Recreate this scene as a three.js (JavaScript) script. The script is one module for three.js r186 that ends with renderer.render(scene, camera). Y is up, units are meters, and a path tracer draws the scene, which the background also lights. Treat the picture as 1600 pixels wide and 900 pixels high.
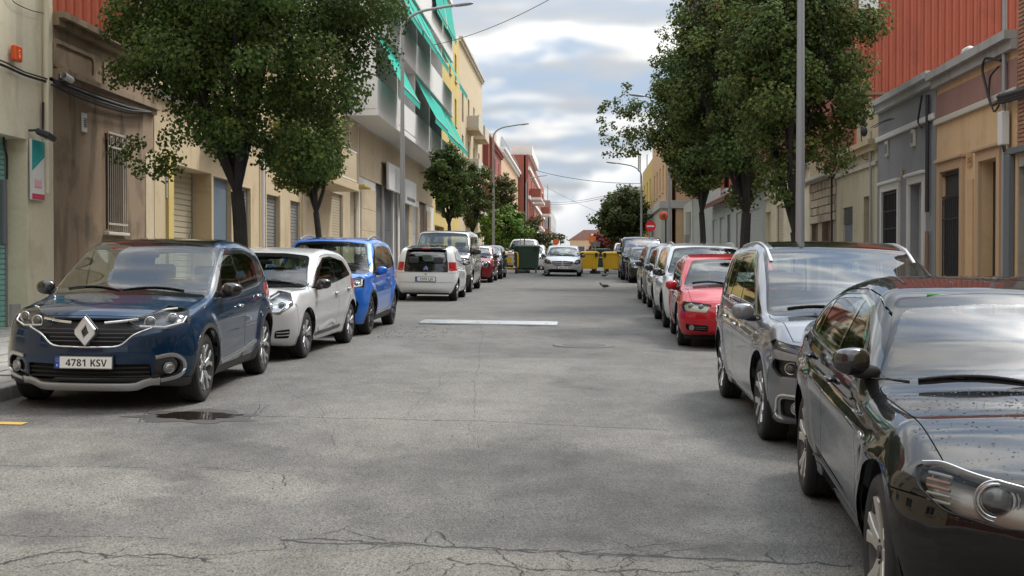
import * as THREE from 'three';
import { RoundedBoxGeometry } from 'three/addons/geometries/RoundedBoxGeometry.js';
import { mergeGeometries, toCreasedNormals } from 'three/addons/utils/BufferGeometryUtils.js';
import { createNoise2D, createNoise3D } from 'simplex-noise';

let seedState = 12345;
const rnd = () => { seedState = (seedState * 1664525 + 1013904223) >>> 0; return seedState / 4294967296; };
const rr = (a, b) => a + (b - a) * rnd();
const noise2 = createNoise2D(rnd), noise3 = createNoise3D(rnd);
const fbm = (x, y, o = 4, g = .5) => { let s = 0, a = 1, t = 0; for (let i = 0; i < o; i++) { s += a * noise2(x, y); t += a; a *= g; x = x * 2.03 + 17.1; y = y * 2.03 - 9.7; } return s / t; };
const fbm3 = (x, y, z, o = 4) => { let s = 0, a = 1, t = 0; for (let i = 0; i < o; i++) { s += a * noise3(x, y, z); t += a; a *= .5; x = x * 2.03 + 7.1; y = y * 2.03 - 3.7; z = z * 2.03 + 1.3; } return s / t; };

// ---------- camera: standing in the carriageway, looking up a street that rises 2 percent ----------
const scene = new THREE.Scene();
const SLOPE = .0205, CROSS = .015, EYE = 1.58;
const camera = new THREE.PerspectiveCamera(25.36, 16 / 9, .1, 2000);
camera.position.set(0, EYE, 0); camera.rotation.order = 'YXZ'; camera.rotation.y = .0525; camera.rotation.x = -.015;
scene.add(camera);
// ---------- sky: broken high cloud, blue gaps, a cumulus bank low down ----------
const sunDir = new THREE.Vector3(.40, .82, -.40).normalize();
{
  const W = 2048, H = 1024, D = new Float32Array(W * H * 4);
  for (let j = 0; j < H; j++) for (let i = 0; i < W; i++) {
    const u = (i + .5) / W, v = (j + .5) / H, el = (v - .5) * Math.PI, az = (u - .5) * 2 * Math.PI;
    const dx = Math.cos(el) * Math.cos(az), dy = Math.sin(el), dz = Math.cos(el) * Math.sin(az);
    if (dy < -.02) { const o = 4 * (j * W + i); D[o] = .30; D[o + 1] = .30; D[o + 2] = .29; D[o + 3] = 1; continue; }
    let e = Math.max(dy, 0), k = 1 / (e + .10), px = dx * k, pz = dz * k;
    const wx = fbm(px * .35 + 3, pz * .35, 3) * .8, n = fbm(px * .75 + wx, pz * 1.5 + wx * .5 + 5, 5, .55), n2 = fbm(px * .26 - 8, pz * .33 + 2, 3), fine = fbm(px * 2.6 + wx, pz * 6.5, 3);
    let c = sstep0(-.32, .42, n * .85 + n2 * .5 + .16 + up2(dy) + fine * .2), shade = sstep0(.12, .62, fbm(px * 1.1 + 20, pz * 2.0, 5) * .9 + .34);
    const up = Math.min(1, e * 2.6), blue = [.36 - .09 * up, .45 - .09 * up, .56 - .06 * up], hz = Math.exp(-e * 16);
    const cs = dx * sunDir.x + dy * sunDir.y + dz * sunDir.z, glow = Math.max(0, cs), veil = .22 * Math.pow(glow, 3) + 1.6 * Math.pow(glow, 14) + 3 * Math.pow(glow, 60);
    const lit = .53 + .30 * (1 - shade) + veil * .8, cl = [lit * 1.02, lit * 1.0, lit * .955], dk = [.40 + veil * .45, .43 + veil * .45, .47 + veil * .42];
    const col = [0, 1, 2].map(q => { const cc = cl[q] * (1 - shade * .8) + dk[q] * shade * .8; let b = blue[q] * (1 + veil * .6) * (1 - hz * .75) + [.66, .72, .76][q] * hz * .75; return b * (1 - c * .93) + cc * c * .93; });
    // cumulus bank above the horizon
    const az2 = Math.atan2(dx, -dz), ed = el * 57.2958, ad = az2 * 57.2958;
    if (ed < 9) {
    const top = 2.3 + 1.5 * fbm(ad * .11 + 4.2, 1.5, 3) + 1.9 * Math.exp(-(((ad - 2.6) / 2.6) ** 2)) + .5 * fbm(ad * .4, 7.7, 2), bil = 1.3 * (.32 - Math.abs(fbm(ad * .42 + 3, ed * .5, 3))) - .5 * Math.abs(fbm(ad * 1.3, ed * 1.4 + 5, 3)), m = sstep0(-.25, .35, top + bil * .75 - ed);
    const rim = Math.exp(-Math.max(0, top + bil * .75 - ed) * 1.15), body = .60 + .16 * bil, cu = [body + rim * .42, body + .03 + rim * .40, body + .08 + rim * .34];
    const low = sstep0(2.2, .2, ed); for (let q = 0; q < 3; q++) { const w = [.84, .85, .83][q]; col[q] = col[q] * (1 - m) + (cu[q] * (1 - low * .75) + w * low * .75) * m; }
    }
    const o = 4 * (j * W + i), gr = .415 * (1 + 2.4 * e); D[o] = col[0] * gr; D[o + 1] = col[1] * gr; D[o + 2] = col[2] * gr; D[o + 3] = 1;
  }
  function up2(e) { return .22 * sstep0(.2, .6, e); }
  function sstep0(a, b, x) { const t = Math.min(1, Math.max(0, (x - a) / (b - a))); return t * t * (3 - 2 * t); }
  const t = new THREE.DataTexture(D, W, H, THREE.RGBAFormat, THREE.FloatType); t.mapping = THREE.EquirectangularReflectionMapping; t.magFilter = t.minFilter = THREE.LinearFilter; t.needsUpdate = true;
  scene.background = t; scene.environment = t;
}
const sun = new THREE.DirectionalLight(new THREE.Color(1, .94, .84), 1.2);
sun.position.copy(sunDir).multiplyScalar(80).add(new THREE.Vector3(0, 0, -30)); sun.target.position.set(0, 0, -30); scene.add(sun, sun.target);
sun.castShadow = true; sun.shadow.radius = 22; sun.shadow.mapSize.set(4096, 4096); Object.assign(sun.shadow.camera, { left: -60, right: 60, top: 60, bottom: -60, near: 1, far: 220 });
const renderer = new THREE.WebGLRenderer({ antialias: true });
renderer.toneMapping = THREE.LinearToneMapping; renderer.toneMappingExposure = 2.45; renderer.shadowMap.enabled = true; renderer.shadowMap.type = THREE.PCFSoftShadowMap;

// ---------- places: road surface height, and pixels of the photograph turned into points on road or wall ----------
const roadY = (x, z) => { const d = -z; return SLOPE * (d < 85 ? d : 85 + 15 * (1 - Math.exp(-(d - 85) / 15))) - CROSS * x; };
const up0 = new THREE.Vector3(CROSS, 1, SLOPE).normalize();
const tiltQ = new THREE.Quaternion().setFromUnitVectors(new THREE.Vector3(0, 1, 0), up0);
camera.updateMatrixWorld();
function ray(px, py) { const v = new THREE.Vector3((px - 800) / 2000, (450 - py) / 2000, -1); return v.applyQuaternion(camera.quaternion); }
function onRoad(px, py, lift = 0) { const r = ray(px, py), o = camera.position; const t = (o.y - lift - (-SLOPE * o.z - CROSS * o.x)) / (-SLOPE * r.z - CROSS * r.x - r.y); return [o.x + r.x * t, o.y + r.y * t, o.z + r.z * t]; }
function onX(px, py, X) { const r = ray(px, py), t = X / r.x; return [X, EYE + r.y * t, r.z * t]; }
function atD(px, py, d) { const r = ray(px, py), t = d / -r.z; return [r.x * t, EYE + r.y * t, -d]; }

const names = {};
function numbered(n) { const k = names[n] = (names[n] ?? -1) + 1; return k ? n + '_' + String(k).padStart(3, '0') : n; }
function tag(o, label, category, group, kind) { o.userData.label = label; if (category) o.userData.category = category; if (group) o.userData.group = group; if (kind) o.userData.kind = kind; return o; }
function thing(name, label, category, pos = [0, 0, 0], turn = 0, group) { const o = new THREE.Group(); o.name = numbered(name); scene.add(o); o.position.set(...pos); o.rotation.y = turn; return tag(o, label, category, group); }
function struct(name, geo, mat, label) { const m = new THREE.Mesh(geo, mat); m.name = numbered(name); m.receiveShadow = m.castShadow = true; m.userData.kind = 'structure'; if (label) m.userData.label = label; scene.add(m); return m; }
// ---------- materials ----------
const lin = (r, g, b) => new THREE.Color().setRGB(r, g, b);
const std = (r, g, b, rough = .8, o = {}) => new THREE.MeshStandardMaterial({ color: lin(r, g, b), roughness: rough, ...o });
const phy = (r, g, b, rough, o = {}) => new THREE.MeshPhysicalMaterial({ color: lin(r, g, b), roughness: rough, ...o });
const paintMat = (r, g, b, metal = .35, rough = .38, o = {}) => phy(r, g, b, rough, { metalness: metal, clearcoat: 1, clearcoatRoughness: .02, specularIntensity: .35, ...o });
const M = {
  rubber: std(.022, .022, .023, .82), blackMatte: std(.014, .014, .015, .75), plastic: std(.045, .046, .048, .62), darkTrim: std(.05, .05, .055, .45), blackGloss: phy(.012, .012, .013, .15, { clearcoat: 1, clearcoatRoughness: .03 }),
  chrome: std(.78, .79, .8, .12, { metalness: 1 }), satin: std(.55, .56, .57, .32, { metalness: 1 }), alloy: std(.56, .57, .58, .3, { metalness: .85 }), alloyDark: std(.06, .06, .065, .35, { metalness: .6 }), alloyOld: std(.52, .5, .45, .42, { metalness: .5 }),
  rimBarrel: std(.09, .09, .095, .45, { metalness: .6 }), projector: phy(.06, .06, .06, .08, { clearcoat: 1, clearcoatRoughness: .02 }), water: phy(.9, .92, .94, .02, { transmission: 1, thickness: .01, ior: 1.33 }),
  frit: phy(.01, .01, .011, .05, { specularIntensity: .8 }),
  skid: std(.5, .505, .51, .4, { metalness: .85 }),
  brake: std(.16, .15, .14, .5, { metalness: .8 }), liner: std(.05, .05, .05, .9), cabin: std(.045, .045, .048, .85), mirrorGlass: std(.8, .82, .84, .03, { metalness: 1 }),
  glass: phy(.6, .68, .65, .02, { transmission: 1, thickness: 0, ior: 1.62 }), glassPrivacy: phy(.14, .15, .15, .02, { transmission: 1, thickness: 0, ior: 2.0 }),
  lens: phy(.95, .96, .96, .02, { transmission: 1, thickness: 0, ior: 1.28 }), lampBowl: std(.32, .33, .34, .25, { metalness: .75 }), lampDark: std(.05, .05, .055, .3, { metalness: .4 }), lightGuide: std(.82, .84, .86, .25), amber: phy(.7, .2, .02, .2, { clearcoat: 1 }),
  redLens: phy(.5, .012, .02, .12, { clearcoat: 1, clearcoatRoughness: .05 }), white: std(.75, .75, .73, .5),
};
// ---------- car modelling kit: a smooth body field, meshed once, then cut along real panel outlines ----------
function lut(pts, n = 400) {               // monotone cubic through points, sampled
  const P = pts.slice().sort((a, b) => a[0] - b[0]), m = P.length, d = [], t = [];
  for (let i = 0; i < m - 1; i++) d.push((P[i + 1][1] - P[i][1]) / (P[i + 1][0] - P[i][0]));
  t.push(d[0]);
  for (let i = 1; i < m - 1; i++) t.push(d[i - 1] * d[i] <= 0 ? 0 : 2 / (1 / d[i - 1] + 1 / d[i]));
  t.push(d[m - 2]);
  const a = P[0][0], b = P[m - 1][0], v = new Float64Array(n + 1);
  for (let k = 0; k <= n; k++) {
    const x = a + (b - a) * k / n; let i = 0; while (i < m - 2 && x > P[i + 1][0]) i++;
    const h = P[i + 1][0] - P[i][0], s = (x - P[i][0]) / h, s2 = s * s, s3 = s2 * s;
    v[k] = (2 * s3 - 3 * s2 + 1) * P[i][1] + (s3 - 2 * s2 + s) * h * t[i] + (3 * s2 - 2 * s3) * P[i + 1][1] + (s3 - s2) * h * t[i + 1];
  }
  const inv = n / (b - a);
  return x => { const u = (x - a) * inv; if (u <= 0) return v[0] + (u / inv) * t[0]; if (u >= n) return v[n] + ((u - n) / inv) * t[m - 1]; const i = u | 0; return v[i] + (v[i + 1] - v[i]) * (u - i); };
}
const smax = (a, b, k) => { const h = Math.max(k - Math.abs(a - b), 0) / k; return Math.max(a, b) + h * h * k * 0.25; };
const sstep = (a, b, x) => { const t = Math.min(1, Math.max(0, (x - a) / (b - a))); return t * t * (3 - 2 * t); };
function chaikin(p, n = 2, c = 0.25) { for (let k = 0; k < n; k++) { const q = []; for (let i = 0; i < p.length; i++) { const a = p[i], b = p[(i + 1) % p.length]; q.push([a[0] + (b[0] - a[0]) * c, a[1] + (b[1] - a[1]) * c], [b[0] + (a[0] - b[0]) * c, b[1] + (a[1] - b[1]) * c]); } p = q; c = 0.25; } return p; }
function softPoly(p, r) {                  // round the corners of a polygon by about r
  const q = [];
  for (let i = 0; i < p.length; i++) {
    const a = p[(i + p.length - 1) % p.length], b = p[i], c = p[(i + 1) % p.length];
    const la = Math.hypot(a[0] - b[0], a[1] - b[1]), lc = Math.hypot(c[0] - b[0], c[1] - b[1]), ra = Math.min(b[2] ?? r, la * 0.48), rc = Math.min(b[2] ?? r, lc * 0.48);
    const A = [b[0] + (a[0] - b[0]) * ra / la, b[1] + (a[1] - b[1]) * ra / la], C = [b[0] + (c[0] - b[0]) * rc / lc, b[1] + (c[1] - b[1]) * rc / lc];
    for (let k = 0; k <= 4; k++) { const t = k / 4, u = 1 - t; q.push([u * u * A[0] + 2 * u * t * b[0] + t * t * C[0], u * u * A[1] + 2 * u * t * b[1] + t * t * C[1]]); }
  }
  return q;
}
function polyDist(P) {                      // signed distance, positive inside
  let x0 = 1e9, x1 = -1e9, y0 = 1e9, y1 = -1e9; for (const [x, y] of P) { x0 = Math.min(x0, x); x1 = Math.max(x1, x); y0 = Math.min(y0, y); y1 = Math.max(y1, y); }
  const n = P.length;
  return (x, y) => {
    const ox = Math.max(x0 - x, x - x1), oy = Math.max(y0 - y, y - y1), o = Math.max(ox, oy);
    if (o > 0.08) return -o;
    let d = 1e9, s = false;
    for (let i = 0, j = n - 1; i < n; j = i++) {
      const ax = P[i][0], ay = P[i][1], bx = P[j][0], by = P[j][1], ex = bx - ax, ey = by - ay, wx = x - ax, wy = y - ay;
      const t = Math.min(1, Math.max(0, (wx * ex + wy * ey) / (ex * ex + ey * ey + 1e-12))), qx = wx - ex * t, qy = wy - ey * t;
      d = Math.min(d, qx * qx + qy * qy);
      if ((ay > y) !== (by > y) && x < (bx - ax) * (y - ay) / (by - ay) + ax) s = !s;
    }
    d = Math.sqrt(d); return s ? d : -d;
  };
}
// triangle soup: {p: Float32Array, n: Float32Array}
function splitSoup(S, fn) {
  const ip = [], inn = [], op = [], on = [], P = S.p, N = S.n, m = P.length / 9;
  const val = new Float32Array(P.length / 3); for (let i = 0; i < val.length; i++) val[i] = fn(P[3 * i], P[3 * i + 1], P[3 * i + 2]);
  const put = (L, K, ...vs) => { for (const v of vs) { L.push(v[0], v[1], v[2]); K.push(v[3], v[4], v[5]); } };
  for (let t = 0; t < m; t++) {
    const a = val[3 * t], b = val[3 * t + 1], c = val[3 * t + 2], o = 9 * t;
    if (a >= 0 && b >= 0 && c >= 0) { for (let k = 0; k < 9; k++) { ip.push(P[o + k]); inn.push(N[o + k]); } continue; }
    if (a < 0 && b < 0 && c < 0) { for (let k = 0; k < 9; k++) { op.push(P[o + k]); on.push(N[o + k]); } continue; }
    const V = [0, 1, 2].map(k => [P[o + 3 * k], P[o + 3 * k + 1], P[o + 3 * k + 2], N[o + 3 * k], N[o + 3 * k + 1], N[o + 3 * k + 2]]), F = [a, b, c];
    const pos = F.filter(f => f >= 0).length, odd = pos === 1 ? F.findIndex(f => f >= 0) : F.findIndex(f => f < 0);
    const i = odd, j = (odd + 1) % 3, k = (odd + 2) % 3, mix = (u, v, fu, fv) => { const t = fu / (fu - fv); return u.map((x, q) => x + (v[q] - x) * t); };
    const ij = mix(V[i], V[j], F[i], F[j]), ik = mix(V[i], V[k], F[i], F[k]);
    if (pos === 1) { put(ip, inn, V[i], ij, ik); put(op, on, ij, V[j], V[k], ij, V[k], ik); }
    else { put(op, on, V[i], ij, ik); put(ip, inn, ij, V[j], V[k], ij, V[k], ik); }
  }
  return [{ p: ip, n: inn }, { p: op, n: on }];
}
const offsetSoup = (S, d) => ({ p: S.p.map((v, i) => v + S.n[i] * d), n: S.n });
function pieces(S) {                        // connected pieces of a soup, largest first
  const m = S.p.length / 9, id = new Map(), par = [], find = a => { while (par[a] !== a) a = par[a] = par[par[a]]; return a; }, tri = new Int32Array(m);
  for (let t = 0; t < m; t++) { let r = -1; for (let k = 0; k < 3; k++) { const o = 9 * t + 3 * k, key = Math.round(S.p[o] * 2000) + ',' + Math.round(S.p[o + 1] * 2000) + ',' + Math.round(S.p[o + 2] * 2000); let v = id.get(key); if (v === undefined) { v = par.length; par.push(v); id.set(key, v); } v = find(v); if (r < 0) r = v; else par[v] = r = find(r), r = find(r); } tri[t] = r; }
  const out = new Map(); for (let t = 0; t < m; t++) { const r = find(tri[t]); let g = out.get(r); if (!g) out.set(r, g = { p: [], n: [] }); for (let k = 0; k < 9; k++) { g.p.push(S.p[9 * t + k]); g.n.push(S.n[9 * t + k]); } }
  return [...out.values()].sort((a, b) => b.p.length - a.p.length);
}
const joinSoup = (...L) => { const p = [], n = []; for (const s of L) { for (const v of s.p) p.push(v); for (const v of s.n) n.push(v); } return { p, n }; };
function soupGeo(S) {
  const g = new THREE.BufferGeometry(); g.setAttribute('position', new THREE.BufferAttribute(new Float32Array(S.p), 3)); g.setAttribute('normal', new THREE.BufferAttribute(new Float32Array(S.n), 3));
  const uv = new Float32Array(S.p.length / 3 * 2); for (let i = 0; i < uv.length / 2; i++) { const nx = Math.abs(S.n[3 * i]); uv[2 * i] = nx > 0.6 ? S.p[3 * i + 2] : S.p[3 * i]; uv[2 * i + 1] = nx > 0.6 ? S.p[3 * i + 1] : S.p[3 * i + 2] + S.p[3 * i + 1]; }
  g.setAttribute('uv', new THREE.BufferAttribute(uv, 2)); return g;
}
function carField(s) {
  const T = lut(s.top), B = lut(s.belt), Fz = lut(s.front), Rz = lut(s.rear), sec = lut(s.sec ?? [[0, .87], [.25, .93], [.45, .985], [.6, 1], [.8, .99], [1, .955]]);
  const H2 = s.W / 2, zF = s.zF, zR = s.zR, crown = lut([[zR, .04], [s.zRoofR ?? -1, .045], [s.zRoofF ?? .3, .05], [s.zCowl, .07], [zF, s.hoodCrown ?? .10]]);
  const aF = s.aF ?? .1, aR = s.aR ?? .07, zA = s.zPF ?? s.wb / 2 - .25, zB = s.zPR ?? -s.wb / 2 + .1, kF = s.kF ?? .34, pF = s.pF ?? 2.6, kR = s.kR ?? .22, pR = s.pR ?? 3, R = s.rArch, yw = s.rw;
  const sF = s.sweepF ?? .3, sR = s.sweepR ?? .12, zM = s.zMid ?? -.2, t1 = s.t1 ?? .2, t2 = s.t2 ?? .38, fl = s.flare ?? .018, rTS = s.rTS ?? .13, ends = s.rEnd ?? .12, yb = s.yb ?? .2, rake = s.creases ?? [];
  const Wf = (y, z) => {
    const b = B(z); let w;
    if (y <= b) w = H2 * sec(y / b); else { const h = y - b; w = H2 * sec(1) - t1 * h - t2 * h * h; }
    let p = 1; if (z > zA) p -= aF * Math.pow((z - zA) / (zF - zA), 2.1); else if (z < zB) p -= aR * Math.pow((zB - z) / (zB - zR), 2.1);
    w *= p;
    const r = Math.min(Math.hypot(z - s.wb / 2, y - yw), Math.hypot(z + s.wb / 2, y - yw)); if (r < R + .22 && y < b) w += fl * sstep(R + .2, R + .03, r) * sstep(b, b - .12, y);
    for (const [z0, y0, z1, y1, amp, wid] of rake) if (z > z0 - .2 && z < z1 + .2) { const yc = y0 + (y1 - y0) * (z - z0) / (z1 - z0), q = (y - yc) / wid; if (Math.abs(q) < 3) w += amp * Math.exp(-q * q * (q > 0 ? 1 : .25)) * sstep(z0 - .2, z0 + .15, z) * sstep(z1 + .2, z1 - .15, z); }
    return w;
  };
  const f = (x, y, z) => {
    const a = Math.abs(x), ze = z > zM ? z + sF * a * a : z - sR * a * a;
    let v = smax(y - (T(ze) - crown(z) * a * a), a - Wf(y, z), rTS);
    const q = a / H2;
    v = smax(v, z - (Fz(y) - kF * Math.pow(q, pF)), ends); v = smax(v, Rz(y) + kR * Math.pow(q, pR) - z, s.rEndR ?? ends);
    return smax(v, (yb + sstep(s.wb / 2 + .35, zF, z) * (s.lipF ?? .04) + sstep(-s.wb / 2 - .3, zR, z) * (s.lipR ?? .08)) - y, .06);
  };
  return f;
}
function fieldNormal(f, x, y, z, out) {
  const e = .004; let a = f(x + e, y, z) - f(x - e, y, z), b = f(x, y + e, z) - f(x, y - e, z), c = f(x, y, z + e) - f(x, y, z - e); const l = Math.hypot(a, b, c) || 1; out[0] = a / l; out[1] = b / l; out[2] = c / l;
}
function meshField(s, f, q) {               // rays from a spine: q = cells per metre
  const a0 = s.zR + .45, a1 = s.zF - .45, yA = s.yAxis ?? .6, nT = Math.round(5.2 * q / 4) * 4, nZ = Math.round((a1 - a0) * q), nC = Math.round(1.15 * q), rows = [];
  for (let i = 0; i < nC; i++) { const ph = Math.PI / 2 * i / nC; rows.push([a0, -Math.cos(ph), Math.sin(ph)]); }
  for (let i = 0; i <= nZ; i++) rows.push([a0 + (a1 - a0) * i / nZ, 0, 1]);
  for (let i = nC - 1; i >= 0; i--) { const ph = Math.PI / 2 * i / nC; rows.push([a1, Math.cos(ph), Math.sin(ph)]); }
  const V = new Float32Array(rows.length * nT * 3), N = new Float32Array(rows.length * nT * 3), o = [0, 0, 0];
  rows.forEach(([z0, dz, dr], i) => {
    for (let j = 0; j < nT; j++) {
      const th = 2 * Math.PI * j / nT, dx = Math.sin(th) * dr, dy = -Math.cos(th) * dr; let lo = 0, hi = 2.4;
      for (let k = 0; k < 20; k++) { const m = (lo + hi) / 2; if (f(dx * m, yA + dy * m, z0 + dz * m) < 0) lo = m; else hi = m; }
      const x = dx * lo, y = yA + dy * lo, z = z0 + dz * lo, b = 3 * (i * nT + j); V[b] = x; V[b + 1] = y; V[b + 2] = z; fieldNormal(f, x, y, z, o); N[b] = o[0]; N[b + 1] = o[1]; N[b + 2] = o[2];
    }
  });
  const p = [], n = [], put = k => { p.push(V[3 * k], V[3 * k + 1], V[3 * k + 2]); n.push(N[3 * k], N[3 * k + 1], N[3 * k + 2]); };
  for (let i = 0; i < rows.length - 1; i++) for (let j = 0; j < nT; j++) {
    const a = i * nT + j, b = i * nT + (j + 1) % nT, c = a + nT, d = b + nT;
    if (i > 0) { put(a); put(b); put(d); } if (i < rows.length - 2) { put(a); put(d); put(c); } else { put(a); put(b); put(c); }
  }
  return { p, n };
}
// ---- small solid helpers ----
function ribbon(pts, w, t, up) {             // flat bar along points: w across 'up', t thick
  const n = pts.length, p = [], idx = [], U = up ? new THREE.Vector3(...up) : null;
  for (let i = 0; i < n; i++) {
    const a = new THREE.Vector3(...pts[Math.max(0, i - 1)]), b = new THREE.Vector3(...pts[Math.min(n - 1, i + 1)]), T = b.sub(a).normalize(), S = new THREE.Vector3().crossVectors(T, U).normalize(), Q = new THREE.Vector3().crossVectors(S, T), c = new THREE.Vector3(...pts[i]);
    for (const [u, v] of [[-1, -.7], [-.7, -1], [.7, -1], [1, -.7], [1, .7], [.7, 1], [-.7, 1], [-1, .7]]) { const r = c.clone().addScaledVector(Q, u * w / 2).addScaledVector(S, v * t / 2); p.push(r.x, r.y, r.z); }
  }
  for (let i = 0; i < n - 1; i++) for (let k = 0; k < 8; k++) { const a = i * 8 + k, b = i * 8 + (k + 1) % 8; idx.push(a, a + 8, b, b, a + 8, b + 8); }
  for (let k = 1; k < 7; k++) { idx.push(0, k, k + 1); const e = (n - 1) * 8; idx.push(e, e + k + 1, e + k); }
  const g = new THREE.BufferGeometry(); g.setAttribute('position', new THREE.Float32BufferAttribute(p, 3)); g.setIndex(idx); const h = toCreasedNormals(g, .9); h.setAttribute('uv', new THREE.Float32BufferAttribute(new Float32Array(h.attributes.position.count * 2), 2)); return h;
}
function tubePath(pts, r, seg = 6, n = 0) { const c = new THREE.CatmullRomCurve3(pts.map(p => new THREE.Vector3(...p)), false, 'catmullrom', .3); return new THREE.TubeGeometry(c, n || Math.max(4, pts.length * 4), r, seg, false); }
function blob(rx, ry, rz, pw = 2.6, seg = 18) { // superellipsoid
  const g = new THREE.SphereGeometry(1, seg, Math.round(seg * .7)), a = g.attributes.position, v = new THREE.Vector3();
  for (let i = 0; i < a.count; i++) { v.fromBufferAttribute(a, i); const k = Math.pow(Math.abs(v.x) ** pw + Math.abs(v.y) ** pw + Math.abs(v.z) ** pw, -1 / pw); a.setXYZ(i, v.x * k * rx, v.y * k * ry, v.z * k * rz); }
  g.computeVertexNormals(); return g;
}
const shapeOf = pts => { const s = new THREE.Shape(); pts.forEach((p, i) => i ? s.lineTo(p[0], p[1]) : s.moveTo(p[0], p[1])); return s; };
function plateOf(pts, depth, bevel = 0, holes = []) { const s = shapeOf(pts); for (const h of holes) s.holes.push(new THREE.Path(h.map(p => new THREE.Vector2(p[0], p[1])))); return new THREE.ExtrudeGeometry(s, { depth, bevelEnabled: bevel > 0, bevelThickness: bevel, bevelSize: bevel, bevelSegments: 2, curveSegments: 8 }); }
function mk(name, geo, mat, parent) { const m = new THREE.Mesh(geo, mat); m.name = name; m.castShadow = m.receiveShadow = true; if (parent) parent.add(m); return m; }
const tube3 = (name, pts, r, mat, parent, seg) => mk(name, tubePath(pts, r, seg), mat, parent);
// ---- wheels ----
const wheelCache = {};
function wheelGeos(R, wd, style) {
  const key = [R, wd, style].join(); if (wheelCache[key]) return wheelCache[key];
  const rr = style.r ?? R * .68, h = wd / 2;
  const tyre = new THREE.LatheGeometry([[rr - .015, -h * .8], [rr + .005, -h * .92], [rr + (R - rr) * .45, -h * 1.03], [R - .022, -h * .95], [R - .006, -h * .82], [R, -h * .6], [R, h * .6], [R - .006, h * .82], [R - .022, h * .95], [rr + (R - rr) * .45, h * 1.03], [rr + .005, h * .92], [rr - .015, h * .8]].map(p => new THREE.Vector2(...p)), 56).rotateZ(-Math.PI / 2);
  const grooves = [-.5, -.17, .17, .5].map(k => new THREE.TorusGeometry(R - .001, .005, 4, 56).rotateY(Math.PI / 2).translate(k * h, 0, 0));
  const barrel = new THREE.LatheGeometry([[rr - .045, -h * .75], [rr - .03, h * .55], [rr - .014, h * .84], [rr + .004, h * .9], [rr + .006, h * .86]].map(p => new THREE.Vector2(...p)), 48).rotateZ(-Math.PI / 2);
  const n = style.n, parts = [barrel], spokes = [];
  const spoke = (a, a2, w0, w1) => {          // from hub at angle a to rim at angle a2
    const r0 = .055, r1 = rr - .012, P = (r, an, off) => [r * Math.cos(an) - off * Math.sin(an), r * Math.sin(an) + off * Math.cos(an)];
    const pts = [P(r0, a, -w0), P(r0 + (r1 - r0) * .55, a + (a2 - a) * .45, -w1 * .85), P(r1, a2, -w1 * 1.15), P(r1, a2, w1 * 1.15), P(r0 + (r1 - r0) * .55, a + (a2 - a) * .45, w1 * .85), P(r0, a, w0)];
    return plateOf(pts, .022, .007).rotateY(Math.PI / 2);
  };
  for (let i = 0; i < n; i++) { const a = 2 * Math.PI * i / n; if (style.kind === 'double') { spokes.push(spoke(a - .1, a - .2, .02, .017), spoke(a + .1, a + .2, .02, .017)); } else if (style.kind === 'y') { spokes.push(spoke(a, a - .3, .022, .014), spoke(a, a + .3, .022, .014)); } else spokes.push(spoke(a, a + (style.twist ?? 0), style.w0 ?? .035, style.w1 ?? .028)); }
  const dish = g => { const p = g.attributes.position; for (let i = 0; i < p.count; i++) { const r = Math.hypot(p.getY(i), p.getZ(i)); p.setX(i, p.getX(i) + h * .62 + .03 * (r / rr) - .014); } g.computeVertexNormals(); return g; };
  const hub = new THREE.CylinderGeometry(.062, .075, .04, 24).rotateZ(-Math.PI / 2).translate(h * .62, 0, 0), cap = new THREE.CylinderGeometry(.028, .03, .012, 20).rotateZ(-Math.PI / 2).translate(h * .62 + .025, 0, 0);
  const bolts = [...Array(5)].map((_, i) => new THREE.CylinderGeometry(.008, .008, .012, 6).rotateZ(Math.PI / 2).translate(h * .62 + .02, .047 * Math.cos(i * 1.2566), .047 * Math.sin(i * 1.2566)));
  const disc = mergeGeometries([new THREE.CylinderGeometry(rr * .72, rr * .72, .022, 36).rotateZ(Math.PI / 2).translate(-h * .1, 0, 0), new THREE.CylinderGeometry(rr * .95, rr * .95, .01, 36).rotateZ(Math.PI / 2).translate(-h * .55, 0, 0)].map(strip));
  return wheelCache[key] = { tyre, grooves: mergeGeometries(grooves.map(strip)), barrel: strip(barrel), rim: mergeGeometries([hub, ...spokes.map(dish)].map(strip)), cap: mergeGeometries([cap, ...bolts].map(strip)), disc };
}
function strip(g) { const h = g.index ? g.toNonIndexed() : g; for (const k of Object.keys(h.attributes)) if (!['position', 'normal', 'uv'].includes(k)) h.deleteAttribute(k); if (!h.attributes.uv) h.setAttribute('uv', new THREE.Float32BufferAttribute(new Float32Array(h.attributes.position.count * 2), 2)); if (!h.attributes.normal) h.computeVertexNormals(); h.morphAttributes = {}; return h; }
const merge = L => mergeGeometries(L.map(strip));
function addWheel(car, x, y, z, R, wd, style, rimMat, turn = 0, spin = 0) {
  const G = wheelGeos(R, wd, style), w = new THREE.Group(); w.name = 'wheel'; w.position.set(x, y, z); w.rotation.order = 'YXZ'; w.rotation.y = (x < 0 ? Math.PI : 0) + turn; w.rotation.x = spin; car.add(w);
  mk('tyre', G.tyre, M.rubber, w); mk('tread_groove', G.grooves, M.blackMatte, w); mk('rim', G.rim, rimMat, w); mk('rim_barrel', G.barrel, M.rimBarrel, w); mk('hub_cap', G.cap, M.darkTrim, w); mk('brake_disc', G.disc, M.brake, w);
}
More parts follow.
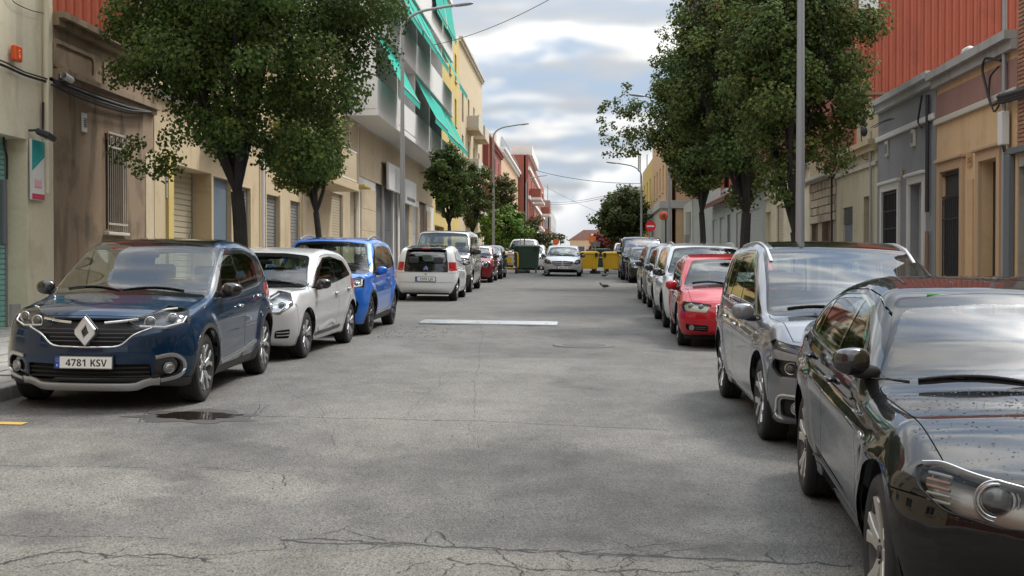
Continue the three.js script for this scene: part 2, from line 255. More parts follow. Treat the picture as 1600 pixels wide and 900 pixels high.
// ---- generic car ----
function buildCar(s, name) {
  const car = new THREE.Group(); car.name = name; const f = carField(s), q = s.q ?? 30; let rest = meshField(s, f, q);
  const zc = s.zF - s.W * .5, zcr = s.zR + s.W * .5, R = s.rArch, paint = s.paint, liner = [];
  const psi = (x, z) => Math.atan2(Math.abs(x), z - zc) * 57.2958, psiR = (x, z) => Math.atan2(Math.abs(x), zcr - z) * 57.2958;
  const sideX = (z, y) => { let lo = .1, hi = 1.3; for (let k = 0; k < 22; k++) { const m = (lo + hi) / 2; if (f(m, y, z) < 0) lo = m; else hi = m; } return lo; };
  const frontZ = (x, y) => { let lo = s.zMid ?? -.2, hi = s.zF + .4; for (let k = 0; k < 22; k++) { const m = (lo + hi) / 2; if (f(x, y, m) < 0) lo = m; else hi = m; } return lo; };
  const rearZ = (x, y) => { let lo = s.zMid ?? -.2, hi = s.zR - .4; for (let k = 0; k < 22; k++) { const m = (lo + hi) / 2; if (f(x, y, m) < 0) lo = m; else hi = m; } return lo; };
  const topY = (x, z) => { let lo = s.yAxis ?? .6, hi = 2.6; for (let k = 0; k < 22; k++) { const m = (lo + hi) / 2; if (f(x, m, z) < 0) lo = m; else hi = m; } return lo; };
  const psiPt = (deg, y, off = 0) => { const a = deg / 57.2958, dx = Math.sin(a), dz = Math.cos(a); let lo = 0, hi = 2; for (let k = 0; k < 22; k++) { const m = (lo + hi) / 2; if (f(dx * m, y, zc + dz * m) < 0) lo = m; else hi = m; } return [dx * (lo + off), y, zc + dz * (lo + off)]; };
  let chunks = []; for (let i = 0; i < rest.p.length; i += 9 * 900) chunks.push({ p: rest.p.slice(i, i + 9 * 900), n: rest.n.slice(i, i + 9 * 900) });
  const cut = fn => { const got = [], keep = []; for (const c of chunks) { let any = false; for (let k = 0; k < c.p.length && !any; k += 3) any = fn(c.p[k], c.p[k + 1], c.p[k + 2]) >= 0; if (!any) { keep.push(c); continue; } const [i, o] = splitSoup(c, fn); if (i.p.length) got.push(i); if (o.p.length) keep.push(o); } chunks = keep; return joinSoup(...got); };
  const part = (nm, S, mat, par = car) => S.p.length ? mk(nm, soupGeo(S), mat, par) : null;
  const K = { car, f, sideX, frontZ, rearZ, topY, psiPt, psi, part };
  // wheel arches
  for (const zw of [s.wb / 2, -s.wb / 2]) cut((x, y, z) => Math.min(R - Math.hypot(z - zw, y - s.rw), Math.abs(x) - (s.W / 2 - .32)));
  // glass
  const inSide = (poly, r) => { const d = polyDist(softPoly(poly, r)); return sg => (x, y, z) => Math.min(d(z, y), x * sg - .25); };
  const inFront = (poly, r) => { const P = softPoly([...poly, ...poly.slice().reverse().map(p => [-p[0], p[1], p[2]])], r), d = polyDist(P); return d; };
  const tint = s.glass ?? M.glass, sideTint = s.glass ?? M.glass;
  const wsO = inFront(s.screen, .05), wsI = inFront(s.screen.map(([x, y, r]) => [x > .01 ? x - .022 : x, y > s.screen[0][1] + .1 ? y - .05 : y + .04, r]), .05);
  const wsFn = (x, y, z) => Math.min(wsO(x, y), z - (s.zMid ?? -.2) - .05, .09 + y - s.screen[0][1]);
  let S = cut(wsFn), [g, b] = splitSoup(S, (x, y) => wsI(x, y)); const wp = part('windscreen', g, tint); part('border', offsetSoup(b, -.001), M.frit, wp);
  if (s.back) {
    const rO = inFront(s.back, .05), rI = inFront(s.back.map(([x, y, r]) => [x > .01 ? x - .03 : x, y > s.back[0][1] + .1 ? y - .03 : y + .03, r]), .05);
    S = cut((x, y, z) => Math.min(rO(x, y), (s.zMid ?? -.2) - .3 - z)); [g, b] = splitSoup(S, (x, y) => rI(x, y)); const rp = part('rear_window', g, s.backTint ?? sideTint); part('border', offsetSoup(b, -.001), M.frit, rp);
  }
  const sides = {};
  for (const sg of [1, -1]) {
    const D = { panes: [] }; sides[sg] = D;
    for (const dl of s.dlo ?? []) {
      S = cut(inSide(dl, .05)(sg));
      for (const w of s.windows) { const r = splitSoup(S, inSide(w, .035)(sg)); S = r[1]; D.panes.push(offsetSoup(r[0], -.006)); }
      D.trim = D.trim ? joinSoup(D.trim, S) : S;
    }
  }
  // lamps and grilles are cut before the panels
  const lamps = [];
  for (const L of s.lamps ?? []) {
    const d = polyDist(softPoly(L.poly.map(p => [p[0] / 60, p[1], p[2]]), L.r ?? .025)), fr = L.rear !== true;
    for (const sg of [1, -1]) { S = cut((x, y, z) => Math.min(d((fr ? psi(x, z) : psiR(x, z)) / 60, y), x * sg, fr ? z - zc + .3 : zcr + .3 - z)); lamps.push([L, sg, S]); }
  }
  for (const G of s.holes ?? []) {
    const d = G.sided ? polyDist(softPoly(G.poly, G.r ?? .03)) : inFront(G.poly, G.r ?? .03), zm = G.rear ? (x, y, z) => s.zR + .7 - z : (x, y, z) => z - s.zF + .7;
    for (const sg of G.sided ? [1, -1] : [1]) {
      S = cut((x, y, z) => Math.min(G.sided ? d(x * sg, y) : d(x, y), zm(x, y, z)));
      const back = part(G.name, offsetSoup(S, -(G.depth ?? .05)), G.mat ?? M.blackMatte); if (G.fit) G.fit(K, back, sg);
    }
  }
  // panels with real gaps
  const gap = s.gap ?? .0028, panel = (nm, fn, mat, par = car) => { S = cut(fn); const [k, e] = splitSoup(S, (x, y, z) => fn(x, y, z) - gap * 2); liner.push(k); if (!nm.endsWith('_door')) return part(nm, k, mat, par); const L = pieces(k); if (!L.length) return null; const main = part(nm, L[0], mat, par); for (const p of L.slice(1)) if (p.p.length > 9 * 6) part('door_frame', p, mat, main); return main; };
  if (s.bumperF) panel('front_bumper', (x, y, z) => Math.min(s.bumperF(x, y, z), z - s.wb / 2 - .05), paint);
  if (s.bumperR) panel('rear_bumper', (x, y, z) => Math.min(s.bumperR(x, y, z), -s.wb / 2 - .05 - z), paint);
  if (s.hood) { const d = inFront ? s.hood : 0; panel('bonnet', (x, y, z) => Math.min(d(x, y, z), z - s.zCowl + .12), paint); }
  if (s.tailgate) panel('tailgate', (x, y, z) => Math.min(s.tailgate(x, y, z), -s.wb / 2 + .2 - z), s.tailPaint ?? paint);
  for (const sg of [1, -1]) {
    (s.doors ?? []).forEach((poly, i) => {
      const dr = panel(i ? 'rear_door' : 'front_door', inSide(poly, .05)(sg), paint), pane = sides[sg].panes[i]; if (!dr) return;
      if (pane) { part('window', pane, sideTint, dr); sides[sg].panes[i] = null; }
      const h = s.handles?.[i]; if (h) { const x = sideX(h[0], h[1]); const c = mk('handle', blob(.02, .016, .085, 3, 14), s.handleMat ?? paint, dr); c.position.set(sg * (x + .022), h[1], h[0]); mk('handle_recess', new THREE.SphereGeometry(1, 14, 8).scale(.006, .03, .06), M.darkTrim, dr).position.set(sg * (x + .001), h[1] - .004, h[0]); }
      if (!i && s.mirror) mirror(s, K, sg, dr);
    });
    for (const p of sides[sg].panes) if (p) part('quarter_window', p, sideTint);
    if (sides[sg].trim) for (const p of pieces(sides[sg].trim)) if (p.p.length > 9 * 4) part('window_surround', offsetSoup(p, -.003), s.surround ?? M.blackGloss);
  }
  if (s.clad) panel('lower_cladding', s.clad, s.cladMat ?? M.plastic);
  if (s.roofFn) panel('roof', s.roofFn, s.roofPaint ?? paint);
  rest = joinSoup(...chunks); part('body', rest, paint); liner.push(rest);
  part('inner_lining', offsetSoup(joinSoup(...liner), -.022), M.liner);
  for (const [L, sg, S] of lamps) L.fit(K, L, sg, S);
  // wheel wells
  for (const zw of [s.wb / 2, -s.wb / 2]) for (const sg of [1, -1]) {
    const g = merge([new THREE.CylinderGeometry(R + .012, R + .012, .34, 28, 1, true, -.25, Math.PI + .5).rotateZ(Math.PI / 2), new THREE.CircleGeometry(R + .01, 28, -.25, Math.PI + .5).rotateY(Math.PI / 2).translate(-sg * .17, 0, 0)]); const m = mk('wheel_well', g, M.blackMatte, car); m.position.set(sg * (s.W / 2 - .2), s.rw, zw);
    const y = s.rw; addWheel(car, sg * (s.track ?? s.W / 2 - .125), y, zw, s.rw, s.wWidth ?? .21, s.rim, s.rimMat ?? M.alloy, zw > 0 ? (s.steer ?? 0) : 0, s.spin ?? .3 * sg + zw);
  }
  // cabin: floor, dashboard, seats, wheel
  const cab = s.cabin ?? {}, zc0 = s.zCowl, by = lut(s.belt)(0);
  mk('cabin_floor', new THREE.BoxGeometry(s.W - .34, .1, s.zCowl - s.zR - .5).translate(0, .3, (s.zCowl + s.zR + .1) / 2), M.blackMatte, car);
  const dash = new RoundedBoxGeometry(s.W - .36, .3, .5, 3, .1); const db = mk('dashboard', dash, M.cabin, car); db.position.set(0, by - .16, s.zCowl - (cab.dash ?? .38));
  const sx = s.W * .2, sw = new THREE.TorusGeometry(.175, .017, 8, 28).rotateX(-.45), stw = mk('steering_wheel', merge([sw, new THREE.BoxGeometry(.3, .045, .03).rotateX(-.45), new THREE.SphereGeometry(.06, 12, 8).scale(1, 1, .5).rotateX(-.45)]), M.blackMatte, car); stw.position.set(sx, by - .05, s.zCowl - (cab.dash ?? .38) - .33);
  const zs = s.zCowl - (cab.dash ?? .38) - .95;
  for (const [x, z, nm] of [[sx, zs, 'front_seat'], [-sx, zs, 'front_seat'], [sx, zs - .85, 'rear_seat'], [-sx, zs - .85, 'rear_seat']]) {
    const hi = Math.min(by + .25, s.H - .52), st = mk(nm, merge([new RoundedBoxGeometry(.48, .16, .5, 2, .06).translate(0, .48, .05), new RoundedBoxGeometry(.46, hi - .48, .15, 2, .06).rotateX(-.2).translate(0, (hi + .5) / 2, -.27), new RoundedBoxGeometry(.26, .17, .09, 2, .04).translate(0, hi + .13, -.36)]), M.cabin, car); st.position.set(x, 0, z);
  }
  const im = mk('interior_mirror', blob(.11, .03, .015, 4, 12), M.blackMatte, car); { const ym = s.screen[s.screen.length - 1][1] - .13; im.position.set(0, ym, frontZ(0, ym) - .1); }
  if (s.fit) s.fit(K, car);
  return car;
}
function mirror(s, K, sg, par) {
  const [z, y, sc0 = 1] = s.mirror, sc = sc0 * .86, x = K.sideX(z, y), shell = blob(.105 * sc, .082 * sc, .078 * sc, 3, 22), a = shell.attributes.position;
  for (let i = 0; i < a.count; i++) { let X = a.getX(i), Y = a.getY(i), Z = a.getZ(i); if (Z < 0) Z *= .35; const k = X * sg / (.115 * sc); Y *= 1 - .16 * Math.max(0, k); Z -= .035 * Math.max(0, k) ** 2; a.setXYZ(i, X, Y, Z); }
  shell.computeVertexNormals();
  const m = mk('wing_mirror', shell, s.mirrorMat ?? s.paint, par); m.position.set(sg * (x + .125 * sc), y + .05, z); m.rotation.y = sg * -.12;
  const gl = mk('wing_mirror_glass', blob(.095 * sc, .058 * sc, .004, 3, 14), M.mirrorGlass, par); gl.position.set(sg * (x + .125 * sc), y + .05, z - .028 * sc); gl.rotation.y = sg * -.12;
  mk('wing_mirror_foot', blob(.07, .034, .045, 2.6, 12), M.blackMatte, par).position.set(sg * (x + .035), y + .002, z);
}
function plateTex(text) {
  const c = document.createElement('canvas'); c.width = 520; c.height = 110; const g = c.getContext('2d'); g.fillStyle = '#e9e9e4'; g.fillRect(0, 0, 520, 110); g.fillStyle = '#1d4aa8'; g.fillRect(0, 0, 46, 110); g.fillStyle = '#e8c83a'; for (let i = 0; i < 12; i++) { g.beginPath(); g.arc(23 + 13 * Math.cos(i * .5236), 34 + 13 * Math.sin(i * .5236), 2.2, 0, 7); g.fill(); }
  g.fillStyle = '#f2f2f2'; g.font = 'bold 26px sans-serif'; g.textAlign = 'center'; g.fillText('E', 23, 92); g.fillStyle = '#15171a'; g.font = 'bold 88px sans-serif'; g.textBaseline = 'middle'; g.fillText(text, 285, 58, 440); g.strokeStyle = '#333'; g.lineWidth = 3; g.strokeRect(3, 3, 514, 104);
  const t = new THREE.CanvasTexture(c); t.colorSpace = THREE.SRGBColorSpace; return t;
}
function plate(K, y, text, rear = false, tiltX = 0) {
  const z = rear ? K.rearZ(.2, y) : K.frontZ(.26, y), g = new THREE.PlaneGeometry(.52, .11), m = new THREE.MeshStandardMaterial({ map: plateTex(text), roughness: .4 });
  const fr = mk('number_plate', new RoundedBoxGeometry(.54, .125, .014, 2, .005), M.blackMatte, K.car); fr.position.set(0, y, z + (rear ? -.02 : .05)); fr.rotation.set(tiltX, rear ? Math.PI : 0, 0);
  mk('plate_face', g, m, fr).position.z = .0085;
}
// lamp builders: clear lens over a dark bowl, with projector and light-guide pieces
function headLamp(K, L, sg, S) {
  const h = K.part('headlight', S, M.lens); if (!h) return;
  { const P = softPoly(L.poly.map(p => [p[0] / 60, p[1], p[2]]), L.r ?? .025); P.push(P[0], P[1]); mk('seal', ribbon(P.map(([a, y]) => { const p = K.psiPt(a * 60, y, .0005); return [sg * p[0], p[1], p[2]]; }), .007, .007, [.02, 1, .03]), M.blackMatte, h); } K.part('housing', offsetSoup(S, -(L.depth ?? .05)), L.bowl ?? M.lampBowl, h);
  for (const [deg, y, r, kind] of L.bulbs ?? []) {
    const p = K.psiPt(deg, y, -.055), g = new THREE.Group(); g.name = 'lamp'; const e = kind === 'ring';
    const gl = mk('projector', new THREE.SphereGeometry(r * .85, 20, 14).scale(1, 1, .6), M.projector, h); const bz = mk('bezel', new THREE.TorusGeometry(r, r * .13, 10, 30), M.chrome, h); gl.position.set(sg * p[0], p[1], p[2]); gl.rotation.y = sg * Math.min(.25, deg / 57 * .3); bz.position.copy(gl.position); bz.rotation.copy(gl.rotation);
    if (e) { const rr = mk('light_ring', new THREE.TorusGeometry(r * 1.22, r * .07, 8, 32), M.satin, h); rr.position.copy(gl.position).add(new THREE.Vector3(0, 0, .006)); rr.rotation.y = gl.rotation.y; }
  }
  for (const [pts, w, mat] of L.guides ?? []) mk('light_guide', ribbon(pts.map(([d, y]) => { const p = K.psiPt(d, y, -.03); return [sg * p[0], p[1], p[2]]; }), w, .012, [0, 1, 0]), mat ?? M.lightGuide, h);
}
function tailLamp(K, L, sg, S) { const h = K.part('tail_light', S, L.mat ?? M.redLens); }
function mono(pts, n = 24) { const c = new THREE.CatmullRomCurve3(pts.map(p => new THREE.Vector3(p[0], p[1], p[2] ?? 0)), false, 'catmullrom', .5); return c.getPoints(n).map(v => [v.x, v.y, v.z]); }
function frontLine(K, name, pts, w, t, mat, par, off = .004, both = false) { for (const sg of both ? [1, -1] : [1]) mk(name, ribbon(pts.map(([x, y]) => [x * sg, y, K.frontZ(Math.abs(x), y) + off]), w, t, [0, 1, 0]), mat, par ?? K.car); }
function sideLine(K, name, pts, w, t, mat, par, off = .004) { for (const sg of [1, -1]) mk(name, ribbon(pts.map(([z, y]) => [sg * (K.sideX(z, y) + off), y, z]), w, t, [0, 1, 0]), mat, par ?? K.car); }
function wipers(K, s, y = s.screen[0][1] + .03) { for (const [x0, x1] of [[.55, -.02], [-.06, -.62]]) { const pts = []; for (let i = 0; i <= 8; i++) { const x = x0 + (x1 - x0) * i / 8, yy = y + .012 + .03 * Math.sin(i / 8 * 3); pts.push([x, yy, K.frontZ(x, yy) + .02]); } mk('wiper', tubePath(pts, .008, 5), M.blackMatte, K.car); } }
function roofRails(K, s, z0, z1, x, mat, h = .045) { for (const sg of [1, -1]) { const pts = []; for (let i = 0; i <= 14; i++) { const t = i / 14, z = z0 + (z1 - z0) * t; pts.push([sg * x, K.topY(x, z) + h * Math.pow(Math.sin(Math.PI * Math.min(.98, Math.max(.02, t))), .35) - .01, z]); } mk('roof_rail', ribbon(pts, .03, .03, [0, 1, 0]), mat, K.car); } }
// ---------- surface textures (uv in metres, mirrored so that no seam shows) ----------
function tex(n, metres, fn, srgb = true, wrap = THREE.MirroredRepeatWrapping) {
  const D = new Uint8Array(n * n * 4); for (let j = 0; j < n; j++) for (let i = 0; i < n; i++) { const c = fn(i / n * metres, j / n * metres), o = 4 * (j * n + i); for (let q = 0; q < 3; q++) D[o + q] = Math.max(0, Math.min(255, 255 * (srgb ? toS(c[q]) : c[q]))); D[o + 3] = 255; }
  const t = new THREE.DataTexture(D, n, n); t.wrapS = t.wrapT = wrap; t.magFilter = THREE.LinearFilter; t.minFilter = THREE.LinearMipmapLinearFilter; t.generateMipmaps = true; if (srgb) t.colorSpace = THREE.SRGBColorSpace; t.repeat.set(1 / metres, 1 / metres); t.needsUpdate = true; return t;
}
function toS(c) { c = Math.max(0, c); return c < .0031308 ? c * 12.92 : 1.055 * Math.pow(c, 1 / 2.4) - .055; }
const grainBump = tex(512, 2, (x, y) => { const v = .5 + .3 * noise2(x * 40, y * 40) + .25 * noise2(x * 95, y * 95); return [v, v, v]; }, false);
const wallStain = (r, g, b, amt, seed, dark = [.5, .46, .4]) => tex(288, 5, (x, y) => {
  const st = sstep(.12, .62, fbm(x * 1.3 + seed, y * .28, 4)), bl = sstep(.1, .6, fbm(x * .7 - seed, y * .7 + seed, 4)), f = fbm(x * 7, y * 7 + seed, 3) * .05 + noise2(x * 38, y * 38) * .03, k = 1 + f * (.6 + amt), w = Math.min(.85, (st * .75 + bl * .6) * amt);
  return [r, g, b].map((c, q) => c * k * (1 - w * (1 - dark[q])));
});
const plaster = (r, g, b, amt = .4, seed = 0, dark, rough = .92) => new THREE.MeshStandardMaterial({ map: wallStain(r, g, b, amt, seed, dark), bumpMap: grainBump, bumpScale: .004, roughness: rough });
const W = {
  cream: plaster(.62, .56, .41, .5, 3, [.62, .57, .5]), brown: plaster(.25, .18, .115, .9, 11, [.42, .42, .42]), ochre: plaster(.50, .395, .25, .5, 23, [.6, .55, .48]), sand: plaster(.52, .43, .29, .4, 31, [.62, .58, .52]), pale: plaster(.64, .62, .58, .3, 41, [.7, .68, .64]), grey: plaster(.24, .245, .255, .35, 53, [.7, .7, .7]), greyPale: plaster(.42, .42, .41, .4, 57, [.6, .6, .58]), tan: plaster(.58, .40, .225, .35, 61, [.62, .56, .5]), yellow: plaster(.56, .43, .15, .3, 71, [.7, .64, .55]), peach: plaster(.55, .37, .23, .25, 83, [.68, .62, .56]), brickRed: plaster(.27, .085, .06, .35, 97, [.6, .58, .56]), rose: plaster(.28, .155, .125, .4, 101, [.65, .62, .6]), pavement: plaster(.24, .235, .22, .5, 107, [.6, .58, .55]), mortar: plaster(.33, .3, .25, .3, 113), concrete: plaster(.33, .32, .3, .5, 127, [.6, .59, .56]),
};
const steelTex = tex(256, 1, (x, y) => { const v = .55 + .08 * noise2(x * 3, y * 60) + .05 * fbm(x * 6, y * 6, 3); return [v, v, v]; }, false);
Object.assign(M, {
  orangeClad: new THREE.MeshStandardMaterial({ map: wallStain(.36, .082, .042, .5, 303, [.62, .66, .7]), roughness: .6 }), shutterCream: std(.47, .41, .29, .6), shutterGrey: std(.21, .205, .195, .6), shutterTeal: std(.2, .4, .36, .6), shutterWhite: std(.42, .42, .41, .6), iron: std(.022, .023, .026, .6), ironRust: std(.21, .13, .085, .85), ironPale: std(.40, .35, .29, .7), darkDoor: std(.02, .021, .025, .5), blueDoor: std(.11, .145, .18, .6), greyDoor: std(.12, .13, .14, .5), woodDoor: std(.13, .08, .05, .6), frameWhite: std(.6, .59, .56, .6), stoneTrim: std(.48, .45, .38, .8), tanTrim: std(.44, .3, .18, .8), pipeGrey: std(.33, .33, .33, .5), cable: std(.018, .018, .018, .7), galv: std(.30, .315, .33, .5, { metalness: .3 }), pane: phy(.02, .024, .028, .06, { clearcoat: 1, clearcoatRoughness: .03 }), signWhite: std(.62, .62, .6, .5), rubberGrey: std(.06, .06, .06, .9),
});
const boxUV = (w, h, d) => { const g = new THREE.BoxGeometry(w, h, d), u = g.attributes.uv, p = g.attributes.position, n = g.attributes.normal; for (let i = 0; i < u.count; i++) { const ax = Math.abs(n.getX(i)) > .5, ay = Math.abs(n.getY(i)) > .5; u.setXY(i, ax ? p.getZ(i) : p.getX(i), ay ? p.getZ(i) : p.getY(i)); } return g; };
const bevBox = (w, h, d, r = .012) => new RoundedBoxGeometry(w, h, d, 1, Math.min(r, w * .3, h * .3, d * .3));

// ---------- carriageway and pavements ----------
const KL = -5.45, KR = 3.55, XL = -8.9, XR = 6.6, KERB = .13;
const NEAR0 = 1.5, NEAR1 = 27, NW = KR - KL;
{ // near carriageway: one map for colour, with patches and cracks where the photograph has them
  const n = 2048, A = new Float32Array(n * n), crackD = new Float32Array(n * n).fill(1);
  const uvOf = (x, d) => [(x - KL) / NW * n, (d - NEAR0) / (NEAR1 - NEAR0) * n], mx = NW / n, md = (NEAR1 - NEAR0) / n;
  const stamp = (x, d, r) => { const [u, v] = uvOf(x, d), ru = r / mx + 1.5, rv = r / md + 1.5; for (let j = Math.max(0, Math.floor(v - rv)); j <= Math.min(n - 1, v + rv); j++) for (let i = Math.max(0, Math.floor(u - ru)); i <= Math.min(n - 1, u + ru); i++) { const q = Math.hypot((i - u) * mx, (j - v) * md) / r, k = j * n + i; if (q < crackD[k]) crackD[k] = q; } };
  const run = (a, b, r, jit) => { let P = [a, b], L = Math.hypot(b[0] - a[0], b[1] - a[1]), amp = Math.min(jit, L * .2); for (let k = 0; k < 9 && L / P.length > .02; k++) { const Q = [P[0]]; for (let i = 1; i < P.length; i++) { const p = P[i - 1], q = P[i], l = Math.hypot(q[0] - p[0], q[1] - p[1]) || 1, o = rr(-1, 1) * Math.min(amp, l * .22); Q.push([(p[0] + q[0]) / 2 - (q[1] - p[1]) / l * o, (p[1] + q[1]) / 2 + (q[0] - p[0]) / l * o], q); } P = Q; amp *= .62; }
    const s0 = rr(0, 100); for (let i = 1; i < P.length; i++) { const p = P[i - 1], q = P[i], m = Math.ceil(Math.hypot(q[0] - p[0], q[1] - p[1]) / .005); for (let k = 0; k < m; k++) { const t = k / m, x = p[0] + (q[0] - p[0]) * t, d = p[1] + (q[1] - p[1]) * t; stamp(x, d, r * .74 * (.35 + .75 * Math.abs(noise2(x * 4 + s0, d * 4)))); } } return P; };
  const crack = (pix, r, jit = .05, branch = 0) => { const pts = pix.map(([x, y]) => { const p = onRoad(x, y); return [p[0], -p[2]]; }); for (let i = 0; i < pts.length - 1; i++) { const P = run(pts[i], pts[i + 1], r, jit); for (const p of P) if (branch && rnd() < branch * .018) { const an = rr(0, 6.28), l = rr(.12, .6); const e = [p[0] + Math.cos(an) * l, p[1] + Math.sin(an) * l * .8]; run(p, e, r * .5, .05); if (rnd() < .5) run(e, [e[0] + rr(-.3, .3), e[1] + rr(-.3, .3)], r * .35, .04); } } };
  crack([[-20, 836], [120, 839], [265, 843]], .012, .03); crack([[440, 843], [600, 848], [690, 855], [780, 858], [900, 863], [1010, 866], [1240, 882], [1330, 884]], .032, .06, 1.6);
  crack([[-20, 884], [60, 868], [125, 863], [165, 874], [230, 868], [310, 872], [330, 880]], .03, .1, 3); crack([[40, 888], [120, 876], [190, 888], [260, 885]], .012, .08, 2);
  crack([[395, 652], [560, 654], [700, 657], [800, 661], [960, 668], [1040, 673]], .018, .05, .8); crack([[300, 730], [380, 736], [440, 741], [445, 758]], .011, .03, 1); crack([[515, 664], [640, 672], [760, 668], [900, 676]], .006, .06);
  crack([[700, 874], [730, 884], [800, 888], [880, 891], [1000, 888], [1080, 892]], .026, .09, 4); crack([[770, 858], [800, 880], [812, 899], [815, 930]], .014, .06, 2); crack([[620, 898], [645, 884], [670, 878]], .014, .05, 1); crack([[1090, 878], [1150, 893], [1170, 920]], .012, .06, 1.5);
  crack([[0, 787], [60, 790], [160, 790], [205, 770], [215, 755]], .006, .05); crack([[610, 492], [790, 490], [860, 497]], .008, .02); crack([[900, 530], [990, 537], [1110, 545]], .008, .03, .5); crack([[700, 560], [690, 600], [640, 650]], .006, .1); crack([[385, 655], [420, 633]], .012, .02); crack([[260, 655], [215, 640], [120, 652], [0, 650]], .008, .08, 1);
  crack([[395, 652], [560, 654], [700, 657], [800, 661], [960, 668], [1040, 673]], .02, .03); crack([[440, 843], [600, 848], [690, 855], [780, 858], [900, 863], [1010, 866], [1240, 882]], .03, .03); crack([[640, 580], [760, 584], [900, 590], [1060, 602]], .012, .04, .4); crack([[440, 616], [600, 612], [760, 618]], .009, .05); crack([[700, 545], [840, 541], [1000, 549], [1120, 560]], .012, .04, .4); crack([[745, 700], [740, 640], [748, 560], [752, 500]], .007, .06); crack([[430, 600], [500, 640], [520, 700]], .006, .06); crack([[240, 634], [405, 632], [385, 658], [215, 660], [240, 634]], .01, .02); crack([[0, 727], [120, 729], [240, 731]], .014, .03, .4); crack([[860, 740], [900, 700], [980, 690], [1100, 700]], .006, .06);
  for (let k = 0; k < 40; k++) { const x = rr(0, 900), y = rr(500, 640); crack([[x, y], [x + rr(30, 140), y + rr(-6, 6)]], .004, .06); }
  // patches outlined in the photograph: [pixels, tone, warmth]
  const patches = [[[[-40, 735], [120, 730], [235, 733], [250, 760], [200, 800], [60, 800], [-60, 800]], .3, .015], [[[340, 735], [440, 740], [520, 760], [470, 790], [380, 775]], .24, .015], [[[-60, 848], [260, 846], [520, 850], [760, 862], [1000, 868], [1350, 886], [1600, 905], [1600, 1100], [-60, 1100]], .2, .03], [[[130, 640], [250, 640], [400, 630], [470, 660], [560, 700], [420, 712], [200, 668], [-40, 668]], -.1, -.01], [[[1050, 845], [1180, 838], [1290, 850], [1270, 875], [1080, 870]], -.2, 0], [[[-60, 668], [150, 672], [240, 700], [100, 722], [-60, 722]], .12, .015], [[[380, 690], [440, 650], [520, 610], [640, 560], [900, 560], [860, 620], [760, 700], [560, 720]], .14, .012], [[[620, 690], [800, 680], [1050, 720], [1130, 800], [900, 850], [600, 840], [500, 790]], -.13, .0]].map(([p, t, w]) => [polyDist(p.map(([x, y]) => { const q = onRoad(x, y); return [q[0], -q[2]]; })), t, w]);
  const cn = 257, coarse = [0, 1, 2].map(() => new Float32Array(cn * cn)); for (let j = 0; j < cn; j++) for (let i = 0; i < cn; i++) { const x = KL + NW * i / (cn - 1), d = NEAR0 + (NEAR1 - NEAR0) * j / (cn - 1), k = j * cn + i; let tone = 1 + fbm(x * .32, d * .22 + 3, 4) * .2 + fbm(x * 1.4 + 9, d * 1.1, 4) * .15 - sstep(.25, .7, fbm(x * .55 + 30, d * .35, 4)) * .16, warm = 0; const wob = fbm(x * 2.2, d * 2.2, 3) * .2; for (const [f, t, w] of patches) { const q = sstep(-.1, .1, f(x, d) + wob); tone += t * q; warm += w * q; } coarse[0][k] = tone; coarse[1][k] = warm; coarse[2][k] = fbm(x * 4.5 + 9, d * 4.5, 3); }
  const cs = (a, i, j) => { const u = (i + .5) / n * (cn - 1), v = (j + .5) / n * (cn - 1), i0 = u | 0, j0 = v | 0, fu = u - i0, fv = v - j0, k = j0 * cn + i0; return (a[k] * (1 - fu) + a[k + 1] * fu) * (1 - fv) + (a[k + cn] * (1 - fu) + a[k + cn + 1] * fu) * fv; };
  const D = new Uint8Array(n * n * 4), Bm = new Uint8Array(n * n * 4);
  for (let j = 0; j < n; j++) for (let i = 0; i < n; i++) {
    const x = KL + (i + .5) * mx, d = NEAR0 + (j + .5) * md, k = j * n + i;
    const tone = cs(coarse[0], i, j) + .03, warm = cs(coarse[1], i, j), mid = cs(coarse[2], i, j) * .1;
    const sp = hash(i, j), sp2 = hash(i >> 1, j + 77), agg = (sp - .5) * .8 + (sp2 - .5) * 1.1, peb = sp > .95 ? .7 : sp < .09 ? -.6 : 0;
    let v = .095 * (1 + (tone - 1) * 1.7 + mid * 1.6) * (1 + agg * .62 + peb * .6); const cr = crackD[k]; const ck = cr < 1 ? sstep(1, .35, cr) : 0; v *= 1 - ck * .92;
    const o = 4 * k, c = [v * (1.04 + warm), v * (1 + warm * .5), v * (.92 - warm * 1.6)]; for (let q = 0; q < 3; q++) D[o + q] = 255 * toS(Math.min(1, c[q])); D[o + 3] = 255;
    const b = 128 + agg * 70 + peb * 40 + mid * 90 - ck * 128; Bm[o] = Bm[o + 1] = Bm[o + 2] = Math.max(0, Math.min(255, b)); Bm[o + 3] = 255;
  }
  const mkT = (a, s) => { const t = new THREE.DataTexture(a, n, n); t.magFilter = THREE.LinearFilter; t.minFilter = THREE.LinearMipmapLinearFilter; t.generateMipmaps = true; if (s) t.colorSpace = THREE.SRGBColorSpace; t.needsUpdate = true; return t; };
  const mat = new THREE.MeshStandardMaterial({ map: mkT(D, true), bumpMap: mkT(Bm), bumpScale: .01, roughness: .8 });
  const g = new THREE.PlaneGeometry(NW, NEAR1 - NEAR0, 90, 160), p = g.attributes.position, u = g.attributes.uv;
  for (let i = 0; i < p.count; i++) { const x = KL + u.getX(i) * NW, d = NEAR0 + u.getY(i) * (NEAR1 - NEAR0); p.setXYZ(i, x, roadY(x, -d) + dips(x, d), -d); }
  g.computeVertexNormals(); struct('road', g, mat, 'worn grey asphalt carriageway with cracks and lighter patches');
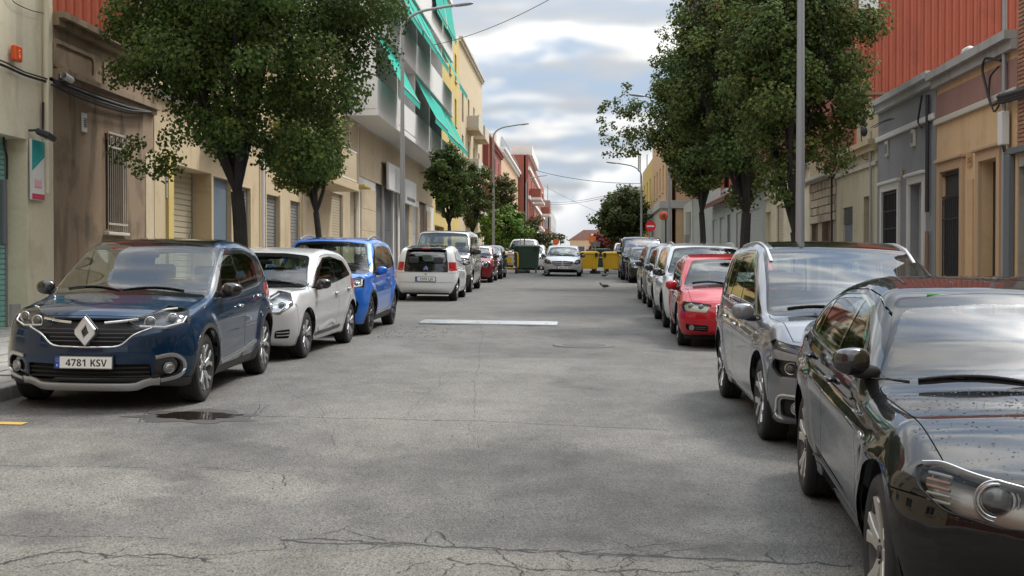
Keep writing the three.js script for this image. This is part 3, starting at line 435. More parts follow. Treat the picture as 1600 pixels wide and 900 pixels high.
  const far = tex(1024, 14, (x, y) => { const v = .105 * (1 + fbm(x * .5, y * .5, 4) * .2 + fbm(x * 2, y * 2, 3) * .14 + (hash(x * 999 | 0, y * 999 | 0) - .5) * .32 - .25 * sstep(.42, .6, fbm(x * .9 + 50, y * 1.6, 4))); return [v * 1.04, v, v * .92]; });
  const mf = new THREE.MeshStandardMaterial({ map: far, bumpMap: grainBump, bumpScale: .006, roughness: .85 });
  for (const [d0, d1, m] of [[NEAR1, 240, 220], [-60, NEAR0, 30]]) { const g = new THREE.PlaneGeometry(NW, d1 - d0, 18, m), p = g.attributes.position, u = g.attributes.uv; for (let i = 0; i < p.count; i++) { const x = KL + u.getX(i) * NW, d = d0 + u.getY(i) * (d1 - d0); p.setXYZ(i, x, roadY(x, -d) + dips(x, d), -d); u.setXY(i, x, d); } g.computeVertexNormals(); struct('road', g, mf); }
}
function hash(i, j) { let h = (i * 374761393 + j * 668265263) | 0; h = Math.imul(h ^ (h >>> 13), 1274126177); return ((h ^ (h >>> 16)) >>> 0) / 4294967296; }
function dips(x, d) { // the surface has settled a little in places; the tyre lines stay at grade
  const mid = sstep(-3.2, -2.4, x) * sstep(1.3, .6, x), left = 0; return mid * fbm(x * .5 + 3, d * .5, 3) * .02 * sstep(3, 8, d);
}
{ // ground sheet under everything
  const g = new THREE.PlaneGeometry(1400, 1400, 40, 40).rotateX(-Math.PI / 2), p = g.attributes.position; for (let i = 0; i < p.count; i++) { const x = p.getX(i), z = p.getZ(i) - 300; p.setXYZ(i, x, Math.min(roadY(x * .05, Math.min(z, 60)), roadY(0, z)) - .7 - Math.abs(x) * .002, z); } g.computeVertexNormals(); struct('ground', g, W.concrete);
  for (const [x0, x1, nm] of [[XL - .1, KL - .16, 'pavement'], [KR + .16, XR + .1, 'pavement']]) { const g = new THREE.PlaneGeometry(x1 - x0, 300, 2, 150), p = g.attributes.position, u = g.attributes.uv; for (let i = 0; i < p.count; i++) { const x = x0 + u.getX(i) * (x1 - x0), d = -60 + u.getY(i) * 300; p.setXYZ(i, x, roadY(x, -d) + KERB, -d); u.setXY(i, x, d); } g.computeVertexNormals(); const s = struct(nm, g, W.pavement);
    // paving slabs where they can be seen
    if (x0 < 0) { const gs = bevBox(.385, .03, .385, .008), ms = [plaster(.27, .265, .25, .35, 7), plaster(.23, .225, .215, .4, 8), plaster(.30, .29, .27, .3, 9)]; for (let i = 0; i < 8; i++) for (let j = 0; j < 22; j++) { const x = KL - .4 - i * .4, d = 13 + j * .4; const m = mk('paving_slab', gs, ms[(hash(i, j) * 3) | 0], s); m.position.set(x, roadY(x, -d) + KERB + .004 + hash(j, i) * .004, -d); m.rotation.x = SLOPE; } } }
  const kg = bevBox(.16, .3, .985, .02), ks = [W.concrete, plaster(.3, .29, .27, .4, 17), plaster(.36, .35, .33, .4, 19)];
  for (const [x, nm] of [[KL - .08, 'kerb'], [KR + .08, 'kerb']]) { const far = new THREE.PlaneGeometry(.16, 200, 1, 90), p = far.attributes.position, u = far.attributes.uv; for (let i = 0; i < p.count; i++) { const xx = x - .08 + u.getX(i) * .16, d = 30 + u.getY(i) * 200; p.setXYZ(i, xx, roadY(xx, -d) + KERB + .002, -d); } far.computeVertexNormals(); const root = struct(nm, far, W.concrete);
    for (let k = 0; k < 44; k++) { const d = -13.5 + k; const m = mk('kerb_stone', kg, ks[(hash(k, x < 0 ? 1 : 2) * 3) | 0], root); m.position.set(x, roadY(x, -d) + KERB - .148, -d); m.rotation.x = SLOPE; } }
}
{ // steel road plates laid across a trench, puddle, utility cover, loose grit
  const st = new THREE.MeshStandardMaterial({ color: lin(.62, .65, .66), metalness: .55, roughness: .42, roughnessMap: steelTex }), a = onRoad(655, 506), b = onRoad(872, 505.5), w = (b[0] - a[0]) / 2;
  for (let k = 0; k < 2; k++) { const m = new THREE.Mesh(bevBox(w - .006, .03, .95, .004), st); m.name = numbered('steel_plate'); m.castShadow = m.receiveShadow = true; const x = a[0] + w * (k + .5), z = (a[2] + b[2]) / 2; m.position.set(x, roadY(x, z) + .02, z); m.quaternion.copy(tiltQ); scene.add(m); tag(m, k ? 'pale steel road plate lying in the middle of the carriageway' : 'steel road plate lying on the side of the bright blue SUV', 'road plate', 'steel plates across the road'); for (const sx of [-1, 1]) mk('lifting_slot', new THREE.CylinderGeometry(.03, .03, .004, 14), M.blackMatte, m).position.set(sx * (w / 2 - .2), .0155, .3); }
  const sheet = (name, cx, cy, rx, rz, mat, jag, label, lift = .006) => { const c = onRoad(cx, cy), s = new THREE.Shape(); for (let k = 0; k < 40; k++) { const t = k / 40 * 6.2832, r = 1 + jag * fbm(Math.cos(t) * 1.3 + cx, Math.sin(t) * 1.3, 3); const x = Math.cos(t) * rx * r, y = Math.sin(t) * rz * r; k ? s.lineTo(x, y) : s.moveTo(x, y); } const g = new THREE.ShapeGeometry(s).rotateX(-Math.PI / 2), m = new THREE.Mesh(g, mat); m.name = numbered(name); m.receiveShadow = true; m.position.set(c[0], roadY(c[0], c[2]) + lift, c[2]); m.quaternion.copy(tiltQ); scene.add(m); return m; };
  { const dm = sheet('damp_patch', 305, 650, .55, .40, std(.05, .047, .043, .55), .5, '', .003); dm.userData = { kind: 'structure', label: 'damp dark asphalt around the small puddle' }; }
  const pd = sheet('puddle', 308, 650, .36, .24, phy(.035, .025, .018, .04, { clearcoat: 1, clearcoatRoughness: .01 }), .32); pd.userData = { kind: 'structure', label: 'small brown rain puddle in front of the navy crossover' };
  const cv = thing('utility_cover', 'round settled utility cover in the middle of the road', 'manhole cover', onRoad(912, 540)); cv.position.y = roadY(cv.position.x, cv.position.z); cv.quaternion.copy(tiltQ); mk('rim', new THREE.CylinderGeometry(.46, .48, .016, 40).translate(0, .006, 0), plaster(.13, .125, .12, .4, 5), cv); mk('lid', new THREE.CylinderGeometry(.33, .33, .018, 40).translate(0, .009, 0), std(.07, .068, .066, .6, { metalness: .4 }), cv);
  const kerbYellow = std(.42, .27, .06, .9), y = onRoad(8, 662); const yl = struct('painted_line', new THREE.PlaneGeometry(.34, .14).rotateX(-Math.PI / 2), kerbYellow, 'short worn yellow paint mark near the left kerb'); yl.position.set(y[0], roadY(y[0], y[2]) + .006, y[2]); yl.quaternion.copy(tiltQ);
  // grit and fallen leaves
  const gg = new THREE.IcosahedronGeometry(.012, 0), gm = std(.1, .085, .065, .95), im = new THREE.InstancedMesh(gg, gm, 900), o = new THREE.Object3D(), col = new THREE.Color();
  for (let i = 0; i < 900; i++) { let x, d; if (i < 420) { const p = onRoad(rr(590, 720), rr(508, 528)); x = p[0]; d = -p[2]; } else if (i < 640) { x = KL + Math.abs(rr(0, .6)); d = rr(8, 30); } else { const p = onRoad(rr(100, 1150), rr(470, 830)); x = p[0]; d = -p[2]; } o.position.set(x, roadY(x, -d) + dips(x, d) + .004, -d); o.rotation.set(rr(0, 6), rr(0, 6), rr(0, 6)); const k = rr(.3, 1.1) * (i > 640 ? .35 : .55); o.scale.set(k, k * .5, k * rr(.6, 1.6)); o.updateMatrix(); im.setMatrixAt(i, o.matrix); col.setRGB(rr(.4, 1.3), rr(.4, 1.1), rr(.3, .9)); im.setColorAt(i, col); }
  im.name = 'grit'; im.castShadow = im.receiveShadow = true; scene.add(im); tag(im, 'loose grit and leaf litter scattered over the asphalt', 'grit', undefined, 'stuff');
}
// ---------- buildings ----------
function building(name, label, side, X, d0, d1, top, wallMat, ops, o = {}) {
  const dm = (d0 + d1) / 2, base = roadY(X, -d0) + KERB - .25, g = thing(name, label, o.category ?? 'building', [X, base, -dm], side < 0 ? Math.PI / 2 : -Math.PI / 2, o.group);
  const len = d1 - d0, lx = px => { const d = -onX(px, 400, X)[2]; return side < 0 ? d - dm : dm - d; }, ly = (px, py) => onX(px, py, X)[1] - base, H = top - base;
  const rects = ops.map(q => { if (q.m) { const [a, b, y0, y1] = q.m; return { ...q, x0: side < 0 ? a - dm : dm - b, x1: side < 0 ? b - dm : dm - a, y0: y0 - base, y1: y1 - base }; } const [px0, py0, px1, py1] = q.p; return { ...q, x0: lx(px0), x1: lx(px1), y1: ly(side < 0 ? px0 : px1, py0), y0: py1 ? ly(side < 0 ? px0 : px1, py1) : .28 + (o.step ?? 0) }; });
  const E = len / 2, th = o.thick ?? .4, s = shapeOf([[-E, -.4], [E, -.4], [E, H], [-E, H]]); for (const r of rects) { r.x0 = Math.max(r.x0, -E + .02); r.x1 = Math.min(r.x1, E - .02); r.y1 = Math.min(r.y1, H - .1); s.holes.push(new THREE.Path([[r.x0, r.y0], [r.x1, r.y0], [r.x1, r.y1], [r.x0, r.y1]].map(p => new THREE.Vector2(...p)))); }
  mk('wall', new THREE.ExtrudeGeometry(s, { depth: th, bevelEnabled: false }).translate(0, 0, -th), wallMat, g);
  const dep = o.depth ?? 7; const core = mk('rear_volume', boxUV(len - .01, H + .38, dep).translate(0, H / 2 - .2, -th - .25 - dep / 2), o.sideMat ?? wallMat, g); if (o.roofMat) mk('roof', boxUV(len + .04, .12, dep + .6).translate(0, H + .062, -dep / 2 - .3), o.roofMat, g);
  for (const r of rects) opening(g, r, wallMat);
  return Object.assign(g.userData, {}), { g, lx, ly, H, E, base, dm, at: (px, py, n = 0) => [lx(px), ly(px, py), n], hx: d => side < 0 ? d - dm : dm - d };
}
function opening(g, r, wallMat) {
  const w = r.x1 - r.x0, h = r.y1 - r.y0, cx = (r.x0 + r.x1) / 2, cy = (r.y0 + r.y1) / 2, rec = r.recess ?? .22, k = r.kind;
  if (w <= .02 || h <= .02) return;
  if (k === 'shutter') { const sh = mk('roller_shutter', boxUV(w - .004, h - .004, .02), r.mat, g); sh.position.set(cx, cy, -rec - .02); const n = Math.max(3, Math.round(h / (r.slat ?? .1))), sg = bevBox(w - .03, h / n * .86, .028, .01); for (let i = 0; i < n; i++) mk('slat', sg, r.mat, sh).position.set(0, -h / 2 + h / n * (i + .5), .016); for (const q of [-1, 1]) mk('guide_rail', boxUV(.05, h - .01, .05).translate(q * (w / 2 - .027), 0, .03), M.shutterGrey, sh); }
  else if (k === 'gate') { const d = mk('gate', boxUV(w - .004, h - .004, .03), M.darkDoor, g); d.position.set(cx, cy, -rec - .04); const n = Math.max(3, Math.round(w / (r.pitch ?? .13))), bg = new THREE.CylinderGeometry(.011, .011, h * (r.full ? .99 : .82), 6); for (let i = 0; i <= n; i++) mk('bar', bg, r.mat ?? M.iron, d).position.set(-w / 2 + .03 + (w - .06) * i / n, r.full ? 0 : -h * .08, .07); for (const q of [.34, -.46, .48, .2]) mk('rail', bevBox(w - .02, .035, .02, .004), r.mat ?? M.iron, d).position.set(0, h * q, .07); }
  else if (k === 'window') {
    const f = mk('window', merge([boxUV(w - .004, .06, .06).translate(0, h / 2 - .032, 0), boxUV(w - .004, .06, .06).translate(0, -h / 2 + .032, 0), boxUV(.06, h - .13, .06).translate(-w / 2 + .032, 0, 0), boxUV(.06, h - .13, .06).translate(w / 2 - .032, 0, 0), boxUV(.05, h - .13, .05)]), r.mat ?? M.frameWhite, g); f.position.set(cx, cy, -rec);
    if (r.blind) { const b = h * r.blind; mk('blind', boxUV(w - .13, b, .02), r.blindMat ?? M.shutterWhite, f).position.set(0, h / 2 - .06 - b / 2, -.01); }
    for (const q of [-1, 1]) mk('pane', new THREE.BoxGeometry((w - .16) / 2, h - .12, .012), M.pane, f).position.set(q * (w - .05) / 4, 0, -.03);
    if (r.sill !== false) mk('sill', bevBox(w + .16, .06, .16, .012), M.stoneTrim, g).position.set(cx, r.y0 - .03, .03);
    if (r.bars) { const n = Math.round(w / .11), bg = new THREE.CylinderGeometry(.011, .011, h + .1, 6); for (let i = 0; i <= n; i++) mk('bar', bg, r.bars, g).position.set(r.x0 + w * i / n, cy, .07); for (const q of [.5, .36, -.42]) mk('rail', bevBox(w + .05, .04, .018, .004), r.bars, g).position.set(cx, cy + h * q, .078); for (let i = 0; i < 3; i++) mk('scroll', new THREE.TorusGeometry(.07, .01, 6, 18), r.bars, g).position.set(cx + (i - 1) * w * .3, cy + h * .43, .07); }
  } else if (k === 'door') { const d = mk('door', boxUV(w - .004, h - .004, .05), r.mat, g); d.position.set(cx, cy, -rec - .03); for (const q of r.two ? [-1, 1] : [0]) for (const [yy, hh] of [[.2, .42], [-.25, .36]]) mk('door_panel', bevBox((r.two ? w / 2 : w) - .2, h * hh, .03, .012), r.mat, d).position.set(q * w / 4, h * yy, .024); mk('handle', new THREE.SphereGeometry(.035, 10, 8), M.satin, d).position.set(w * .36, -h * .03, .06); if (r.lattice) { mk('fanlight', bevBox(w - .1, .34, .02, .005), M.darkDoor, d).position.set(0, h / 2 - .25, .05); } }
  else { const d = mk(r.name ?? 'recess', boxUV(w - .004, h - .004, .03), r.mat ?? M.darkDoor, g); d.position.set(cx, cy, -rec - .04); }
  if (r.trim) { const t = r.trim.w ?? .14, m = r.trim.mat, pr = r.trim.proud ?? .05, f = mk('door_surround', merge([boxUV(t, h + .004, pr).translate(-w / 2 - t / 2, 0, pr / 2 - .002), boxUV(t, h + .004, pr).translate(w / 2 + t / 2, 0, pr / 2 - .002), boxUV(w + 2 * t, t, pr).translate(0, h / 2 + t / 2 + .003, pr / 2 - .002)]), m, g); f.position.set(cx, cy, 0); mk('lintel_moulding', bevBox(w + 2 * t + .1, .07, pr + .07, .02), m, g).position.set(cx, r.y1 + t + .04, (pr + .07) / 2 - .01); }
}
const cornice = (b, y, h, proud, mat, name = 'cornice', e = .0) => { const g = mk(name, merge([boxUV(b.E * 2 + e, h * .45, proud).translate(0, h * .27, proud / 2), boxUV(b.E * 2 + e - .004, h * .5, proud * .55).translate(0, -h * .21, proud * .275)]), mat, b.g); g.position.set(0, y, -.004); return g; };
const cable = (pts, r, mat, par, name = 'cable') => mk(name, tubePath(pts, r, 5), mat, par);
// ---- left row ----
{ const b = building('house', 'cream plastered house with a teal roller shutter and round pipe', -1, XL, 17.2, 21.28, 9.5, W.cream, [{ p: [-55, 195, 43], kind: 'shutter', mat: M.shutterTeal, recess: .36, slat: .085 }]);
  mk('drain_pipe', new THREE.CylinderGeometry(.05, .05, 6, 12).translate(0, 0, 0), W.cream, b.g).position.set(...b.at(67, 20, .07)); mk('lower_pipe', tubePath([b.at(64, 160, .05), b.at(63, 205, .05)], .02, 6), M.cable, b.g);
  cable([b.at(-40, 88, .06), b.at(0, 103, .07), b.at(35, 118, .06), b.at(66, 128, .08)], .022, M.cable, b.g); cable([b.at(-40, 84, .1), b.at(0, 98, .1), b.at(30, 113, .1), b.at(66, 124, .1)], .014, M.cable, b.g); cable([b.at(5, -20, .05), b.at(20, 5, .05), b.at(45, 17, .05), b.at(66, 22, .05)], .008, M.cable, b.g);
  mk('conduit', tubePath([b.at(26, 209, -.2), b.at(27, 230, -.2), b.at(31, 245, -.2), b.at(31, 280, -.2)], .02, 6), M.cable, b.g); mk('meter_box', bevBox(.12, 1.05, .09, .03), M.greyDoor, b.g).position.set(...b.at(29, 332, -.24)); mk('lintel_beam', bevBox(b.E * 1.6, .12, .2, .02), M.stoneTrim, b.g).position.set(b.lx(43) - b.E * .8 - .02, b.ly(43, 200), -.18); mk('plinth', boxUV(.3, .5, .06), W.concrete, b.g).position.set(...b.at(20, 500, .03)); }
{ // brown single-storey house
  const topY = onX(72, 25, XL)[1], b = building('house', 'dirty brown plastered house with a tall barred window', -1, XL, 21.3, 26.4, topY, W.brown, [{ p: [164, 207, 193, 362], kind: 'window', bars: M.ironPale, mat: M.ironRust, recess: .2 }], { depth: 5 });
  cornice(b, b.H + .02, .24, .2, W.brown, 'parapet_cap', .02); { const y = b.ly(73, 112); const c = cornice(b, y, .2, .16, W.brown, 'string_course'); }
  for (const [x0, x1] of [[84, 148], [162, 212]]) { const y1 = b.ly(84, 58) - .02, y0 = b.ly(84, 104), a = b.lx(x0), c = b.lx(x1); mk('parapet_panel', plateOf(softPoly([[a, y0], [c, y0], [c, y1], [a, y1]], .08), .02, .008, [softPoly([[a + .06, y0 + .06], [a + .06, y1 - .06], [c - .06, y1 - .06], [c - .06, y0 + .06]], .12)]), W.brown, b.g).position.z = .002; }
  mk('wall_vent', bevBox(.2, .34, .04, .01), M.signWhite, b.g).position.set(...b.at(131, 192, .02)); for (let k = 0; k < 5; k++) mk('vent_slot', bevBox(.14, .015, .012, .003), M.darkTrim, b.g).position.set(...b.at(131, 186 + k * 3, .045));
  for (const [dy, r, n] of [[0, .035, .12], [5, .02, .17], [9, .016, .13]]) cable([b.at(70, 124 + dy, n), b.at(100, 137 + dy * 1.2, n), b.at(140, 152 + dy * 1.3, n), b.at(190, 168 + dy, n), b.at(225, 176, n)], r, M.cable, b.g); mk('splice_tube', tubePath([b.at(82, 118, .2), b.at(95, 126, .2)], .06, 8), W.pale, b.g); mk('pale_render', plateOf(softPoly([[b.lx(228), -.3], [b.E - .01, -.3], [b.E - .01, b.ly(228, 235)], [b.lx(228), b.ly(228, 240)]], .04), .008), W.sand, b.g).position.z = .001; }
{ // ochre building with orange clad party wall
  const b = building('apartment_building', 'ochre building with an orange clad party wall and cream shutter', -1, XL, 26.45, 35.9, 15, W.ochre, [{ p: [268, 255, 331], kind: 'shutter', mat: M.shutterCream, recess: .5, slat: .13 }, { p: [334, 275, 362], kind: 'door', mat: M.blueDoor, recess: .12 }, { p: [372, 290, 392], kind: 'shutter', mat: M.shutterGrey, recess: .12 }, ...[0, 1, 2].flatMap(f => [28.2, 31, 33.8].map(d => ({ m: [d, d + 1.1, 6 + f * 3, 7.9 + f * 3], kind: 'window', blind: .4 })))], { depth: 9, thick: .7 });
  cladding(b.g, b.hx(26.45) - .05, b.ly(72, 60) - 1.0, b.H, -.6, 9.5, -1); cornice(b, b.ly(262, 150), .24, .22, M.stoneTrim, 'string_course'); mk('wall_sign', bevBox(.34, .9, .03, .01), M.signWhite, b.g).position.set(...b.at(263, 277, .02)); mk('sign_mark', bevBox(.22, .4, .012, .004), std(.5, .18, .12, .6), b.g).position.set(...b.at(263, 270, .042)); mk('pilaster', boxUV(.35, 3.6, .06), W.yellow, b.g).position.set(b.lx(264) - .0, 1.7, .03); mk('balcony_edge', boxUV(2.4, .16, .5), M.stoneTrim, b.g).position.set(0, b.ly(300, 200), .25); }
{ const b = building('house', 'low ochre house with two narrow grey shutters', -1, XL, 36, 41, onX(440, 235, XL)[1], W.ochre, [{ p: [417, 303, 436], kind: 'shutter', mat: M.shutterGrey, recess: .12 }, { p: [454, 313, 469], kind: 'shutter', mat: M.shutterGrey, recess: .1 }], { depth: 8 }); cornice(b, b.H, .3, .25, M.stoneTrim); mk('drain_pipe', new THREE.CylinderGeometry(.05, .05, b.H - .5, 10), M.signWhite, b.g).position.set(b.lx(407), b.H / 2, .08); for (const px of [435, 471]) mk('pier', boxUV(.5, b.ly(px, 305), .05), W.sand, b.g).position.set(b.lx(px) + .3, b.ly(px, 305) / 2, .025); }
{ const b = building('apartment_building', 'beige two-storey house with a railed balcony over cream shutters', -1, XL, 41.05, 51.3, 9.2, W.sand, [{ p: [519, 300, 536], kind: 'shutter', mat: M.shutterCream, recess: .12 }, { p: [547, 291, 557], kind: 'shutter', mat: M.shutterCream, recess: .1 }, { m: [45, 46.2, 5.4, 7.8], kind: 'window', sill: false }, { m: [48, 49.2, 5.4, 7.8], kind: 'window', sill: false }], { depth: 8 });
  const yb = onX(555, 288, XL + .9)[1] - b.base, xa = b.hx(41.1), xb = b.hx(45.9), L = xb - xa; mk('balcony_slab', bevBox(L, .28, .95, .02), W.ochre, b.g).position.set((xa + xb) / 2, yb - .1, .475); const rail = mk('balcony_railing', merge([bevBox(L, .06, .05, .01).translate(0, 1.15, .86), bevBox(L, .05, .05, .01).translate(0, .12, .86), bevBox(.05, .05, .85, .01).translate(-L / 2 + .03, 1.15, .43)]), M.frameWhite, b.g); rail.position.set((xa + xb) / 2, yb, 0);
  const bg = bevBox(.09, 1.0, .03, .006); for (let i = 0; i < 44; i++) mk('baluster', bg, W.sand, rail).position.set(-L / 2 + .07 + (L - .14) * i / 43, .64, .86); for (let i = 0; i < 6; i++) mk('baluster', bg, W.sand, rail).position.set(-L / 2 + .03, .64, .1 + i * .14); mk('awning_box', bevBox(1.6, .12, .5, .03), std(.5, .38, .12, .6), b.g).position.set(b.lx(556), b.ly(556, 292), .25); }
{ // white block with long balconies and teal awnings
  const y1 = onX(637, 216, -7.7)[1], b = building('apartment_building', 'white apartment block with long solid balconies and teal awnings', -1, XL, 51.35, 78, y1 + 11.2, W.pale, [{ p: [587, 275, 600], kind: 'shutter', mat: M.shutterGrey, recess: .14 }, { p: [600.5, 285, 614], kind: 'door', mat: M.greyDoor, recess: .1 }, { p: [616, 300, 622], kind: 'shutter', mat: M.shutterGrey, recess: .08 }, { p: [626, 310, 637], kind: 'void', recess: .1 }, { p: [643, 300, 651], kind: 'door', mat: M.shutterWhite, recess: .06 }, { p: [655, 308, 666], kind: 'void', mat: M.woodDoor, recess: .1 }, ...[0, 1, 2].flatMap(f => [53, 57.5, 62, 66.5, 71, 75].map(d => ({ m: [d, d + 1.6, y1 + .4 + f * 3.35, y1 + 2.7 + f * 3.35], kind: 'window', sill: false, mat: M.woodDoor, blind: (hash(f, d | 0) > .5 ? .55 : .2) })))], { depth: 10 });
  mk('shopfront_facing', boxUV(26.4, 2.0, .03), W.sand, b.g).position.set(0, y1 - b.base - 1.1, .016);
  for (const [px0, px1] of [[563, 586], [637, 643], [651, 655], [666, 672]]) { const w = b.lx(px1) - b.lx(px0) - .05, hh = 3.6, nT = 4; for (let i = 0; i < nT; i++) mk('stone_facing', bevBox(w, hh / nT - .012, .05, .006), W.sand, b.g).position.set((b.lx(px0) + b.lx(px1)) / 2, .3 + hh / nT * (i + .5), .026); }
  const teal = std(.006, .38, .29, .9, { side: THREE.DoubleSide }), white = plaster(.72, .71, .685, .25, 201, [.75, .74, .7]);
  for (let f = 0; f < 4; f++) { const y = y1 - b.base + f * 3.35, x0 = b.hx(f ? 50 : 48.7), x1 = b.hx(78), L = x1 - x0;
    mk('balcony_slab', bevBox(L, .24, 1.22, .02), white, b.g).position.set((x0 + x1) / 2, y + .12, .612);
    const nb = 5; for (let k = 0; k < nb; k++) { const w = L / nb; mk('balcony_parapet', bevBox(w - .05, f === 0 && k === 1 ? 1.1 : 1.22, .12, .015), white, b.g).position.set(x0 + w * (k + .5), y + .86, 1.13); mk('balcony_divider', bevBox(.14, 3.1, 1.0, .02), white, b.g).position.set(x0 + w * k + .08, y + 1.8, .62); }
    mk('balcony_parapet', bevBox(.12, 1.2, 1.0, .015), white, b.g).position.set(x0 + .06, y + .86, .6);
    if (f < 3) for (let k = 0; k < nb; k++) { const w = L / nb, ht = y + 3.25, hb = y + 1.35 - .25 * hash(k, f + 9), out = 1.15 + .95 * (f === 2 ? .3 : 1), n = 12, gm = new THREE.PlaneGeometry(w - .3, 1, 24, n), p = gm.attributes.position; for (let i = 0; i < p.count; i++) { const t = .5 - p.getY(i), X = p.getX(i); p.setXYZ(i, X, ht + (hb - ht) * t - .1 * Math.sin(t * 3.14) * .5 + .01 * Math.sin(X * 9), 1.12 + (out - 1.12) * t); } gm.computeVertexNormals(); if (hash(k + 3, f) > .12) { const a = mk('awning', gm, teal, b.g); a.position.x = x0 + w * (k + .5); mk('awning_bar', new THREE.CylinderGeometry(.03, .03, w - .28, 8).rotateZ(Math.PI / 2).translate(0, hb - .02, out), M.frameWhite, a); const vg = new THREE.PlaneGeometry(w - .3, .25, 30, 1), vp = vg.attributes.position; for (let i = 0; i < vp.count; i++) vp.setZ(i, .02 * Math.sin(vp.getX(i) * 14)); vg.computeVertexNormals(); mk('awning_valance', vg, teal, a).position.set(0, hb - .16, out); } } }
  for (const [px, py, w, h] of [[606, 280, 4.3, 1.2], [631, 302, 4.2, 1.2]]) { const sgn = mk('shop_sign', bevBox(w, h, .12, .02), M.signWhite, b.g); sgn.position.set(b.lx(px), b.ly(px, py), .32); mk('sign_bracket', bevBox(w * .98, .05, .3, .01), M.stoneTrim, sgn).position.set(0, h / 2 + .03, -.15); if (w > 4.25) mk('sign_print', bevBox(.05, h * .75, .01, .003), M.greyDoor, sgn).position.set(.0, 0, .065); else mk('sign_print', bevBox(w * .7, h * .14, .01, .003), M.greyDoor, sgn).position.set(0, -h * .28, .065); }
  mk('wall_lamp', tubePath([b.at(655, 270, .1), b.at(662, 268, .5), b.at(668, 266, 1.0), b.at(669, 262, 1.0)], .03, 6), M.iron, b.g); for (const [x, yy, z] of [[b.hx(70), 3.5, .6]]) mk('roof_aerial', merge([new THREE.CylinderGeometry(.025, .025, 4, 6), bevBox(.9, .03, .03, .005).translate(0, 1.6, 0), bevBox(.7, .03, .03, .005).translate(0, 1.9, 0)]), M.galv, b.g).position.set(x, b.H + 2, -1); mk('rooftop_room', boxUV(9, 2.8, 4), W.yellow, b.g).position.set(b.hx(58), b.H + 1.4, -3); }
const grid = (d0, d1, cols, ys, w, o = {}) => ys.flatMap(([a, c]) => [...Array(cols)].map((_, i) => { const d = d0 + (d1 - d0) * (i + .5) / cols; return { m: [d - w / 2, d + w / 2, a, c], kind: 'window', recess: .18, blind: hash(i, a * 10 | 0) * .8, ...o }; }));
{ const b = building('apartment_building', 'tall yellow building next to the white block with teal awnings', -1, XL, 78.05, 94.5, 18.3, W.yellow, [{ m: [79.5, 83.5, 5.3, 7.1], kind: 'void', recess: .5, name: 'window_band' }, { m: [78.6, 84, 1.4, 4.3], kind: 'void', mat: M.greyDoor, recess: .3 }, ...grid(86, 94, 2, [[8.5, 10.5], [11.8, 13.8], [15, 17]], 1.3)], { depth: 10 }); mk('dark_glass', bevBox(5, 2, .06, .01), M.pane, b.g).position.set(b.hx(81.5), 6.2 - b.base, .05); }
{ const b = building('apartment_building', 'cream building with small projecting balconies beyond the yellow one', -1, XL, 94.55, 117, 18.6, W.sand, grid(95, 116, 4, [[6, 8.4], [9.4, 11.8], [12.8, 15.2]], 1.4, { sill: false, mat: M.woodDoor, kind: 'window' }), { depth: 9 }); for (let f = 0; f < 3; f++) for (const d of [103, 110]) { const s = mk('balcony', bevBox(4.6, .2, 1, .02), W.sand, b.g); s.position.set(b.hx(d), 5.8 - b.base + f * 3.4, .5); mk('balcony_rail', merge([bevBox(4.6, 1, .06, .01).translate(0, .55, .45), bevBox(.06, 1, .9, .01).translate(-2.27, .55, 0)]), M.stoneTrim, s); } cornice(b, b.H, .4, .3, M.stoneTrim); }
{ const b = building('apartment_building', 'narrow red building with pale upper side behind the street lamp', -1, XL, 117.05, 146, 14.2, W.brickRed, grid(118, 145, 4, [[5.4, 7.4], [8.6, 10.6], [11.4, 13.2]], 1.5), { depth: 9, sideMat: W.pale }); cornice(b, b.H, .5, .4, W.brickRed); for (const d of [119, 124]) mk('pilaster', boxUV(.9, b.H, .5), W.brickRed, b.g).position.set(b.hx(d), b.H / 2, .25); mk('ground_floor_facing', boxUV(b.E * 2 - .1, 4.2, .08), W.pale, b.g).position.set(0, 2.1, .042); }
{ const b = building('apartment_building', 'cream and peach building with roof terrace far down the left side', -1, XL, 146.05, 186, 15.2, W.peach, grid(147, 185, 5, [[4.4, 6.4], [7.8, 9.8], [11, 13]], 1.6), { depth: 12, sideMat: W.peach }); cornice(b, b.H, .7, .5, W.pale); mk('terrace_hut', boxUV(6, 2.6, 4), W.pale, b.g).position.set(b.hx(156), b.H + 1.3, -3); mk('terrace_rail', merge([bevBox(b.E * 2, .06, .06, .01).translate(0, 1.1, 0), ...[...Array(14)].map((_, i) => bevBox(.05, 1.1, .05, .01).translate(-b.E + 3 * i, .55, 0))]), M.galv, b.g).position.set(0, b.H + .3, .1); mk('roof_aerial', new THREE.CylinderGeometry(.05, .05, 5, 6), M.galv, b.g).position.set(b.hx(180), b.H + 2.5, -2); }
{ const b = building('apartment_building', 'brick red apartment block with white framed windows and pale bands far off', -1, XL + 1.5, 186.1, 268, 18.2, W.brickRed, [...grid(192, 262, 6, [[4.6, 6.8], [8.8, 11], [13, 15.2]], 2.6, { blind: .85, blindMat: M.signWhite })], { depth: 16 }); for (const y of [3.6, 7.8, 12, 16.2]) mk('floor_band', boxUV(b.E * 2 + .2, .5, .3), W.pale, b.g).position.set(0, y - b.base, .12); for (const [d, y] of [[193, 12], [193, 7.8], [205, 12], [205, 7.8], [250, 7.8], [250, 12], [262, 7.8]]) { const s = mk('balcony', boxUV(7, 1.3, 1.6), W.brickRed, b.g); s.position.set(b.hx(d), y - b.base + .8, .9); mk('balcony_slab', boxUV(7.3, .35, 1.8), W.pale, s).position.set(0, -.82, 0); } mk('roof_parapet', boxUV(30, 1.4, 3), W.pale, b.g).position.set(b.hx(202), b.H + .7, -1); }
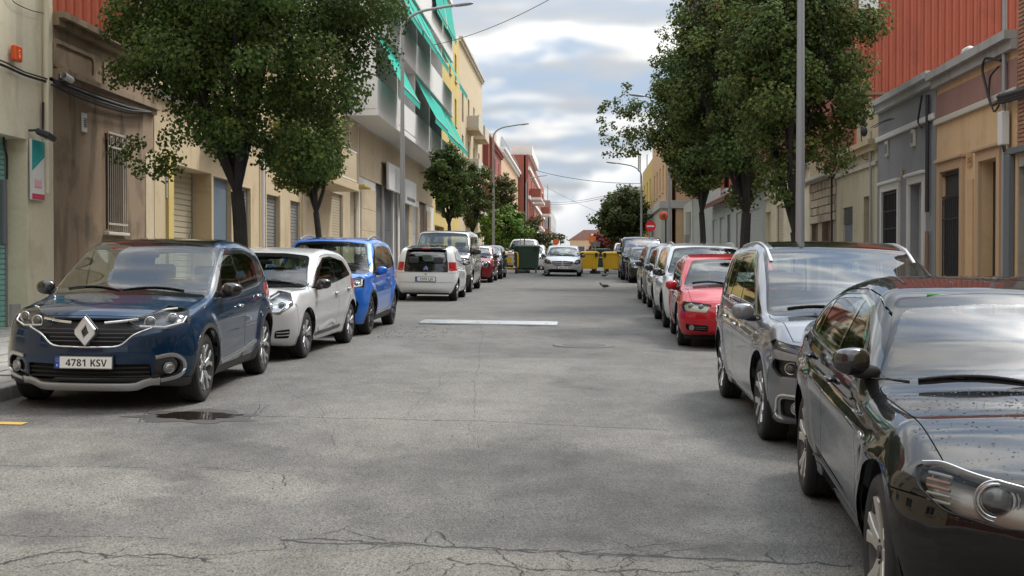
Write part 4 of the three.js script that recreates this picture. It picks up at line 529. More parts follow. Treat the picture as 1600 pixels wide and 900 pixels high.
{ const b = building('apartment_building', 'small grey building at the far end beyond the brick red block', -1, XL + 3, 268.2, 330, 14, W.greyPale, grid(272, 326, 4, [[5, 7], [9, 11]], 3), { depth: 12 }); mk('roof_aerial', new THREE.CylinderGeometry(.08, .08, 6, 6), M.galv, b.g).position.set(b.hx(280), b.H + 3, -1); mk('roof_hut', boxUV(12, 2.5, 5), W.rose, b.g).position.set(b.hx(285), b.H + 1.25, -3); }
// ---- right row ----
{ const b = building('house', 'brick building with a dark grey metal door at the right edge', 1, XR, 14.5, 19.66, 9.5, W.mortar, [{ p: [1580, 245, 1660], kind: 'void', mat: M.darkDoor, recess: .3 }], { depth: 6 });
  const x0 = b.lx(1576), bw = .245, bh = .062, gB = bevBox(bw - .012, bh - .012, .03, .006), mats = [std(.29, .145, .085, .9), std(.34, .18, .105, .9), std(.25, .12, .075, .9), std(.31, .17, .11, .9)], yd = b.ly(1580, 238); let n = 0; for (let r = 0; n < 298 && r < 80; r++) { const y = yd + .08 + r * bh; if (y > b.H) break; for (let c = 0; c < 4; c++) { const m = mk('brick', gB, mats[(hash(r, c + 5) * 4) | 0], b.g); m.position.set(x0 + .125 + c * bw - (r % 2 ? .12 : 0) + (c === 0 && r % 2 ? .0 : 0), y, .012 + hash(c, r) * .003); if (m.position.x - bw / 2 < -b.E) m.position.x = -b.E + bw / 2; n++; } }
  mk('door_jamb', bevBox(.24, yd - .1, .1, .02), M.greyDoor, b.g).position.set(b.lx(1578) + .1, yd / 2, .055); mk('door_lintel', bevBox(1.2, .1, .08, .01), M.greyDoor, b.g).position.set(x0 + .6, yd, .045);
  const mb = mk('junction_box', bevBox(.2, .52, .13, .02), M.signWhite, b.g); mb.position.set(b.lx(1577) - .0, b.ly(1577, 201), .1); cable([b.at(1577, 226, .12), b.at(1579, 232, .12), b.at(1578, 237, .1)], .012, M.cable, b.g); mk('drain_pipe', new THREE.CylinderGeometry(.035, .035, 6, 10), M.galv, b.g).position.set(b.lx(1574.5), 3.2, .07);
  for (const [k, r] of [[0, .05], [5, .035], [9, .03]]) cable([b.at(1574, 152 + k, .14), b.at(1590, 149 + k, .16), b.at(1620, 140 + k, .14), b.at(1680, 120 + k, .12)], r, M.cable, b.g); }
const doorTrim = { w: .16, mat: M.tanTrim, proud: .06 };
{ const topY = onX(1575, 66, XR)[1], b = building('house', 'tan single-storey house with dark iron gate and moulded door surrounds', 1, XR, 19.7, 24.1, topY, W.tan, [{ p: [1472, 262, 1503], kind: 'gate', recess: .03, trim: doorTrim }, { p: [1533, 246, 1561], kind: 'void', mat: M.darkDoor, recess: .16, trim: doorTrim }], { depth: 6, thick: .8 });
  cornice(b, b.H - .04, .3, .22, W.concrete, 'cornice', .02); mk('rose_band', boxUV(b.E * 2 - .01, .5, .014), W.rose, b.g).position.set(0, b.H - .55, .009); mk('string_course', bevBox(b.E * 2 - .01, .11, .07, .02), M.stoneTrim, b.g).position.set(0, b.ly(1500, 178), .035);
  const num = numberTex(); mk('house_number', new THREE.PlaneGeometry(.26, .26), num, b.g).position.set(...b.at(1515, 250, .012)); mk('threshold_panel', boxUV(.3, 2.6, .03), W.tan, b.g).position.set(b.lx(1517), 1.6, .016);
  mk('drain_pipe', new THREE.CylinderGeometry(.04, .04, 2.2, 10), M.iron, b.g).position.set(b.lx(1454), b.ly(1454, 240), .07); mk('lower_pipe', new THREE.CylinderGeometry(.04, .04, 1.8, 10), M.ironRust, b.g).position.set(b.lx(1454), 1.2, .07); cable([b.at(1573, 95, .1), b.at(1550, 92, .12), b.at(1545, 110, .12), b.at(1552, 140, .12), b.at(1560, 165, .12), b.at(1574, 158, .12)], .022, M.cable, b.g); cable([b.at(1573, 105, .14), b.at(1560, 120, .14), b.at(1558, 150, .14), b.at(1566, 175, .14), b.at(1574, 165, .14)], .016, M.cable, b.g);
  const v = mk('roof_vent_pipe', tubePath([b.at(1441, 128, -1), b.at(1441, 95, -1), b.at(1440, 82, -1), b.at(1432, 78, -1), b.at(1425, 83, -1), b.at(1424, 92, -1)].map(p => p), .06, 8), M.signWhite, b.g); for (let k = 0; k < 2; k++) mk('roof_bracket', bevBox(.3, .04, .04, .01), M.ironRust, b.g).position.set(...b.at(1440, 122 - k * 30, -.95)); }
{ const b = building('house', 'slate grey house with pale door surrounds and two wall vents', 1, XR, 24.15, 28.75, onX(1363, 180, XR)[1] + .12, W.grey, [{ p: [1380, 295, 1404], kind: 'gate', recess: .03, full: true, trim: { w: .14, mat: M.frameWhite } }, { p: [1422, 284, 1443], kind: 'door', mat: M.shutterWhite, recess: .16, trim: { w: .14, mat: M.frameWhite } }], { depth: 6 }); cornice(b, b.H - .05, .28, .2, W.greyPale); mk('string_course', bevBox(b.E * 2 - .01, .12, .07, .02), M.frameWhite, b.g).position.set(0, b.ly(1400, 208), .035);
  for (const [px, py] of [[1387, 233], [1428, 216]]) { const v = mk('wall_vent', bevBox(.24, .34, .05, .01), M.stoneTrim, b.g); v.position.set(...b.at(px, py, .025)); mk('vent_grid', bevBox(.14, .2, .012, .003), M.greyDoor, v).position.z = .026; } mk('plaque', bevBox(.16, .14, .03, .01), std(.3, .24, .12, .6), b.g).position.set(...b.at(1410, 271, .02)); mk('drain_pipe', new THREE.CylinderGeometry(.03, .03, 4, 8), M.pipeGrey, b.g).position.set(b.lx(1364), 2.4, .06); cable([b.at(1446, 150, .08), b.at(1440, 190, .08), b.at(1446, 200, .08)], .02, M.cable, b.g); for (const dx of [0, 5]) cable([b.at(1366 + dx, 200, .08), b.at(1385 + dx, 190, .1), b.at(1405 + dx, 172, -.3), b.at(1420, 120, -.9)], .01, M.cable, b.g); mk('aerial_head', merge([bevBox(.18, .1, .1, .02), bevBox(.1, .18, .08, .02).translate(.1, -.1, 0)]), M.cable, b.g).position.set(...b.at(1418, 117, -.9)); }
{ const b = building('house', 'beige house with a blue grey door and brown jambs', 1, XR, 28.8, 33.3, onX(1362, 226, XR)[1], plaster(.48, .43, .31, .4, 211), [{ p: [1317, 322, 1332], kind: 'door', mat: M.blueDoor, lattice: true, recess: .05 }, { p: [1349, 305, 1361], kind: 'door', mat: M.woodDoor, recess: .2 }], { depth: 6 }); cornice(b, b.H - .05, .26, .22, W.ochre); mk('string_course', bevBox(b.E * 2 - .01, .1, .06, .02), M.stoneTrim, b.g).position.set(0, b.H - .45, .03); mk('roof_parapet', boxUV(b.E * 2, 1.2, .2), W.sand, b.g).position.set(0, b.H + .6, -.6); for (const [px, py] of [[1353, 190], [1356, 206]]) mk('insulator', blob(.1, .12, .08, 2, 10), M.cable, b.g).position.set(...b.at(px, py, .1)); cable([b.at(1361, 150, .1), b.at(1352, 190, .1), b.at(1352, 245, .08), b.at(1362, 250, .08)], .012, M.cable, b.g); mk('drain_pipe', new THREE.CylinderGeometry(.03, .03, 3.4, 8), M.iron, b.g).position.set(b.lx(1303), 1.9, .06); }
{ const b = building('house', 'low house faced in rough pale stone with brown jambs', 1, XR, 33.35, 37.1, onX(1300, 277, XR)[1], plaster(.36, .30, .22, .9, 223, [.6, .55, .5]), [{ p: [1268, 318, 1278], kind: 'door', mat: M.woodDoor, recess: .1 }, { p: [1284, 315, 1297], kind: 'door', mat: M.woodDoor, recess: .15 }], { depth: 6 }); mk('eaves', bevBox(b.E * 2, .1, .35, .02), M.stoneTrim, b.g).position.set(0, b.H + .05, .15); const gS = [.42, .34, .5].map(w => bevBox(w, .2, .05, .02)), ms = [std(.40, .33, .24, .9), std(.32, .26, .19, .9), std(.45, .38, .29, .9)]; for (let r = 0; r < 5; r++) for (let c = 0; c < 8; c++) { const m = mk('facing_stone', gS[(hash(r, c) * 3) | 0], ms[(hash(c, r + 4) * 3) | 0], b.g); m.position.set(-b.E + .3 + c * .46 + (r % 2) * .18, b.H - .15 - r * .22, .022); if (m.position.x > b.E - .28) m.position.x = b.E - .28; } }
{ const b = building('house', 'low yellow cream house with plain door recesses', 1, XR, 37.15, 45.9, onX(1255, 300, XR)[1] + .8, W.cream, [{ p: [1196, 330, 1204], kind: 'void', mat: M.shutterCream, recess: .08 }, { p: [1213, 318, 1224], kind: 'shutter', mat: M.shutterCream, recess: .08 }, { p: [1236, 315, 1246], kind: 'door', mat: M.woodDoor, recess: .12 }], { depth: 6 }); cornice(b, b.H, .3, .25, M.stoneTrim); mk('string_course', bevBox(b.E * 2 - .01, .1, .08, .02), M.stoneTrim, b.g).position.set(0, b.H - .6, .04); }
{ const b = building('garage_building', 'row of grey roller shutters under a sloping rose tiled roof', 1, XR, 46, 63.9, onX(1188, 300, XR)[1] + .2, W.greyPale, [[1113, 1120, 0], [1124, 1131, 1], [1136, 1141, 2], [1150, 1160, 0], [1167, 1186, 0]].map(([a, c, k]) => ({ p: [a, 342 - (a - 1113) * .33, c], kind: k === 1 ? 'void' : 'shutter', mat: k === 2 ? M.greyDoor : M.shutterWhite, recess: .06 })), { depth: 8 }); const rf = mk('tiled_roof', boxUV(b.E * 2 + .1, .1, 3.2), W.rose, b.g); rf.position.set(0, b.H + .55, -1.1); rf.rotation.x = .35; for (let i = 0; i < 60; i++) mk('roof_tile', new THREE.CylinderGeometry(.11, .11, 3.2, 8, 1, true, 0, Math.PI).rotateZ(Math.PI / 2).rotateY(Math.PI / 2), W.rose, rf).position.set(-b.E + .15 + i * .298, .05, 0); }
{ const b = building('house', 'low white rendered wall with service pipes beside the peach building', 1, XR, 64, 82, 5.6, W.greyPale, [{ p: [1070, 345, 1076], kind: 'door', mat: M.greyDoor, recess: .2 }], { depth: 8 }); for (const px of [1066, 1084, 1098]) mk('drain_pipe', new THREE.CylinderGeometry(.05, .05, 4.4, 8), M.signWhite, b.g).position.set(b.lx(px), 2.3, .1); mk('meter_box', bevBox(.9, 1.4, .3, .03), M.stoneTrim, b.g).position.set(b.lx(1078), 3.2, .16); }
{ const b = building('apartment_building', 'peach building with narrow windows overhanging the pavement on a dark soffit', 1, XR - 1.1, 82.1, 97, 10.6, W.peach, grid(83, 96, 4, [[6.6, 8.4]], 1.1, { blind: .2 }), { depth: 9 }); mk('soffit_void', boxUV(b.E * 2 + .02, 3.3, .5), W.greyPale, b.g).position.set(0, 2.4, .02); mk('soffit_band', bevBox(b.E * 2 + .3, .5, 9.4, .03), W.greyPale, b.g).position.set(0, 4.2, -4.3); }
{ const b = building('apartment_building', 'yellow building with dark balcony doors beyond the peach building', 1, XR - 1.1, 97.1, 112, 9.9, W.yellow, grid(98, 111, 3, [[3.6, 5.4], [6.6, 8.6]], 1.4, { sill: false, mat: M.woodDoor }), { depth: 9 }); mk('balcony_edge', bevBox(b.E * 2, .3, .9, .02), W.yellow, b.g).position.set(0, 5.6 - b.base, .45); }
{ const b = building('apartment_building', 'pale building with a mobile phone mast on its roof', 1, XR - 1.1, 112.1, 150, 9.2, W.pale, grid(113, 149, 5, [[3.5, 5.2], [6.2, 8]], 1.8), { depth: 12 }); for (const y of [5.7, 8.6]) mk('balcony_slab', boxUV(b.E * 2, .3, 1.2), W.pale, b.g).position.set(0, y - b.base, .6);
  const mast = mk('mast', merge([...[-1, 1].flatMap(i => [-1, 1].map(j => bevBox(.12, 5.2, .12, .02).translate(i * .6, 2.6, j * .6))), ...[.8, 1.9, 3, 4.1].flatMap(y => [bevBox(1.3, .08, .08, .01).translate(0, y, .6), bevBox(1.3, .08, .08, .01).translate(0, y, -.6), bevBox(1.7, .07, .07, .01).rotateZ(.7).translate(0, y + .5, .6)]), ...[-1.6, -.9, .3, 1].map((x, i) => bevBox(.3, 2.4, .25, .05).translate(x, 3.4 + (i % 2) * .7, .9))]), M.galv, b.g); mast.scale.setScalar(.48); mast.position.set(b.hx(114), b.H, -.2); }
{ // orange clad block behind the single-storey houses
  const g = thing('apartment_building', 'tall block clad in orange ribbed metal behind the grey and tan houses', 'building', [7.1, 0, -34]); mk('wall', boxUV(12.9, 15, 17.9).translate(6.5, 7.2, -9), W.brickRed, g); claddingFlat(g, 0, 3.6, 13, 14.9, .02); mk('white_panel', bevBox(.5, .5, .05, .01), M.signWhite, g).position.set(.42, 8.6, .1); const line = mk('flashing', bevBox(13, .07, .05, .01), M.ironRust, g); line.position.set(6.5, 6.15, .085); }
{ const b = building('apartment_building', 'tall brick building with white balconies rising above the right hand trees', 1, XR + .4, 66, 80, 26, W.brickRed, grid(66.5, 79.5, 3, [[7, 9], [10.2, 12.2], [13.4, 15.4], [16.6, 18.6], [19.8, 21.8]], 1.5), { depth: 12 }); for (const y of [6.6, 9.8, 13, 16.2, 19.4]) { mk('balcony_slab', boxUV(8, .25, 1.2), W.pale, b.g).position.set(b.hx(72), y - b.base, .6); mk('balcony_parapet', boxUV(8, 1, .1), W.pale, b.g).position.set(b.hx(72), y - b.base + .6, 1.1); } }
// far end of the street
{ const g = thing('apartment_building', 'long low pinkish building with tiled roof closing the far end', 'building', [9.5, 1.4, -300]); mk('wall', boxUV(23.4, 7, 10).translate(0, 3.4, -5), W.peach, g); const rf = mk('tiled_roof', plateOf([[-12, 0], [12, 0], [10, 2.3], [-8.5, 2.3]], 10, .1).translate(0, 6.9, -10), W.rose, g); for (let f = 0; f < 2; f++) for (let i = 0; i < 6; i++) { const w = mk('window', boxUV(3, 1.7, .2), M.frameWhite, g); w.position.set(-9.6 + i * 3.8, 1.6 + f * 3, .08); mk('pane', boxUV(2.7, 1.6, .06), M.pane, w).position.z = .1; } for (const x of [-5, -3, 2, 6]) mk('chimney', boxUV(.7, 1.3, .8), W.concrete, rf).position.set(x, 9.7, -4); for (let i = 0; i < 4; i++) mk('dormer', boxUV(1.5, .9, .8), W.pale, rf).position.set(-6 + i * 4, 7.9, .2); }
// street behind the viewer, mirrored in bonnets and windscreens
for (const [side, X, d0, d1, top, m, lab] of [[-1, XL, 2, 17.1, 10, W.sand, 'beige building beside the cream house with the teal shutter'], [-1, XL, -14, 1.9, 13, W.brickRed, 'red building behind the viewer on the left side'], [-1, XL, -40, -14.1, 11, W.pale, 'pale building behind the viewer on the left side'], [1, XR, 3, 14.4, 12.5, W.peach, 'peach building next to the brick building with metal door'], [1, XR, -12, 2.9, 10, W.yellow, 'yellow building behind the viewer on the right side'], [1, XR, -40, -12.1, 12, W.cream, 'cream building behind the viewer on the right side']]) building('apartment_building', lab, side, X, d0, d1, top, m, grid(d0 + .5, d1 - .5, Math.max(2, Math.round((d1 - d0) / 3.4)), [[1.2, 3.1], [4.6, 6.4], [7.8, 9.4]], 1.2), { depth: 8 });
function numberTex() { const c = document.createElement('canvas'); c.width = c.height = 128; const g = c.getContext('2d'); g.fillStyle = '#b08a5e'; g.fillRect(0, 0, 128, 128); g.fillStyle = '#3a2616'; g.font = 'bold 66px serif'; g.textAlign = 'center'; g.textBaseline = 'middle'; g.fillText('262', 64, 66); const t = new THREE.CanvasTexture(c); t.colorSpace = THREE.SRGBColorSpace; return new THREE.MeshStandardMaterial({ map: t, roughness: .8 }); }
function ribGeo(w, h, uo = 0) { const pts = [], per = .18; for (let x = 0; x < w - .01; x += per) pts.push([x, 0], [x + per * .3, 0], [x + per * .42, .035], [x + per * .78, .035], [x + per * .9, 0]); pts.push([w, 0]); const p = [], idx = []; pts.forEach(([x, z]) => p.push(x, 0, z, x, h, z)); for (let i = 0; i < pts.length - 1; i++) idx.push(2 * i, 2 * i + 2, 2 * i + 1, 2 * i + 1, 2 * i + 2, 2 * i + 3); const g = new THREE.BufferGeometry(); g.setAttribute('position', new THREE.Float32BufferAttribute(p, 3)); g.setIndex(idx); const q = g.toNonIndexed(); q.computeVertexNormals(); const uv = new Float32Array(q.attributes.position.count * 2); for (let i = 0; i < uv.length / 2; i++) { uv[2 * i] = q.attributes.position.getX(i) + uo; uv[2 * i + 1] = q.attributes.position.getY(i); } q.setAttribute('uv', new THREE.BufferAttribute(uv, 2)); return q; }
function claddingFlat(g, x0, y0, w, y1, z) { const n = Math.round(w / 1.08), geos = [0, 3.1, 1.7, 4.9].map(o => ribGeo(1.08, y1 - y0, o)), ms = [M.orangeClad]; for (let i = 0; i < n; i++) { const m = mk('cladding_sheet', geos[i % 4], ms[0], g); m.position.set(x0 + i * 1.08, y0, z + .002 + (i % 2) * .003); } }
function cladding(g, x, y0, y1, z0, w, dir) { const h = new THREE.Group(); h.name = 'party_wall_cladding'; g.add(h); h.position.set(x, 0, z0 - w); h.rotation.y = -Math.PI / 2; claddingFlat(h, -0, y0, w, y1, 0); h.children.forEach(c => { }); h.position.set(x, 0, z0 - w); }
// ---------- trees ----------
const bark = new THREE.MeshStandardMaterial({ map: tex(256, 1, (x, y) => { const v = .032 * (1 + .55 * fbm(x * 14, y * 3, 4) + .25 * noise2(x * 40, y * 18)); return [v * 1.05, v * .95, v * .85]; }), bumpMap: grainBump, bumpScale: .012, roughness: .95 });
const leafMat = phy(1, 1, 1, .8, { vertexColors: true, specularIntensity: .4, transmission: .3, thickness: 0, side: THREE.DoubleSide });
function limb(a, b, r0, r1, bend = .12, n = 6) { const P = []; const A = new THREE.Vector3(...a), B = new THREE.Vector3(...b), L = A.distanceTo(B), o1 = new THREE.Vector3(rr(-1, 1), rr(0, .6), rr(-1, 1)).multiplyScalar(L * bend); for (let i = 0; i <= n; i++) { const t = i / n; P.push(A.clone().lerp(B, t).addScaledVector(o1, Math.sin(t * Math.PI))); } const c = new THREE.CatmullRomCurve3(P), seg = 8, g = new THREE.TubeGeometry(c, n * 2, 1, seg, false), p = g.attributes.position, u = g.attributes.uv; for (let i = 0; i <= n * 2; i++) { const q = c.getPointAt(i / (n * 2)), r = r0 + (r1 - r0) * (i / (n * 2)); for (let k = 0; k <= seg; k++) { const j = i * (seg + 1) + k; p.setXYZ(j, q.x + (p.getX(j) - q.x) * r, q.y + (p.getY(j) - q.y) * r, q.z + (p.getZ(j) - q.z) * r); u.setXY(j, k / seg * .8, i / (n * 2) * L); } } g.computeVertexNormals(); return { g, end: P[n].toArray(), mid: k => c.getPointAt(k).toArray() }; }
// o: height of trunk fork, crown centre height, radii, leaves, tone
function tree(name, label, x, d, o) {
  const t = thing(name, label, 'tree', [x, roadY(x, -d) + KERB - .03, -d], 0, o.group), lean = o.lean ?? [0, 0], fork = [lean[0] * .4, o.fork, lean[1] * .4], parts = [limb([0, -.2, 0], fork, o.r, o.r * .82, .05).g];
  { const root = new THREE.CylinderGeometry(o.r, o.r * 1.45, .3, 12).translate(0, .1, 0); parts.push(root); }
  const clumps = [], [cx, cy, cz] = [o.cx ?? lean[0], o.cy, o.cz ?? lean[1]], nl = o.limbs ?? 6, tips = [], seed = rr(0, 99);
  const env = (th, ph) => 1 + .30 * fbm3(Math.cos(th) * Math.cos(ph) * 1.7 + seed, Math.sin(ph) * 1.7, Math.sin(th) * Math.cos(ph) * 1.7, 3);
  const pt = (th, ph, k) => { const e = env(th, ph) * k, taper = ph > 0 ? 1 - .25 * Math.sin(ph) : 1 - (o.under ?? .15) * Math.sin(-ph); return [cx + Math.cos(th) * Math.cos(ph) * o.rx * e * taper, cy + Math.sin(ph) * o.ry * e, cz + Math.sin(th) * Math.cos(ph) * o.rz * e * taper]; };
  for (let i = 0; i < nl; i++) { const th = i / nl * 6.283 + rr(-.4, .4), ph = rr(-.25, 1.1), e = pt(th, ph, .62), l = limb(fork, e, o.r * rr(.42, .6), .02, .12, 7); parts.push(l.g); tips.push(e); for (let k = 0; k < 4; k++) { const s = l.mid(rr(.35, .9)), e2 = pt(th + rr(-.7, .7), ph + rr(-.5, .5), rr(.6, .92)), m = limb(s, e2, .025, .006, .15, 4); parts.push(m.g); tips.push(e2); } }
  { const l = limb(fork, pt(0, 1.4, .7), o.r * .6, .02, .05, 7); parts.push(l.g); }
  mk('trunk', merge(parts), bark, t);
  const N = o.leaves, nc = o.clumps ?? 130; for (let i = 0; i < nc; i++) { const th = rr(0, 6.283), ph = Math.asin(rr(-.98, .98)), k = Math.pow(rnd(), .38) * .97; clumps.push({ p: pt(th, ph, k), r: (o.clump ?? .42) * rr(.6, 1.25), tone: rr(.72, 1.25), yel: rr(0, 1) }); }
  for (const e of o.extra ?? []) for (let i = 0; i < e.n; i++) { const q = [rr(-1, 1), rr(-1, 1), rr(-1, 1)]; clumps.push({ p: [e.c[0] + q[0] * e.s[0], e.c[1] + q[1] * e.s[1], e.c[2] + q[2] * e.s[2]], r: e.r * rr(.7, 1.2), tone: rr(.8, 1.3), yel: rr(.2, 1), thin: e.thin ?? 1 }); }
  const pos = [], col = [], nor = [], L = o.leaf ?? .075, wsum = clumps.reduce((s, c) => s + c.r ** 2 * (c.thin ?? 1), 0), v = new THREE.Vector3(), ax = new THREE.Vector3(), sd = new THREE.Vector3(), nn = new THREE.Vector3(), out = new THREE.Vector3();
  for (const c of clumps) {
    const n = Math.round(N * c.r ** 2 * (c.thin ?? 1) / wsum);
    for (let i = 0; i < n; i++) {
      v.set(rr(-1, 1), rr(-1, 1), rr(-1, 1)); const l = v.length() || 1; v.multiplyScalar(Math.pow(rnd(), .45) / l); out.set(c.p[0] - cx, (c.p[1] - cy) * .7, c.p[2] - cz).normalize().multiplyScalar(.6).add(v);
      const X = c.p[0] + v.x * c.r, Y = c.p[1] + v.y * c.r * .8, Z = c.p[2] + v.z * c.r;
      nn.set(rr(-1, 1), rr(-.2, 1.3), rr(-1, 1)).addScaledVector(out, .7).normalize(); ax.set(rr(-1, 1), rr(-1.1, .3), rr(-1, 1)); ax.addScaledVector(nn, -ax.dot(nn)).normalize(); sd.crossVectors(nn, ax);
      const s = L * rr(.65, 1.25), w = s * .46, bx = nn.x * s * .12, by = nn.y * s * .12, bz = nn.z * s * .12;
      const A = [X - ax.x * s * .5, Y - ax.y * s * .5, Z - ax.z * s * .5], B = [X + sd.x * w + bx, Y + sd.y * w + by, Z + sd.z * w + bz], C = [X + ax.x * s * .5, Y + ax.y * s * .5, Z + ax.z * s * .5], E = [X - sd.x * w + bx, Y - sd.y * w + by, Z - sd.z * w + bz];
      pos.push(...A, ...C, ...B, ...A, ...E, ...C); const k = c.tone * rr(.7, 1.35), ye = c.yel * rnd(), g0 = o.tone ?? [.06, .112, .024], cl = [g0[0] * k * (1 + ye * .9), g0[1] * k * (1 + ye * .25), g0[2] * k]; if (rnd() < .006) { cl[0] = .16; cl[1] = .09; cl[2] = .02; } for (let q = 0; q < 6; q++) { col.push(...cl); nor.push(nn.x, nn.y, nn.z); }
    }
  }
  const g = new THREE.BufferGeometry(); g.setAttribute('position', new THREE.Float32BufferAttribute(pos, 3)); g.setAttribute('normal', new THREE.Float32BufferAttribute(nor, 3)); g.setAttribute('color', new THREE.Float32BufferAttribute(col, 3)); const cr = mk('crown', g, leafMat, t); cr.userData.kind = 'stuff'; return t;
}
const TG = 'street trees along the pavements';
const xAt = (px, X) => -onX(px, 400, X)[2];
tree('street_tree', 'large dense street tree behind the navy crossover', -6.1, xAt(371, -6.1), { r: .145, fork: 2.3, cy: 5.9, rx: 2.55, ry: 3.6, rz: 2.5, cx: .25, leaves: 105000, clumps: 290, clump: .5, leaf: .07, limbs: 9, under: .22, extra: [{ c: [-1.45, 2.95, 0], s: [.5, .35, .6], r: .32, n: 7, thin: .8 }, { c: [1.35, 3.1, .3], s: [.5, .4, .6], r: .36, n: 8, thin: .9 }, { c: [-1.9, 4.8, 0], s: [.4, 1.2, .6], r: .4, n: 10 }, { c: [2.5, 6.0, 0], s: [.35, .9, .6], r: .4, n: 9, thin: .7 }], group: undefined });
tree('street_tree', 'smaller street tree with a thin trunk behind the bright blue SUV', -6.1, xAt(494, -6.1), { r: .085, fork: 2.1, cy: 3.7, rx: .85, ry: 1.1, rz: .9, cx: -.2, leaves: 15000, clumps: 90, clump: .34, leaf: .085, limbs: 5, tone: [0.0844, 0.1224, 0.0253] });
tree('street_tree', 'rounded street tree on the left beside the grey van', -6.1, xAt(702, -6.1), { r: .1, fork: 2.2, cy: 4.3, rx: 1.1, ry: 1.75, rz: 1.2, leaves: 9500, clumps: 80, clump: .34, leaf: .12, limbs: 5 });
tree('street_tree', 'looser street tree right after the rounded one', -6.1, xAt(738, -6.1), { r: .09, fork: 1.9, cy: 4.2, rx: 1.35, ry: 2.1, rz: 1.3, leaves: 8000, clumps: 80, clump: .36, leaf: .13, limbs: 6, tone: [0.0760, 0.1098, 0.0296] });
tree('street_tree', 'thin pale street tree before the green shrubs', -6.1, xAt(786, -6.1), { r: .1, fork: 2.4, cy: 5.2, rx: 1.3, ry: 2.2, rz: 1.3, leaves: 4200, clumps: 50, clump: .42, leaf: .17, limbs: 5, tone: [0.0844, 0.1098, 0.0338] });
tree('street_tree', 'dense street tree beside the near right lamp post', 4.3, xAt(1244, 4.3), { r: .15, fork: 1.75, cy: 5.5, rx: 1.4, ry: 3.25, rz: 1.5, cx: 0, leaves: 56000, clumps: 180, clump: .42, leaf: .075, limbs: 9, under: .1, tone: [0.0718, 0.1183, 0.0296] });
tree('street_tree', 'tall street tree between the dense tree and the sparse one', 4.3, xAt(1166, 4.3), { r: .15, fork: 2.3, cy: 6.3, rx: 1.6, ry: 3.7, rz: 1.7, cx: -.45, leaves: 44000, clumps: 170, clump: .46, leaf: .09, limbs: 9, tone: [0.0718, 0.1183, 0.0304] });
tree('street_tree', 'sparse street tree with thin leafy twigs against the sky', 4.3, xAt(1096, 4.3), { r: .12, fork: 2.6, cy: 6.1, rx: 1.35, ry: 3.1, rz: 1.4, cx: -.2, leaves: 36000, clumps: 110, clump: .44, leaf: .10, limbs: 8, tone: [0.0744, 0.1183, 0.0321], extra: [{ c: [-1.1, 5.9, 0], s: [.5, 1.3, .7], r: .36, n: 22, thin: .6 }, { c: [-1.7, 5.9, 0], s: [1.0, 1.25, .8], r: .24, n: 60, thin: .4 }, { c: [-2.75, 5.6, 0], s: [.8, 1.0, .6], r: .2, n: 60, thin: .35 }, { c: [-1.1, 7.9, 0], s: [.6, 1.1, .6], r: .24, n: 40, thin: .4 }] });
tree('large_tree', 'big dark tree rising behind the third right lamp', 4.6, 98, { r: .25, fork: 2, cy: 3.7, rx: 1.55, ry: 2.3, rz: 2, cx: -1.2, leaves: 9000, clumps: 110, clump: .7, leaf: .24, limbs: 6, tone: [0.0380, 0.0633, 0.0203] });
tree('large_tree', 'lighter green tree spreading just behind the parked vans', 3.2, 92, { r: .2, fork: 1.4, cy: 3.0, rx: 1.9, ry: 2.2, rz: 1.8, cx: -.2, leaves: 6500, clumps: 80, clump: .6, leaf: .22, limbs: 5, tone: [0.0506, 0.0760, 0.0220] });
tree('shrub', 'red leaved shrub beside the yellow bins', 1.3, 84, { r: .06, fork: .5, cy: 1.2, rx: 1.0, ry: .9, rz: .8, leaves: 2200, clumps: 36, clump: .35, leaf: .16, limbs: 4, tone: [0.1183, 0.0237, 0.0169] });
tree('shrub', 'bright green feathery shrub behind the white pickup', -5.6, 92, { r: .12, fork: 1.0, cy: 2.5, rx: 2.1, ry: 1.7, rz: 1.8, leaves: 7500, clumps: 70, clump: .5, leaf: .2, limbs: 6, tone: [0.0967, 0.1932, 0.0342] });
tree('shrub', 'olive green shrub at the foot of the brick red block', -4.5, 120, { r: .12, fork: .8, cy: 2.1, rx: 2.6, ry: 1.9, rz: 1.8, leaves: 4500, clumps: 60, clump: .6, leaf: .24, limbs: 5, tone: [0.0633, 0.0844, 0.0253] });
{ const p = thing('weed', 'small grey green weed at the foot of the cream house wall', 'plant', [-8.62, roadY(-8.6, -20.4) + KERB, -20.4]); for (let i = 0; i < 26; i++) { const a = rr(0, 6.28), l = rr(.15, .36), r = rr(.05, .18); mk('leaf', ribbon([[0, 0, 0], [Math.cos(a) * r * .5, l * .6, Math.sin(a) * r * .5], [Math.cos(a) * r, l, Math.sin(a) * r]], .02, .003, [Math.sin(a), .1, -Math.cos(a)]), std(.09, .1, .06, .8), p); } }
